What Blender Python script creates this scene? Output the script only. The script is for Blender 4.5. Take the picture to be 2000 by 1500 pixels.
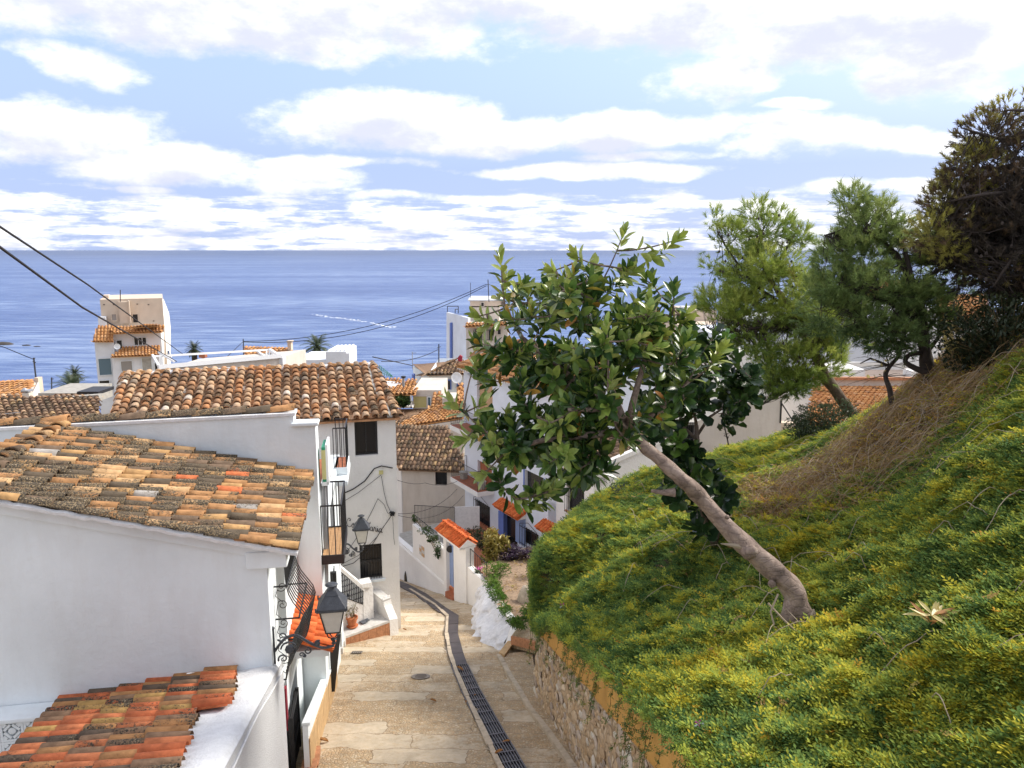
import bpy, bmesh, math, random
import numpy as np
from mathutils import Vector, Matrix, noise
random.seed(7); NR=np.random.default_rng(11)
R=math.radians
sc=bpy.context.scene
for o in list(bpy.data.objects): bpy.data.objects.remove(o)
# ---------------------------------------------------------------- camera
PITCH=math.atan(262/1500.); CP,SP=math.cos(PITCH),math.sin(PITCH)
cd=bpy.data.cameras.new('camera'); cam=bpy.data.objects.new('camera',cd); sc.collection.objects.link(cam)
cd.sensor_width=36; cd.lens=27; cd.clip_start=.05; cd.clip_end=90000
cam.rotation_euler=(math.pi/2-PITCH,0,0); sc.camera=cam
SUN_EL,SUN_AZ=R(38),R(62)          # azimuth from +Y towards +X
w=bpy.data.worlds.new("World"); sc.world=w; w.use_nodes=True
nt=w.node_tree; nt.nodes.clear()
def N(tree,t,**k):
    n=tree.nodes.new(t)
    for a,b in k.items(): setattr(n,a,b)
    return n
def lk(tree,a,b): tree.links.new(a,b)
def mth(tree,op,a,b=None,c=None,clamp=False):
    n=N(tree,'ShaderNodeMath',operation=op); n.use_clamp=clamp
    for i,x in enumerate((a,b,c)):
        if x is None: continue
        if isinstance(x,(int,float)): n.inputs[i].default_value=x
        else: lk(tree,x,n.inputs[i])
    return n.outputs[0]
def D(u,v):
    a=(u-1000)/1500.; b=(750-v)/1500.
    return Vector((a,CP+b*SP,-SP+b*CP))
# ---- sky with clouds: cloud masses are laid out by compass direction and elevation
def cloud_group():
    g=bpy.data.node_groups.new('cloud_density','ShaderNodeTree')
    g.interface.new_socket('az',in_out='INPUT',socket_type='NodeSocketFloat')
    g.interface.new_socket('el',in_out='INPUT',socket_type='NodeSocketFloat')
    g.interface.new_socket('d',in_out='OUTPUT',socket_type='NodeSocketFloat')
    gi=N(g,'NodeGroupInput'); go=N(g,'NodeGroupOutput')
    az,el=gi.outputs[0],gi.outputs[1]
    cv=N(g,'ShaderNodeCombineXYZ'); lk(g,az,cv.inputs[0]); lk(g,mth(g,'MULTIPLY',el,1.9),cv.inputs[1])
    n1=N(g,'ShaderNodeTexNoise'); n1.inputs['Scale'].default_value=11; n1.inputs['Detail'].default_value=10; n1.inputs['Roughness'].default_value=.62
    lk(g,cv.outputs[0],n1.inputs['Vector'])
    n2=N(g,'ShaderNodeTexNoise'); n2.inputs['Scale'].default_value=4.0; n2.inputs['Detail'].default_value=3
    lk(g,cv.outputs[0],n2.inputs['Vector'])
    sp=N(g,'ShaderNodeSeparateColor'); lk(g,n2.outputs['Color'],sp.inputs[0])
    aw=mth(g,'ADD',az,mth(g,'MULTIPLY',mth(g,'SUBTRACT',sp.outputs[0],.5),.26))
    ew=mth(g,'ADD',el,mth(g,'MULTIPLY',mth(g,'SUBTRACT',sp.outputs[1],.5),.05))
    C=[(420,15,640,82),(950,5,430,48),(1300,25,420,62),(1660,45,420,70),(1880,120,260,62),(1850,40,250,70),
       (120,262,220,52),(330,320,240,40),(740,240,250,58),(940,275,230,34),(1210,262,240,40),(590,345,140,26),
       (1560,268,160,36),(1160,335,300,15),(1350,165,95,44),(205,145,85,32),(595,108,90,22),(18,98,34,15),(1510,213,110,10),
       (1790,275,130,26),(920,385,190,9),(320,372,60,8),(1700,370,180,14),(1290,308,160,9),(640,322,170,10)]
    best=None
    for (u,v,ru,rv) in C:
        d=D(u,v); a=math.atan2(d.x,d.y); e=math.atan2(d.z,math.hypot(d.x,d.y))
        d2=D(u+ru,v); ra=abs(math.atan2(d2.x,d2.y)-a); re=rv/1500.
        x=mth(g,'MULTIPLY',mth(g,'SUBTRACT',aw,a),1/ra); y=mth(g,'MULTIPLY',mth(g,'SUBTRACT',ew,e),1/re)
        r2=mth(g,'MULTIPLY_ADD',y,y,mth(g,'MULTIPLY',x,x))
        q=mth(g,'SUBTRACT',1.0,r2)
        if ru>=220: q=mth(g,'MULTIPLY',q,1.7)
        q=mth(g,'MAXIMUM',q,-1.5)
        best=q if best is None else mth(g,'MAXIMUM',best,q)
    # elsewhere (outside the photographed quarter) unseen cloud, its cover thickened to brighten the shaded walls
    n3=N(g,'ShaderNodeTexNoise'); n3.inputs['Scale'].default_value=2.6; n3.inputs['Detail'].default_value=4
    lk(g,cv.outputs[0],n3.inputs['Vector'])
    gen=mth(g,'MULTIPLY',mth(g,'SUBTRACT',n3.outputs['Fac'],.27),7)
    far=mth(g,'MAXIMUM',mth(g,'MULTIPLY',mth(g,'SUBTRACT',mth(g,'ABSOLUTE',az),.75),5,clamp=True),mth(g,'MULTIPLY',mth(g,'SUBTRACT',el,.36),10,clamp=True))
    best=mth(g,'MAXIMUM',best,mth(g,'SUBTRACT',mth(g,'MULTIPLY',far,mth(g,'ADD',gen,1.5)),1.5))
    # low banks of flat cloud over the horizon
    cv2=N(g,'ShaderNodeCombineXYZ'); lk(g,mth(g,'MULTIPLY',az,1.0),cv2.inputs[0]); lk(g,mth(g,'MULTIPLY',el,7.5),cv2.inputs[1])
    n4=N(g,'ShaderNodeTexNoise'); n4.inputs['Scale'].default_value=11; n4.inputs['Detail'].default_value=6; n4.inputs['Roughness'].default_value=.6
    lk(g,cv2.outputs[0],n4.inputs['Vector'])
    low=mth(g,'MULTIPLY',mth(g,'SUBTRACT',n4.outputs['Fac'],.43),8)
    lowm=mth(g,'MULTIPLY',mth(g,'SUBTRACT',.088,el),30,clamp=True)
    low=mth(g,'SUBTRACT',mth(g,'MULTIPLY',lowm,mth(g,'ADD',low,1.5)),1.5)
    best=mth(g,'MAXIMUM',best,low)
    f=mth(g,'ADD',best,mth(g,'MULTIPLY',mth(g,'SUBTRACT',n1.outputs['Fac'],.5),5.0))
    lk(g,f,go.inputs[0]); return g
sky=N(nt,'ShaderNodeTexSky',sky_type='NISHITA'); sky.sun_disc=False; sky.sun_elevation=SUN_EL; sky.sun_rotation=SUN_AZ
sky.air_density=1.0; sky.dust_density=1.2; sky.ozone_density=2.0
tc=N(nt,'ShaderNodeTexCoord'); sx=N(nt,'ShaderNodeSeparateXYZ'); lk(nt,tc.outputs['Generated'],sx.inputs[0])
azs=mth(nt,'ARCTAN2',sx.outputs[0],sx.outputs[1]); els=mth(nt,'ARCSINE',sx.outputs[2])
CG=cloud_group()
g1=N(nt,'ShaderNodeGroup'); g1.node_tree=CG; g2=N(nt,'ShaderNodeGroup'); g2.node_tree=CG
lk(nt,azs,g1.inputs[0]); lk(nt,els,g1.inputs[1]); lk(nt,mth(nt,'ADD',azs,.012),g2.inputs[0]); lk(nt,mth(nt,'ADD',els,.022),g2.inputs[1])
mask=N(nt,'ShaderNodeMapRange',interpolation_type='SMOOTHSTEP'); lk(nt,g1.outputs[0],mask.inputs[0])
mask.inputs[1].default_value=-.45; mask.inputs[2].default_value=1.15
shd=N(nt,'ShaderNodeMapRange',interpolation_type='SMOOTHSTEP'); lk(nt,g2.outputs[0],shd.inputs[0]); shd.inputs[1].default_value=-.1; shd.inputs[2].default_value=2.0
cc=N(nt,'ShaderNodeMix',data_type='RGBA'); lk(nt,shd.outputs[0],cc.inputs[0])
cc.inputs[6].default_value=(2.95,2.95,2.98,1); cc.inputs[7].default_value=(1.78,1.84,2.14,1)
hz=N(nt,'ShaderNodeMix',data_type='RGBA'); hm=mth(nt,'ADD',mth(nt,'MULTIPLY',mth(nt,'SUBTRACT',.30,els),2.0,clamp=True),.6,clamp=True)
hm=mth(nt,'MULTIPLY',hm,.92)
lk(nt,hm,hz.inputs[0]); tint=N(nt,'ShaderNodeMix',data_type='RGBA',blend_type='MULTIPLY'); tint.inputs[0].default_value=1
lk(nt,sky.outputs[0],tint.inputs[6]); tint.inputs[7].default_value=(.76,.70,.86,1)
lk(nt,tint.outputs[2],hz.inputs[6]); hz.inputs[7].default_value=(1.02,1.30,2.02,1)
fin=N(nt,'ShaderNodeMix',data_type='RGBA'); lk(nt,mth(nt,'MULTIPLY',mask.outputs[0],.96),fin.inputs[0]); lk(nt,hz.outputs[2],fin.inputs[6]); lk(nt,cc.outputs[2],fin.inputs[7])
bg=N(nt,'ShaderNodeBackground'); bg.inputs[1].default_value=.1; lk(nt,fin.outputs[2],bg.inputs[0])
wo=N(nt,'ShaderNodeOutputWorld'); lk(nt,bg.outputs[0],wo.inputs[0])
w.cycles.sampling_method='MANUAL'; w.cycles.sample_map_resolution=512
sl=bpy.data.lights.new('sun','SUN'); sl.energy=1.2; sl.angle=R(20); sl.color=(1,.94,.84)
so=bpy.data.objects.new('sun',sl); sc.collection.objects.link(so)
sd=Vector((math.sin(SUN_AZ)*math.cos(SUN_EL),math.cos(SUN_AZ)*math.cos(SUN_EL),math.sin(SUN_EL)))
so.rotation_euler=sd.to_track_quat('Z','Y').to_euler(); so.location=(20,20,40)
sc.view_settings.view_transform='Standard'; sc.view_settings.look='None'; sc.view_settings.exposure=2.22; sc.view_settings.gamma=1
# ---------------------------------------------------------------- helpers
def AY(u,v,Y): d=D(u,v); return d*(Y/d.y)
GC,GS=-4.976,.28
def G(u,v): d=D(u,v); s=GC/(d.z+GS*d.y); return d*s
def zr(y): return GC-GS*y
def wloc(p):
    v=Vector((0,0,0))
    while p is not None: v=v+Vector(p.location); p=p.parent
    return v
def mark(o,label=None,cat=None,group=None,kind=None):
    for k,x in (('label',label),('category',cat),('group',group),('kind',kind)):
        if x: o[k]=x
    return o
def thing(name,label,cat,loc=(0,0,0),group=None,rz=0):
    o=bpy.data.objects.new(name,None); sc.collection.objects.link(o); o.location=loc; o.rotation_euler=(0,0,rz); o.empty_display_size=.2
    return mark(o,label,cat,group)
def inst(name,mesh,parent,M,local=False):
    o=bpy.data.objects.new(name,mesh); sc.collection.objects.link(o)
    if parent is not None:
        o.parent=parent
        if not local: M=Matrix.Translation(-wloc(parent))@M
    o.matrix_local=M if parent is not None else M
    if parent is None: o.matrix_world=M
    return o
def dup(root,loc,rz=None,label=None):
    r=root.copy(); sc.collection.objects.link(r); r.location=loc
    if rz is not None: r.rotation_euler=(0,0,rz)
    if label: r['label']=label
    for ch in list(root.children):
        c=ch.copy(); sc.collection.objects.link(c); c.parent=r
        for g in list(ch.children):
            d=g.copy(); sc.collection.objects.link(d); d.parent=c
    return r
class MB:
    def __init__(s): s.v=[]; s.f=[]; s.r=[]
    def add(s,vs,fs,rnd=0.):
        b=len(s.v); s.v+=[tuple(x) for x in vs]; s.f+=[tuple(i+b for i in f) for f in fs]; s.r+=[rnd]*len(fs); return s
    def hexa(s,p,rnd=0.):  # p: 4 bottom + 4 top
        return s.add(p,[(3,2,1,0),(4,5,6,7),(0,1,5,4),(1,2,6,5),(2,3,7,6),(3,0,4,7)],rnd)
    def box(s,c,d,M=None,rnd=0.):
        x,y,z=d[0]/2,d[1]/2,d[2]/2
        p=[Vector(q) for q in ((-x,-y,-z),(x,-y,-z),(x,y,-z),(-x,y,-z),(-x,-y,z),(x,-y,z),(x,y,z),(-x,y,z))]
        if M is not None: p=[M@q for q in p]
        c=Vector(c); return s.hexa([q+c for q in p],rnd)
    def prism(s,pts,vec,rnd=0.):
        n=len(pts); vec=Vector(vec); a=[Vector(p) for p in pts]; b=[p+vec for p in a]
        fs=[tuple(range(n)),tuple(range(2*n-1,n-1,-1))]+[(i,(i+1)%n,n+(i+1)%n,n+i) for i in range(n)]
        return s.add(a+b,fs,rnd)
    def tube(s,pts,r,n=6,cap=True,rnd=0.):
        pts=[Vector(p) for p in pts]; m=len(pts)
        rr=r if isinstance(r,(list,tuple)) else [r]*m
        up=Vector((0,0,1)); vs=[]; fs=[]; prev=None
        for i,p in enumerate(pts):
            t=(pts[min(i+1,m-1)]-pts[max(i-1,0)])
            if t.length<1e-9: t=Vector((0,0,1))
            t.normalize()
            if prev is None:
                x=t.orthogonal().normalized()
            else:
                x=(prev-t*prev.dot(t)); x=x.normalized() if x.length>1e-6 else t.orthogonal().normalized()
            prev=x; y=t.cross(x)
            for k in range(n):
                a=2*math.pi*k/n; vs.append(p+(x*math.cos(a)+y*math.sin(a))*rr[i])
        for i in range(m-1):
            for k in range(n): fs.append((i*n+k,i*n+(k+1)%n,(i+1)*n+(k+1)%n,(i+1)*n+k))
        if cap: fs.append(tuple(range(n-1,-1,-1))); fs.append(tuple((m-1)*n+k for k in range(n)))
        return s.add(vs,fs,rnd)
    def lathe(s,c,prof,n=14,M=None,rnd=0.):
        vs=[];fs=[];c=Vector(c)
        for (r,z) in prof:
            for k in range(n):
                a=2*math.pi*k/n; q=Vector((r*math.cos(a),r*math.sin(a),z)); q=M@q if M else q; vs.append(q+c)
        m=len(prof)
        for i in range(m-1):
            for k in range(n): fs.append((i*n+k,i*n+(k+1)%n,(i+1)*n+(k+1)%n,(i+1)*n+k))
        fs.append(tuple(range(n-1,-1,-1))); fs.append(tuple((m-1)*n+k for k in range(n)))
        return s.add(vs,fs,rnd)
    def mesh(s,name,mat,off=None,smooth=False,bevel=0):
        me=bpy.data.meshes.new(name); V=s.v
        if off is not None: V=[(x-off[0],y-off[1],z-off[2]) for x,y,z in V]
        me.from_pydata(V,[],s.f); me.update()
        if any(s.r):
            a=me.attributes.new('rnd','FLOAT','FACE'); a.data.foreach_set('value',s.r)
        if mat: me.materials.append(mat)
        if smooth: me.polygons.foreach_set('use_smooth',[True]*len(me.polygons))
        return me
    def build(s,name,mat,parent=None,local=False,smooth=False,kind=None,bevel=0):
        off=None if (parent is None or local) else wloc(parent)
        me=s.mesh(name,mat,off,smooth); o=bpy.data.objects.new(name,me); sc.collection.objects.link(o); o.parent=parent
        if bevel:
            b=o.modifiers.new('bevel','BEVEL'); b.width=bevel; b.segments=2; b.limit_method='ANGLE'
        if kind: o['kind']=kind
        return o
def npobj(name,V,F,mat,parent=None,rnd=None,smooth=False,kind=None,local=False):
    V=np.asarray(V,dtype=np.float32); F=np.asarray(F,dtype=np.int32)
    if parent is not None and not local: V=V-np.array(wloc(parent),dtype=np.float32)
    me=bpy.data.meshes.new(name); k=F.shape[1]
    me.vertices.add(len(V)); me.vertices.foreach_set('co',V.ravel())
    me.loops.add(F.size); me.loops.foreach_set('vertex_index',F.ravel())
    me.polygons.add(len(F)); me.polygons.foreach_set('loop_start',np.arange(0,F.size,k,dtype=np.int32)); me.polygons.foreach_set('loop_total',np.full(len(F),k,dtype=np.int32))
    me.update(calc_edges=True); me.validate()
    if rnd is not None:
        a=me.attributes.new('rnd','FLOAT','FACE'); a.data.foreach_set('value',np.asarray(rnd,dtype=np.float32))
    if mat: me.materials.append(mat)
    if smooth: me.polygons.foreach_set('use_smooth',np.ones(len(F),dtype=bool))
    o=bpy.data.objects.new(name,me); sc.collection.objects.link(o); o.parent=parent
    if kind: o['kind']=kind
    return o
class Fr:
    """vertical wall frame: origin (x,y), unit direction; out = normal on the viewer's side"""
    def __init__(s,o,d,out=None):
        s.o=Vector((o[0],o[1])); s.d=Vector((d[0],d[1])).normalized(); s.n=Vector((s.d.y,-s.d.x))
        if out is None:
            if s.n.dot(-s.o)<0: s.n=-s.n
        elif s.n.dot(Vector(out))<0: s.n=-s.n
    def P(s,a,o,z): q=s.o+s.d*a+s.n*o; return Vector((q.x,q.y,z))
    def px(s,u,v,off=0):
        d=D(u,v); o=s.o+s.n*off; nn=s.n; k=nn.dot(o)/(nn.x*d.x+nn.y*d.y)
        p=Vector((d.x*k,d.y*k)); return (p-o).dot(s.d), d.z*k
    def rect(s,u0,v0,u1,v1):
        a,z1=s.px(u0,v0); b,z0=s.px(u1,v1); c,z2=s.px(u1,v0); e,z3=s.px(u0,v1)
        p_,q_=(a+e)/2,(b+c)/2
        return min(p_,q_),max(p_,q_),(z0+z3)/2,(z1+z2)/2
    def box(s,mb,a0,a1,o0,o1,z0,z1,rnd=0.):
        return mb.hexa([s.P(a0,o0,z0),s.P(a1,o0,z0),s.P(a1,o1,z0),s.P(a0,o1,z0),s.P(a0,o0,z1),s.P(a1,o0,z1),s.P(a1,o1,z1),s.P(a0,o1,z1)],rnd)
    def panel(s,mb,a0,a1,z0,ztop,holes=(),depth=.2,off=0.):
        zt=ztop if callable(ztop) else (lambda a:ztop)
        xs=sorted(set([a0,a1]+[h[i] for h in holes for i in (0,1) if a0<h[i]<a1]))
        zs=sorted(set([z0]+[h[i] for h in holes for i in (2,3)]))
        for i in range(len(xs)-1):
            x0,x1=xs[i],xs[i+1]; xm=(x0+x1)/2
            for j in range(len(zs)):
                b0=zs[j]; top=j==len(zs)-1
                zm=b0+.01
                if any(h[0]<=xm<=h[1] and h[2]<=zm<=h[3] for h in holes): continue
                t0=zt(x0) if top else zs[j+1]; t1=zt(x1) if top else zs[j+1]
                mb.add([s.P(x0,off,b0),s.P(x1,off,b0),s.P(x1,off,t1),s.P(x0,off,t0)],[(0,1,2,3)])
        for h in holes:
            A=[s.P(h[0],off,h[2]),s.P(h[1],off,h[2]),s.P(h[1],off,h[3]),s.P(h[0],off,h[3])]
            B=[s.P(h[0],off-depth,h[2]),s.P(h[1],off-depth,h[2]),s.P(h[1],off-depth,h[3]),s.P(h[0],off-depth,h[3])]
            mb.add(A+B,[(0,1,5,4),(1,2,6,5),(2,3,7,6),(3,0,4,7)])
    def quadpts(s,L,off): return [s.P(a,off,z) for a,z in L]
# ---------------------------------------------------------------- materials
def mat(name,col,rough=.8,bump=0,bscale=40,var=.0,vscale=3,metal=0,spec=.3,detail=6):
    m=bpy.data.materials.new(name); m.use_nodes=True; t=m.node_tree; p=t.nodes['Principled BSDF']
    p.inputs['Base Color'].default_value=(*col,1); p.inputs['Roughness'].default_value=rough; p.inputs['Metallic'].default_value=metal
    p.inputs['Specular IOR Level'].default_value=spec
    geo=N(t,'ShaderNodeNewGeometry')
    if var:
        n=N(t,'ShaderNodeTexNoise'); n.inputs['Scale'].default_value=vscale; n.inputs['Detail'].default_value=detail; n.inputs['Roughness'].default_value=.65; lk(t,geo.outputs['Position'],n.inputs['Vector'])
        mx=N(t,'ShaderNodeMix',data_type='RGBA'); mr=N(t,'ShaderNodeMapRange'); lk(t,n.outputs['Fac'],mr.inputs[0]); mr.inputs[1].default_value=.3; mr.inputs[2].default_value=.72
        lk(t,mr.outputs[0],mx.inputs[0]); mx.inputs[6].default_value=(*[c*(1-var) for c in col],1); mx.inputs[7].default_value=(*[min(1,c*(1+var*.6)) for c in col],1)
        lk(t,mx.outputs[2],p.inputs['Base Color'])
    if bump:
        n=N(t,'ShaderNodeTexNoise'); n.inputs['Scale'].default_value=bscale; n.inputs['Detail'].default_value=5; lk(t,geo.outputs['Position'],n.inputs['Vector'])
        b=N(t,'ShaderNodeBump'); b.inputs['Strength'].default_value=bump; b.inputs['Distance'].default_value=.02; lk(t,n.outputs['Fac'],b.inputs['Height']); lk(t,b.outputs[0],p.inputs['Normal'])
    return m
def plaster(name,col,stain=(.45,.40,.33),amt=.25,bump=.25,bs=9,grain=60):
    """hand-trowelled lime plaster: undulation, fine grain, weather streaks"""
    m=mat(name,col,.9,spec=.15); t=m.node_tree; p=t.nodes['Principled BSDF']; geo=N(t,'ShaderNodeNewGeometry')
    mp=N(t,'ShaderNodeMapping'); mp.inputs['Scale'].default_value=(2.2,2.2,.45); lk(t,geo.outputs['Position'],mp.inputs['Vector'])
    n=N(t,'ShaderNodeTexNoise'); n.inputs['Scale'].default_value=1.5; n.inputs['Detail'].default_value=8; n.inputs['Roughness'].default_value=.68; lk(t,mp.outputs[0],n.inputs['Vector'])
    mr=N(t,'ShaderNodeMapRange'); lk(t,n.outputs['Fac'],mr.inputs[0]); mr.inputs[1].default_value=.45; mr.inputs[2].default_value=.85; mr.inputs[4].default_value=amt
    n3=N(t,'ShaderNodeTexNoise'); n3.inputs['Scale'].default_value=.8; n3.inputs['Detail'].default_value=4; lk(t,geo.outputs['Position'],n3.inputs['Vector'])
    m3=N(t,'ShaderNodeMapRange'); lk(t,n3.outputs['Fac'],m3.inputs[0]); m3.inputs[1].default_value=.3; m3.inputs[2].default_value=.7; m3.inputs[3].default_value=.90; m3.inputs[4].default_value=1.05
    mx=N(t,'ShaderNodeMix',data_type='RGBA'); lk(t,mr.outputs[0],mx.inputs[0]); mx.inputs[6].default_value=(*col,1); mx.inputs[7].default_value=(*stain,1)
    ml=N(t,'ShaderNodeMix',data_type='RGBA',blend_type='MULTIPLY'); ml.inputs[0].default_value=1; lk(t,mx.outputs[2],ml.inputs[6]); lk(t,m3.outputs[0],ml.inputs[7]); lk(t,ml.outputs[2],p.inputs['Base Color'])
    a=N(t,'ShaderNodeTexNoise'); a.inputs['Scale'].default_value=bs; a.inputs['Detail'].default_value=4; lk(t,geo.outputs['Position'],a.inputs['Vector'])
    g=N(t,'ShaderNodeTexNoise'); g.inputs['Scale'].default_value=grain; g.inputs['Detail'].default_value=3; lk(t,geo.outputs['Position'],g.inputs['Vector'])
    h=mth(t,'ADD',a.outputs['Fac'],mth(t,'MULTIPLY',g.outputs['Fac'],.22))
    b=N(t,'ShaderNodeBump'); b.inputs['Strength'].default_value=bump; b.inputs['Distance'].default_value=.04; lk(t,h,b.inputs['Height']); lk(t,b.outputs[0],p.inputs['Normal'])
    return m
def ramp(t,fac,stops,const=False):
    r=N(t,'ShaderNodeValToRGB'); e=r.color_ramp.elements
    if const: r.color_ramp.interpolation='CONSTANT'
    while len(e)<len(stops): e.new(.5)
    for i,(p,c) in enumerate(stops): e[i].position=p; e[i].color=(*c,1)
    lk(t,fac,r.inputs[0]); return r.outputs[0]
def rndsrc(t,mode):
    if mode=='obj': return N(t,'ShaderNodeObjectInfo').outputs['Random']
    a=N(t,'ShaderNodeAttribute'); a.attribute_name='tint' if mode=='inst' else 'rnd'
    if mode=='inst': a.attribute_type='INSTANCER'
    return a.outputs['Fac']
def tilemat(name,stops,lich,mode,lcol=(.03,.026,.022),lcol2=(.22,.16,.09)):
    m=mat(name,(.4,.2,.1),.88,spec=.2); t=m.node_tree; p=t.nodes['Principled BSDF']; geo=N(t,'ShaderNodeNewGeometry')
    rn=rndsrc(t,mode); base=ramp(t,rn,stops,True)
    n0=N(t,'ShaderNodeTexNoise'); n0.inputs['Scale'].default_value=9; n0.inputs['Detail'].default_value=5; lk(t,geo.outputs['Position'],n0.inputs['Vector'])
    mr=N(t,'ShaderNodeMapRange'); lk(t,n0.outputs['Fac'],mr.inputs[0]); mr.inputs[1].default_value=.3; mr.inputs[2].default_value=.7; mr.inputs[3].default_value=.68; mr.inputs[4].default_value=1.25
    ml=N(t,'ShaderNodeMix',data_type='RGBA',blend_type='MULTIPLY'); ml.inputs[0].default_value=1; lk(t,base,ml.inputs[6]); lk(t,mr.outputs[0],ml.inputs[7])
    n1=N(t,'ShaderNodeTexNoise'); n1.inputs['Scale'].default_value=34; n1.inputs['Detail'].default_value=6; n1.inputs['Roughness'].default_value=.75; lk(t,geo.outputs['Position'],n1.inputs['Vector'])
    n2=N(t,'ShaderNodeTexNoise'); n2.inputs['Scale'].default_value=2.2; n2.inputs['Detail'].default_value=3; lk(t,geo.outputs['Position'],n2.inputs['Vector'])
    wn=mth(t,'FRACT',mth(t,'MULTIPLY',rn,37.17))
    th=mth(t,'ADD',mth(t,'ADD',n1.outputs['Fac'],mth(t,'MULTIPLY',mth(t,'SUBTRACT',wn,.5),.34)),mth(t,'MULTIPLY',mth(t,'SUBTRACT',n2.outputs['Fac'],.5),.8))
    ms=N(t,'ShaderNodeMapRange'); lk(t,th,ms.inputs[0]); ms.inputs[1].default_value=.78-lich; ms.inputs[2].default_value=.86-lich
    n5=N(t,'ShaderNodeTexNoise'); n5.inputs['Scale'].default_value=55; n5.inputs['Detail'].default_value=4; lk(t,geo.outputs['Position'],n5.inputs['Vector'])
    lc=ramp(t,n5.outputs['Fac'],[(.0,lcol),(.47,tuple(c*1.5 for c in lcol)),(.6,lcol2),(.76,(.38,.35,.29))])
    mx=N(t,'ShaderNodeMix',data_type='RGBA'); lk(t,ms.outputs[0],mx.inputs[0]); lk(t,ml.outputs[2],mx.inputs[6]); lk(t,lc,mx.inputs[7]); lk(t,mx.outputs[2],p.inputs['Base Color'])
    b=N(t,'ShaderNodeBump'); b.inputs['Strength'].default_value=.5; b.inputs['Distance'].default_value=.012; lk(t,mth(t,'ADD',n5.outputs['Fac'],ms.outputs[0]),b.inputs['Height']); lk(t,b.outputs[0],p.inputs['Normal'])
    return m
S_OLD=[(0,(.34,.18,.08)),(.18,(.16,.11,.075)),(.36,(.42,.25,.11)),(.50,(.11,.085,.06)),(.68,(.38,.20,.09)),(.84,(.52,.33,.17)),(.955,(.52,.15,.06)),(.975,(.33,.31,.29))]
S_BIG=[(0,(.50,.27,.14)),(.2,(.36,.20,.11)),(.38,(.56,.36,.21)),(.54,(.28,.17,.10)),(.68,(.58,.40,.26)),(.82,(.50,.24,.11)),(.92,(.29,.22,.16)),(.96,(.70,.59,.48))]
S_LOW=[(0,(.54,.15,.06)),(.28,(.44,.22,.09)),(.42,(.14,.10,.07)),(.58,(.57,.19,.08)),(.78,(.28,.17,.10)),(.92,(.48,.29,.10))]
S_DRK=[(0,(.30,.19,.12)),(.25,(.21,.145,.10)),(.5,(.36,.24,.15)),(.72,(.25,.16,.11)),(.86,(.52,.35,.18)),(.94,(.60,.40,.25))]
S_NEW=[(0,(.62,.15,.045)),(.35,(.55,.12,.035)),(.7,(.68,.19,.06))]
S_ORG=[(0,(.58,.30,.12)),(.35,(.52,.25,.10)),(.7,(.62,.35,.17)),(.9,(.40,.22,.12))]
TM={}
for k,(st,li) in {'old':(S_OLD,.27),'big':(S_BIG,.15),'low':(S_LOW,.17),'dark':(S_DRK,.20),'new':(S_NEW,-.2),'org':(S_ORG,.02)}.items():
    TM[k]=(tilemat('tile_'+k,st,li,'obj'),tilemat('tile_'+k+'_joined',st,li,'attr'))
M={}
M['white']=plaster('white_plaster',(.79,.84,.86),amt=.22)
M['white2']=plaster('white_limewash',(.83,.81,.78),amt=.12,bump=.4,bs=16)
M['cream']=plaster('cream_plaster',(.66,.60,.53),(.42,.34,.26),amt=.45)
M['blue']=plaster('bluish_white_plaster',(.72,.76,.84),amt=.06)
M['rough']=mat('roughcast_plaster',(.66,.67,.69),.95,bump=1.0,bscale=75,var=.16,vscale=60)
M['ochre']=plaster('ochre_stucco',(.62,.35,.10),(.35,.20,.08),amt=.4,bump=.4,bs=14)
M['iron']=mat('black_iron',(.018,.018,.02),.5,bump=.15,bscale=60,var=.3,vscale=20,spec=.5)
M['iron2']=mat('grey_iron',(.05,.055,.065),.42,bump=.2,bscale=50,var=.4,vscale=14,spec=.5)
M['dark']=mat('dark_opening',(.014,.014,.016),.25,spec=.5)
M['glass']=mat('frosted_lamp_glass',(.56,.53,.47),.35,var=.12,vscale=9,spec=.5)
M['wood']=mat('floor_planks',(.50,.29,.14),.6,bump=.2,bscale=30,var=.2,vscale=8)
M['door']=mat('red_brown_door',(.38,.13,.06),.6,bump=.15,bscale=20,var=.25,vscale=6)
M['blind']=mat('reed_blind',(.58,.38,.22),.8,bump=.4,bscale=50,var=.2,vscale=18)
M['bluep']=mat('blue_paint',(.13,.20,.52),.6,var=.15)
M['bluelt']=mat('pale_blue_door',(.27,.36,.58),.6,var=.12,vscale=5)
M['terra']=mat('terracotta_pot',(.50,.17,.07),.75,bump=.2,var=.25,vscale=9)
M['tfloor']=mat('terracotta_floor',(.40,.14,.07),.7,bump=.15,var=.25,vscale=5)
M['conc']=mat('grey_concrete',(.40,.38,.34),.9,bump=.4,bscale=30,var=.25,vscale=4)
M['mortar']=mat('white_mortar',(.76,.76,.76),.95,bump=.7,bscale=35,var=.12,vscale=9)
M['bark']=mat('grey_brown_bark',(.22,.165,.13),.9,bump=.8,bscale=24,var=.45,vscale=9)
M['barkd']=mat('dark_bark',(.06,.047,.04),.9,bump=.8,bscale=30,var=.4,vscale=9)
M['stem']=mat('brown_stem',(.16,.12,.06),.8,var=.3)
M['cable']=mat('black_cable',(.02,.02,.022),.7)
M['steel']=mat('galvanised_pipe',(.38,.39,.41),.4,metal=.4,var=.2)
M['brick']=mat('brick_face',(.48,.23,.12),.85,bump=.4,var=.35,vscale=14)
M['marble']=mat('marble_scraps',(.62,.60,.57),.35,var=.25,vscale=6)
M['slate']=mat('slate_scraps',(.09,.10,.12),.5,var=.3)
M['whitem']=mat('white_painted_metal',(.78,.79,.80),.45)
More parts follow.
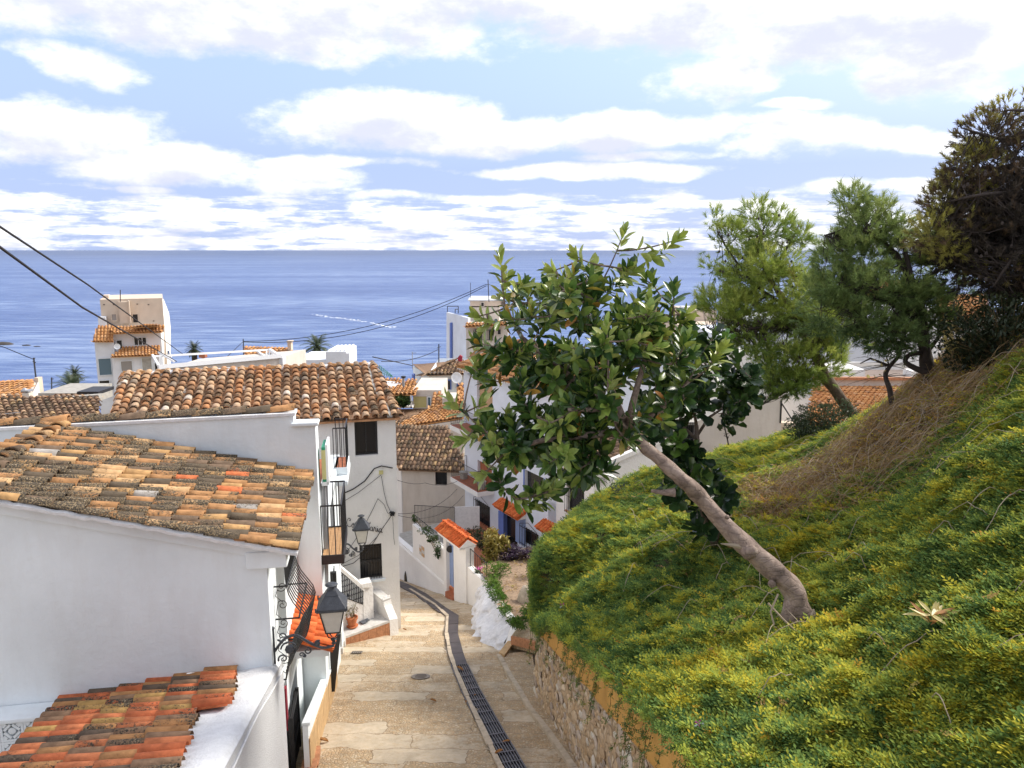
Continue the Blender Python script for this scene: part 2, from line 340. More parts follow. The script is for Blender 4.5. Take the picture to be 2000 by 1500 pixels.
M['grn']=mat('green_shop_sign',(.03,.30,.16),.5,var=.2)
M['yel']=mat('faded_yellow',(.60,.55,.25),.7,var=.1)
M['dbt']=mat('dark_blue_glazed_tile',(.012,.03,.09),.12,spec=.6)
M['greynet']=mat('green_netting',(.10,.32,.22),.8)
M['tsoil']=mat('garden_soil',(.34,.24,.16),.95,bump=1,bscale=50,var=.5,vscale=14)
M['rockw']=mat('whitewashed_rock',(.70,.70,.72),.9,bump=1.0,bscale=14,var=.2,vscale=9)
M['rock']=mat('pale_rock',(.50,.42,.32),.9,bump=.8,bscale=16,var=.35,vscale=9)
M['pink']=mat('pink_petals',(.65,.12,.42),.6)
M['red']=mat('red_cloth',(.30,.03,.05),.8)
M['ochret']=mat('ochre_stone_cladding',(.55,.36,.18),.8,bump=.5,bscale=20,var=.3,vscale=7)
# ---------------------------------------------------------------- roof tiles
def tile_mesh(name,r0=.088,r1=.072,L=.42,th=.014,seg=6,mat_=None):
    vs=[];fs=[]
    for (y,r,z) in ((0,r0,.012),(L,r1,-.018)):
        for k in range(seg+1):
            a=math.pi*k/seg; vs.append((-r*math.cos(a),y,r*math.sin(a)*.82+z))
    n=seg+1
    for k in range(seg): fs.append((k,k+1,n+k+1,n+k))
    b=len(vs)
    for k in range(seg+1):
        a=math.pi*k/seg; vs.append((-(r0-th)*math.cos(a),0,(r0-th)*math.sin(a)*.82+.006))
    for k in range(seg+1):
        a=math.pi*k/seg; vs.append((-(r0-th)*math.cos(a),L*.5,(r0-th)*math.sin(a)*.82-.01))
    for k in range(seg): fs.append((k+1,k,b+k,b+k+1)); fs.append((b+k+1,b+k,b+n+k,b+n+k+1))
    return vs,fs
TV,TF=tile_mesh('t')
def roof(parent,name,pts,kind='big',pitch=.21,expo=.33,nobj=0,over=0.0,jit=1.0,thick=.05,label=None,side=1,chan=True):
    """pts: 3D polygon; pts[0]->pts[1] is the eave. Builds a deck part, channel tiles and cover tiles."""
    P=[Vector(p) for p in pts]; ex=(P[1]-P[0]); W=ex.length; ex.normalize()
    nn=ex.cross(P[2]-P[1]).normalized()
    if nn.z<0: nn=-nn
    ey=nn.cross(ex).normalized()
    if ey.dot(P[2]-P[1])<0: ey=-ey
    Q=[((p-P[0]).dot(ex),(p-P[0]).dot(ey)) for p in P]
    dk=MB(); dk.prism([p-nn*.01 for p in P],-nn*thick); ro=dk.build(name,TM[kind][1],parent)
    if label: ro['label']=label
    def yr(x):
        ys=[]
        for i in range(len(Q)):
            (x0,y0),(x1,y1)=Q[i],Q[(i+1)%len(Q)]
            if (x0-x)*(x1-x)<0: ys.append(y0+(y1-y0)*(x-x0)/(x1-x0))
        return (min(ys),max(ys)) if len(ys)>1 else None
    xs=[q[0] for q in Q]; x0,x1=min(xs),max(xs); nc=max(1,round((x1-x0)/pitch)); pt=(x1-x0)/nc; sca=pt/.21
    tiles=[]; ch=MB()
    right=ex if ex.cross(ey).dot(nn)>0 else -ex
    for c in range(nc):
        x=x0+(c+.5)*pt; r=yr(x)
        if r and r[1]-r[0]>.05:
            y=r[0]-over; k=0
            y0=math.floor((r[0])/expo)*expo if r[0]>.02 else r[0]-over
            y=y0
            while y<r[1]-.08*sca:
                if y>=r[0]-over-.2:
                    tiles.append((x,y)); 
                y+=expo
        xc=x0+c*pt
        for xx in (xc,):
            r=yr(min(max(xx,x0+.02),x1-.02))
            if r and r[1]-r[0]>.05 and chan:
                y=r[0]-over*.6
                rc=random.random()*.98+.01
                while y<r[1]-.02:
                    y2=min(y+expo,r[1]); vs=[];
                    for (yy,zz) in ((y,.02),(y2+.02,.004)):
                        for s in range(5):
                            a=math.pi*(s/4); vs.append(P[0]+ex*(xx+.5*pt*math.cos(a))+ey*yy+nn*(.055*sca-.05*sca*math.sin(a)+zz))
                    ch.add(vs,[(s,s+1,5+s+1,5+s) for s in range(4)],.01+.98*random.random()); y=y2
    if ch.v: ch.build('channel_tiles',TM[kind][1],ro,kind='stuff')
    cam0=Vector((0,0,0))
    tiles.sort(key=lambda t:(P[0]+ex*t[0]+ey*t[1]).length)
    me=None; V=[];F=[];RN=[]
    B=Matrix((right,ey,nn)).transposed().to_4x4()
    for i,(x,y) in enumerate(tiles):
        j=lambda a:(random.random()-.5)*2*a*jit
        Mx=Matrix.Translation(P[0]+ex*(x+j(.008))+ey*(y+j(.018))+nn*(.045*sca+j(.004)))@B@Matrix.Rotation(R(j(2.2)),4,'Z')@Matrix.Rotation(R(j(1.2)-1.5),4,'X')@Matrix.Diagonal((sca*(1+j(.05)),expo/.33,sca*(1+j(.06)),1))
        if i<nobj:
            if me is None:
                mb=MB(); mb.add(TV,TF); me=mb.mesh('tile',TM[kind][0],smooth=False)
                me.polygons.foreach_set('use_smooth',[i2<6 for i2 in range(len(me.polygons))])
            inst('tile',me,ro,Mx)
        else:
            b=len(V); V+=[Mx@Vector(v) for v in TV]; F+=[tuple(q+b for q in f) for f in TF]; RN+=[.01+.98*random.random()]*len(TF)
    if V: npobj('roof_tiles',[tuple(v) for v in V],F,TM[kind][1],ro,rnd=RN,smooth=False,kind='stuff')
    return ro
def ridge(parent,a,b,kind='big',L=.38,r=1.15,nobj=True,name='ridge_tile',up=Vector((0,0,1)),mort=True):
    a,b=Vector(a),Vector(b); d=(b-a); n=max(1,int(d.length/(L*.85))); d.normalize(); x=d.cross(up).normalized(); z=x.cross(d)
    B=Matrix((x,d,z)).transposed().to_4x4(); st=(b-a).length/n; mb=MB(); mb.add(TV,TF); me=mb.mesh(name,TM[kind][0])
    me.polygons.foreach_set('use_smooth',[i2<6 for i2 in range(len(me.polygons))])
    for i in range(n):
        inst(name,me,parent,Matrix.Translation(a+d*(i*st)+z*(.03+random.uniform(-.006,.006)))@B@Matrix.Rotation(R(random.uniform(-2,2)),4,'Z')@Matrix.Diagonal((r,st/.36,r,1)))
    if mort:
        m=MB(); m.tube([a+d*(k*(b-a).length/20)+Vector((0,0,random.uniform(-.01,.01))) for k in range(21)],[.085*r+random.uniform(-.01,.012) for _ in range(21)],7); m.build('mortar',M['mortar'] if kind!='big' else M['cream'],parent)
def window(parent,fr,a0,a1,z0,z1,rec=.14,frame=.04,fmat='iron',bars=0,cross=0,pane='dark',label=None,sill=None,grill=0,gmat='iron',goff=.03):
    mb=MB(); fr.box(mb,a0-.01,a1+.01,-rec-.02,-rec,z0-.01,z1+.01); o=mb.build('window',M[pane],parent)
    if label: o['label']=label
    if frame:
        f=MB(); fr.box(f,a0,a0+frame,-rec,-rec+.035,z0,z1); fr.box(f,a1-frame,a1,-rec,-rec+.035,z0,z1); fr.box(f,a0+frame,a1-frame,-rec,-rec+.035,z1-frame,z1); fr.box(f,a0+frame,a1-frame,-rec,-rec+.035,z0,z0+frame)
        for i in range(bars):
            a=a0+(a1-a0)*(i+1)/(bars+1); fr.box(f,a-.015,a+.015,-rec,-rec+.03,z0+frame,z1-frame)
        for i in range(cross):
            z=z0+(z1-z0)*(i+1)/(cross+1); fr.box(f,a0+frame,a1-frame,-rec+.001,-rec+.028,z-.012,z+.012)
        f.build('frame',M[fmat],o)
    if grill:
        g=MB()
        for i in range(grill+1):
            a=a0+(a1-a0)*i/grill; g.tube([fr.P(a,goff,z0-.05),fr.P(a,goff,z1+.05)],.009,5)
        for z in (z0-.02,(z0+z1)/2,z1+.02): g.tube([fr.P(a0-.03,goff,z),fr.P(a1+.03,goff,z)],.011,5)
        g.build('grille',M[gmat],o)
    if sill:
        s=MB(); fr.box(s,a0-.08,a1+.08,-.1,.07,z0-.07,z0-.005); s.build('sill',M[sill],o)
    return o
def railing(parent,pts,h,n_per_m=8,mat_='iron',name='railing',r=.007,rail=.013,z0=.06,obj=False):
    """pts: floor polyline; top rail, bottom rail and upright bars"""
    g=MB(); pts=[Vector(p) for p in pts]
    up=Vector((0,0,h))
    g.tube([p+up for p in pts],rail,6); g.tube([p+Vector((0,0,z0)) for p in pts],r*1.2,5)
    for i in range(len(pts)-1):
        a,b=pts[i],pts[i+1]; L=(b-a).length; n=max(1,int(L*n_per_m))
        for k in range(n+1):
            p=a+(b-a)*k/n; g.tube([p+(Vector((0,0,z0)) if k not in (0,n) else Vector((0,0,0))),p+up],r if k not in (0,n) else r*1.7,5)
    return g.build(name,M[mat_],parent)
# ================================================================ setting: sea, terrain, street
SEA=-50.0
def seamat():
    m=mat('sea_water',(.02,.08,.26),.38,spec=.28); t=m.node_tree; p=t.nodes['Principled BSDF']; geo=N(t,'ShaderNodeNewGeometry')
    mp=N(t,'ShaderNodeMapping'); mp.inputs['Scale'].default_value=(.35,1.0,1); lk(t,geo.outputs['Position'],mp.inputs['Vector'])
    hs=None
    for s,a in ((.22,.5),(.045,1.2),(.9,.25)):
        n=N(t,'ShaderNodeTexNoise'); n.inputs['Scale'].default_value=s; n.inputs['Detail'].default_value=6; n.inputs['Roughness'].default_value=.6; lk(t,mp.outputs[0],n.inputs['Vector'])
        h=mth(t,'MULTIPLY',n.outputs['Fac'],a); hs=h if hs is None else mth(t,'ADD',hs,h)
    b=N(t,'ShaderNodeBump'); b.inputs['Strength'].default_value=.7; b.inputs['Distance'].default_value=2.5; lk(t,hs,b.inputs['Height']); lk(t,b.outputs[0],p.inputs['Normal'])
    # wind bands: streaks of differently ruffled water
    mp2=N(t,'ShaderNodeMapping'); mp2.inputs['Scale'].default_value=(.0014,.006,1); lk(t,geo.outputs['Position'],mp2.inputs['Vector'])
    n=N(t,'ShaderNodeTexNoise'); n.inputs['Scale'].default_value=1; n.inputs['Detail'].default_value=7; lk(t,mp2.outputs[0],n.inputs['Vector'])
    mp3=N(t,'ShaderNodeMapping'); mp3.inputs['Scale'].default_value=(.03,.15,1); lk(t,geo.outputs['Position'],mp3.inputs['Vector'])
    n3=N(t,'ShaderNodeTexNoise'); n3.inputs['Scale'].default_value=1; n3.inputs['Detail'].default_value=5; lk(t,mp3.outputs[0],n3.inputs['Vector'])
    f=mth(t,'ADD',mth(t,'MULTIPLY',n.outputs['Fac'],.42),mth(t,'MULTIPLY',n3.outputs['Fac'],.58))
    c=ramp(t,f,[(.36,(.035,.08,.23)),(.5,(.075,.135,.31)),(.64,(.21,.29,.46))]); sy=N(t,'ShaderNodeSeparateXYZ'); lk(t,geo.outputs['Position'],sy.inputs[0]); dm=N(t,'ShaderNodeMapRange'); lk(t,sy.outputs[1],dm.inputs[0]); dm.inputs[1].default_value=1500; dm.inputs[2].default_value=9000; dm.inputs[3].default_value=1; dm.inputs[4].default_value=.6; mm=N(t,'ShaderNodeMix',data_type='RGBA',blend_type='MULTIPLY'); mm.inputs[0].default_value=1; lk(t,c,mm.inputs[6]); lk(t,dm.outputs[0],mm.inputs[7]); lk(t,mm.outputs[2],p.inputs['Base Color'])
    return m
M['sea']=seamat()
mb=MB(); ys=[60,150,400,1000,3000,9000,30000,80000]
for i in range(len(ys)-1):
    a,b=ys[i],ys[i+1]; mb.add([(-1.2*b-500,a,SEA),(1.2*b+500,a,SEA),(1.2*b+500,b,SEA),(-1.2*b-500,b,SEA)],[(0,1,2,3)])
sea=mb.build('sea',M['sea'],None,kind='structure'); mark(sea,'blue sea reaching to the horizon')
# foam wake and offshore rocks
M['foam']=mat('foam',(.75,.80,.88),.9)
def foam_strip(px,w):
    mb=MB(); P=[]
    for (u,v) in px:
        d=D(u,v); P.append(d*(SEA/d.z)+Vector((0,0,.05)))
    pts=[]
    for i in range(len(P)-1):
        for k in range(14): pts.append(P[i].lerp(P[i+1],k/14))
    for p in pts:
        if random.random()<.8:
            ww=w*random.uniform(.3,1); L=(pts[1]-pts[0]).length*random.uniform(.5,1.1); q=p+Vector((random.uniform(-1,1),random.uniform(-1,1)*w*.4,0))
            a=[q+Vector((L*math.cos(t)*.6,ww*math.sin(t)*.5*random.uniform(.6,1.1),0)) for t in [k*math.pi/4 for k in range(8)]]
            mb.add(a,[tuple(range(8))])
    return mb
mark(foam_strip([(612,614),(640,619),(668,622),(700,626),(740,634),(770,640)],7).build('boat_wake',M['foam'],kind='stuff'),'thin white streak of foam left on the sea')
M['searock']=mat('dark_sea_rock',(.08,.07,.06),.8,bump=.8,bscale=1,var=.4,vscale=.6)
def rock_mesh(name,mat_,seed,sub=2,rough=.35):
    bm=bmesh.new(); bmesh.ops.create_icosphere(bm,subdivisions=sub,radius=1)
    for v in bm.verts:
        n=noise.noise(v.co*1.3+Vector((seed*3.1,seed,0))); v.co*=1+rough*n
    me=bpy.data.meshes.new(name); bm.to_mesh(me); bm.free(); me.materials.append(mat_)
    me.polygons.foreach_set('use_smooth',[True]*len(me.polygons)); return me
for i,(u,v,s,l) in enumerate([(6,673,5,'dark rock with surf at the left edge of the sea'),(52,675,1.8,'middle small dark rock breaking the sea surface'),(72,677,1.4,'outermost small dark rock in the sea right of the others')]):
    d=D(u,v); p=d*(SEA/d.z); o=inst('sea_rock',rock_mesh('sea_rock',M['searock'],i),None,Matrix.Translation(p)@Matrix.Diagonal((s*1.3,s*.6,s*.3,1))); mark(o,l,'rock','rocks out in the sea')
# ---- terrain under the town
def terr(x,y):
    if y<32: z=zr(y)-.6
    elif y<80: z=zr(32)-.6-(y-32)*.115
    else: z=max(-56,-20.1-(y-80)*.215)
    if x>0 and y<36: z=min(z,zr(y)-.6)
    return z
V=[];F=[]; xs=np.concatenate([np.linspace(-400,-40,12),np.linspace(-36,36,37),np.linspace(40,400,12)]); ysr=np.concatenate([np.linspace(-6,60,45),np.linspace(65,330,40)])
for y in ysr:
    for x in xs: V.append((x,y,terr(x,y)+(.4*noise.noise(Vector((x*.1,y*.1,0))) if y>40 else 0)))
nx=len(xs)
for j in range(len(ysr)-1):
    for i in range(nx-1): F.append((j*nx+i,j*nx+i+1,(j+1)*nx+i+1,(j+1)*nx+i))
M['earth']=mat('dry_earth',(.30,.25,.17),.95,bump=.6,bscale=3,var=.4,vscale=.5)
mark(npobj('ground',V,F,M['earth'],smooth=True,kind='structure'),'sloping ground under the town falling to the sea')
# ---- street material
def cobble(name,gold=(.52,.39,.24),pale=(.54,.45,.33),patches=True,vs=19):
    m=mat(name,gold,.88,spec=.25); t=m.node_tree; p=t.nodes['Principled BSDF']; geo=N(t,'ShaderNodeNewGeometry')
    pos=geo.outputs['Position']
    nz=N(t,'ShaderNodeTexNoise'); nz.inputs['Scale'].default_value=3; lk(t,pos,nz.inputs['Vector'])
    vo=N(t,'ShaderNodeTexVoronoi',feature='F1'); vo.inputs['Scale'].default_value=vs; lk(t,pos,vo.inputs['Vector'])
    ve=N(t,'ShaderNodeTexVoronoi',feature='DISTANCE_TO_EDGE'); ve.inputs['Scale'].default_value=vs; lk(t,pos,ve.inputs['Vector'])
    sepc=N(t,'ShaderNodeSeparateColor'); lk(t,vo.outputs['Color'],sepc.inputs[0])
    peb=ramp(t,sepc.outputs[0],[(0,(.48,.32,.17)),(.3,(.60,.43,.26)),(.55,(.53,.39,.25)),(.8,(.68,.56,.40)),(1,(.42,.34,.24))])
    em=N(t,'ShaderNodeMapRange'); lk(t,ve.outputs['Distance'],em.inputs[0]); em.inputs[1].default_value=.02; em.inputs[2].default_value=.22
    pc=N(t,'ShaderNodeMix',data_type='RGBA'); lk(t,em.outputs[0],pc.inputs[0]); pc.inputs[6].default_value=(*[c*.80 for c in gold],1); lk(t,peb,pc.inputs[7])
    n1=N(t,'ShaderNodeTexNoise'); n1.inputs['Scale'].default_value=1.1; n1.inputs['Detail'].default_value=7; n1.inputs['Roughness'].default_value=.62; lk(t,pos,n1.inputs['Vector'])
    n2=N(t,'ShaderNodeTexNoise'); n2.inputs['Scale'].default_value=9; n2.inputs['Detail'].default_value=8; n2.inputs['Roughness'].default_value=.7; lk(t,pos,n2.inputs['Vector'])
    # cement skim: rectangular repairs (white noise per paving bay) with ragged edges
    br=N(t,'ShaderNodeTexBrick'); br.inputs['Scale'].default_value=1; br.inputs['Brick Width'].default_value=1.55; br.inputs['Row Height'].default_value=.62; br.inputs['Mortar Size'].default_value=.012; br.inputs['Mortar Smooth'].default_value=.6
    br.inputs['Color1'].default_value=(0,0,0,1); br.inputs['Color2'].default_value=(1,1,1,1); br.inputs['Bias'].default_value=0; br.offset=.37
    ad=N(t,'ShaderNodeVectorMath',operation='MULTIPLY_ADD'); lk(t,nz.outputs['Color'],ad.inputs[0]); ad.inputs[1].default_value=(.35,.35,0); lk(t,pos,ad.inputs[2]); lk(t,ad.outputs[0],br.inputs['Vector'])
    sp=N(t,'ShaderNodeSeparateColor'); lk(t,br.outputs['Color'],sp.inputs[0])
    pm=mth(t,'ADD',mth(t,'MULTIPLY',sp.outputs[0],.55),mth(t,'ADD',mth(t,'MULTIPLY',n1.outputs['Fac'],.6),mth(t,'MULTIPLY',n2.outputs['Fac'],.35)))
    pr=N(t,'ShaderNodeMapRange'); lk(t,pm,pr.inputs[0]); pr.inputs[1].default_value=.72 if patches else 1.2; pr.inputs[2].default_value=.84 if patches else 1.4
    cem=ramp(t,n2.outputs['Fac'],[(.25,tuple(c*.95 for c in gold)),(.5,pale),(.75,tuple(min(1,c*1.12) for c in pale))])
    mx=N(t,'ShaderNodeMix',data_type='RGBA'); lk(t,pr.outputs[0],mx.inputs[0]); lk(t,pc.outputs[2],mx.inputs[6]); lk(t,cem,mx.inputs[7])
    # grime
    n4=N(t,'ShaderNodeTexNoise'); n4.inputs['Scale'].default_value=2.3; n4.inputs['Detail'].default_value=9; n4.inputs['Roughness'].default_value=.72; lk(t,pos,n4.inputs['Vector'])
    g=N(t,'ShaderNodeMapRange'); lk(t,n4.outputs['Fac'],g.inputs[0]); g.inputs[1].default_value=.3; g.inputs[2].default_value=.7; g.inputs[3].default_value=.72; g.inputs[4].default_value=1.12
    ml=N(t,'ShaderNodeMix',data_type='RGBA',blend_type='MULTIPLY'); ml.inputs[0].default_value=1; lk(t,mx.outputs[2],ml.inputs[6]); lk(t,g.outputs[0],ml.inputs[7]); jm=N(t,'ShaderNodeMix',data_type='RGBA'); lk(t,mth(t,'MULTIPLY',mth(t,'MULTIPLY',br.outputs['Fac'],n4.outputs['Fac'],clamp=True),1.1,clamp=True),jm.inputs[0]); lk(t,ml.outputs[2],jm.inputs[6]); jm.inputs[7].default_value=(.16,.11,.07,1); lk(t,jm.outputs[2],p.inputs['Base Color'])
    hp=mth(t,'MULTIPLY',em.outputs[0],mth(t,'SUBTRACT',1.0,pr.outputs[0]))
    b=N(t,'ShaderNodeBump'); b.inputs['Strength'].default_value=.8; b.inputs['Distance'].default_value=.012; lk(t,mth(t,'ADD',hp,mth(t,'MULTIPLY',n2.outputs['Fac'],.9)),b.inputs['Height']); lk(t,b.outputs[0],p.inputs['Normal'])
    return m
M['cob']=cobble('cobbled_street'); M['cob2']=cobble('pebble_pavement',patches=False,vs=20)
# street sheet: shallow treads separated by low ragged risers
steps=[9.0,10.35,11.3,12.5,13.55,14.4,15.6,16.5,17.9,19.4,20.9,22.4,24.2,26]
def zstreet(x,y):
    z=zr(y); base=z
    yy=y+.18*noise.noise(Vector((x*.8,y*.2,3)))+.06*x
    for i,s in enumerate(steps):
        d=yy-s
        if -.9<d<0: base+=.035*(1+d/.9)
        elif 0<=d<.05: base+=.035*(1-d/.05)
    return base+.012*noise.noise(Vector((x*1.3,y*1.3,0)))
V=[];F=[]; xs=np.linspace(-10,3.4,84); ysr=np.concatenate([np.arange(4,26,.05),np.arange(26,44,.3)])
for y in ysr:
    for x in xs: V.append((x,y,zstreet(x,y)))
nx=len(xs)
for j in range(len(ysr)-1):
    for i in range(nx-1): F.append((j*nx+i,j*nx+i+1,(j+1)*nx+i+1,(j+1)*nx+i))
street=mark(npobj('street',V,F,M['cob'],smooth=True,kind='structure'),'steep cobbled and cement patched street between the white houses')
def cover(u,v,w,l,name,label,cat):
    c=G(u,v); t=thing(name,label,cat,c+Vector((0,0,.03)))
    mb=MB(); sl=Matrix.Rotation(-math.atan(GS),3,'X')
    if name=='manhole_cover':
        mb.lathe(c+Vector((0,0,.035)),[(w,0),(w,.02)],20,sl); mb.build('lid',M['conc2'],t); m2=MB()
        for k in range(5): m2.box(c+Vector((0,0,.06))+sl@Vector((0,(k-2)*w*.3,0)),(w*1.3*(1-.12*abs(k-2)),.02,.012),sl)
        m2.build('rib',M['conc2'],t)
    else:
        mb.box(c+Vector((0,0,.04)),(w,l,.02),sl); mb.build('plate',M['conc2'],t); m2=MB()
        for k in range(5): m2.box(c+Vector(((k-2)*w*.19,0,.053))+Vector((0,0,0)),(.012,l*.8,.012),sl)
        m2.build('rib',M['iron'],t)
M['conc2']=mat('worn_iron_cover',(.23,.20,.17),.7,bump=.3,var=.3)
cover(822,1325,.21,.2,'manhole_cover','round worn manhole cover in the middle of the street','manhole cover')
cover(697,1277,.26,.2,'access_plate','small square metal cover near the pot planters','drain cover')
# drain
cl=[(760,1134),(790,1146),(822,1163),(858,1190),(884,1206),(881,1240),(890,1280),(897,1302),(918,1350),(942,1396),(965,1440),(985,1475),(1006,1515),(1030,1565)]
CLP=[G(u,v) for u,v in cl]
dr=thing('street_drain','long drainage channel down the street, slate plates then iron grating','drain',CLP[7])
def side(i,P=CLP):
    t=(P[min(i+1,len(P)-1)]-P[max(i-1,0)]); t.z=0; t.normalize(); return Vector((t.y,-t.x,0))
HW=.19
M['plate']=mat('dark_slate_plate',(.075,.062,.062),.55,bump=.2,bscale=12,var=.3,vscale=4)
M['grate']=mat('worn_steel_grate',(.13,.12,.125),.45,metal=.5,var=.3,vscale=8)
ch=MB()
for i in range(len(CLP)-1):
    a,b=CLP[i],CLP[i+1]; sa,sb=side(i),side(i+1); L=(b-a).length
    if i<7:
        n=max(1,round(L/1.05))
        for k in range(n):
            p,q=a.lerp(b,k/n+.006),a.lerp(b,(k+1)/n-.006); s0=sa.lerp(sb,k/n); s1=sa.lerp(sb,(k+1)/n)
            m=MB(); z=Vector((0,0,.036+random.uniform(0,.006))); m.prism([p-s0*HW+z,p+s0*HW+z,q+s1*HW+z,q-s1*HW+z],(0,0,.018)); m.build('cover_plate',M['plate'],dr)
    else:
        z=Vector((0,0,.038))
        m=MB(); m.add([a-sa*HW+z,a+sa*HW+z,b+sb*HW+z,b-sb*HW+z],[(0,1,2,3)]); m.build('channel_bed',M['dark'],dr)
        n=max(1,round(L/1.0))
        for k in range(n):
            p,q=a.lerp(b,k/n+.008),a.lerp(b,(k+1)/n-.008); s0=sa.lerp(sb,k/n); s1=sa.lerp(sb,(k+1)/n); m=MB(); z=Vector((0,0,.045))
            for j in range(9):
                f=-1+2*j/8; w_=.0075 if 0<j<8 else .012
                m.prism([p+s0*(f*HW-w_)+z,p+s0*(f*HW+w_)+z,q+s1*(f*HW+w_)+z,q+s1*(f*HW-w_)+z],(0,0,.02))
            for e in (0.0,.5,1.0):
                c=p.lerp(q,e); s_=s0; dd=(q-p).normalized()*.012
                m.prism([c-s_*HW-dd+z,c+s_*HW-dd+z,c+s_*HW+dd+z,c-s_*HW+dd+z],(0,0,.022))
            m.build('grating',M['grate'],dr)
M['tankerb']=mat('tan_cement',(.52,.43,.32),.9,bump=.4,bscale=30,var=.3,vscale=6)
# pale kerb strip on the left of the drain, in worn lengths
kb=thing('drain_kerb','pale cement kerb strip along the left side of the drain','kerb',CLP[9])
kpl=[(800,1152),(850,1184),(874,1206),(872,1240),(879,1280),(893,1320),(912,1365),(934,1412),(957,1460),(978,1505),(1000,1560)]
KP=[G(*q) for q in kpl]
for i in range(len(KP)-1):
    a,b=KP[i],KP[i+1]; n=max(1,round((b-a).length/.9))
    for k in range(n):
        p,q=a.lerp(b,k/n+.004),a.lerp(b,(k+1)/n-.004); s0=side(i,KP); w_=.038+random.uniform(-.01,.01); m=MB(); z=Vector((0,0,.03+random.uniform(0,.012)))
        m.prism([p-s0*w_+z,p+s0*w_+z,q+s0*w_+z,q-s0*w_+z],(0,0,.035)); m.build('kerb_stone',M['tankerb'],kb,bevel=.008)
# dry leaves on the street
def flatleaf(L=.16,W=.07,curl=.03):
    vs=[(0,-L/2,0)]; n=5
    for i in range(1,n):
        y=-L/2+L*i/n; w_=W/2*math.sin(math.pi*i/n)**.8
        vs+=[(-w_,y,curl),(0,y,0),(w_,y,curl)]
    vs.append((0,L/2,curl*.5)); e=len(vs)-1
    fs=[(0,2,1),(0,3,2)]
    for i in range(n-2):
        b=1+3*i; fs+=[(b,b+1,b+4,b+3),(b+1,b+2,b+5,b+4)]
    b=1+3*(n-2); fs+=[(b,b+1,e),(b+1,b+2,e)]
    return vs,fs
M['dryleaf']=mat('dry_leaf',(.36,.17,.05),.7,var=.4,vscale=25)
mb=MB(); mb.add(*flatleaf()); dl=mb.mesh('fallen_leaf',M['dryleaf'])
for i,(u,v,l) in enumerate([(898,1313,'dry brown leaf lying across the start of the grating'),(988,1456,'curled dry leaf beside the lowest grating'),(975,1478,'orange dry leaf lying on the lowest grating'),(846,1373,'flat brown leaf on the street left of the kerb'),(790,1233,'thin dark leaf stalk by the white pillar'),(910,1375,'small brown leaf at the kerb edge'),(632,1452,'dark dry leaf near the ochre wall base'),(928,1365,'tiny pale leaf on the middle grating')]):
    p=G(u,v)+Vector((0,0,.085 if i in(0,2,7) else .05)); o=inst('fallen_leaf',dl,None,Matrix.Translation(p)@Matrix.Rotation(random.uniform(0,6),4,'Z')@Matrix.Rotation(random.uniform(-.5,.5),4,'X')@Matrix.Scale(random.uniform(.8,1.3) if i not in (5,7) else .5,4)); mark(o,l,'leaf','dry leaves fallen on the street')

# ================================================================ house 1 (front left, lichened roof)
S1=Vector((-.167,.986,0)).normalized(); N1=Vector((-.986,-.167,0)).normalized()
C0=(-3.33,9.85)
Fw=Fr(C0,(N1.x,N1.y))            # wall facing the camera
Fs=Fr(C0,(S1.x,S1.y),out=(1,0))  # wall facing the street
h1=thing('white_house','white house at the lower left with an old lichen covered tile roof','house',(C0[0],C0[1],zr(9.85)))
E0=AY(582,1068,9.72); E1=AY(612,937,13.12); zz=(E0.z+E1.z)/2; E0.z=E1.z=zz
Rg0=E0+N1*4.05+Vector((0,0,1.04)); Rg1=E1+N1*4.0+Vector((0,0,1.04))
topz=lambda t:zz-.06+(t+.38)*1.04/4.05
mb=MB(); Fw.panel(mb,0,3.72,-9.5,lambda t:topz(t)-.0)
# street wall with a tall balcony opening, window and doorway
HB=(.75,1.6,-6.05,-4.42)
Fs.panel(mb,0,3.33,-9.5,zz-.03,[HB,(.55,1.25,-7.35,-6.55),(1.5,2.5,-9.3,-7.1)],depth=.3)
q=Fw.P(3.72,0,0); Fl=Fr((q.x,q.y),(S1.x,S1.y),out=(-1,0)); Fl.panel(mb,0,3.3,-9.5,zz+.9)
mb.build('wall',M['white'],h1)
r1=roof(h1,'roof',[E0,E1,Rg1,Rg0],'old',pitch=.205,expo=.335,nobj=260,jit=1.6)
ridge(r1,Rg0+Vector((0,-.05,.02)),Rg1+Vector((0,.05,.02)),'old',r=1.35,mort=False)
# verge tiles bedded in mortar along the near edge
ridge(r1,E0+Vector((0,-.02,.02)),Rg0+Vector((0,-.02,.02)),'old',L=.42,r=.95,name='verge_tile',mort=False)
mb=MB(); 
mb.tube([(E0+S1*-.05).lerp(Rg0+S1*-.05,k/60)+Vector((0,0,-.015+random.uniform(-.01,.012))) for k in range(61)],[.035+random.random()*.014 for k in range(61)],6)
mb.build('verge_mortar',M['mortar'],r1)
mb=MB(); # projecting cornice under the verge, following the slope
a0,a1=-.12,3.75
def corn(o0,o1,d0,d1):
    mb.hexa([Fw.P(a0,o0,topz(a0)-d1),Fw.P(a1,o0,topz(a1)-d1),Fw.P(a1,o1,topz(a1)-d1),Fw.P(a0,o1,topz(a0)-d1),Fw.P(a0,o0,topz(a0)-d0),Fw.P(a1,o0,topz(a1)-d0),Fw.P(a1,o1,topz(a1)-d0),Fw.P(a0,o1,topz(a0)-d0)])
corn(.002,.10,.0,.17)
Fw.box(mb,-.28,.25,-.2,.12,topz(0)-.30,topz(0)-.06)
mb.build('cornice',M['white'],h1,bevel=.015)
mb=MB(); Fs.box(mb,HB[0],HB[1],-.33,-.3,HB[2],HB[3]); mb.build('doorway',M['conc'],h1)
mb=MB(); Fs.box(mb,.55,1.25,-.32,-.3,-7.35,-6.55); mb.build('window',M['dark'],h1)
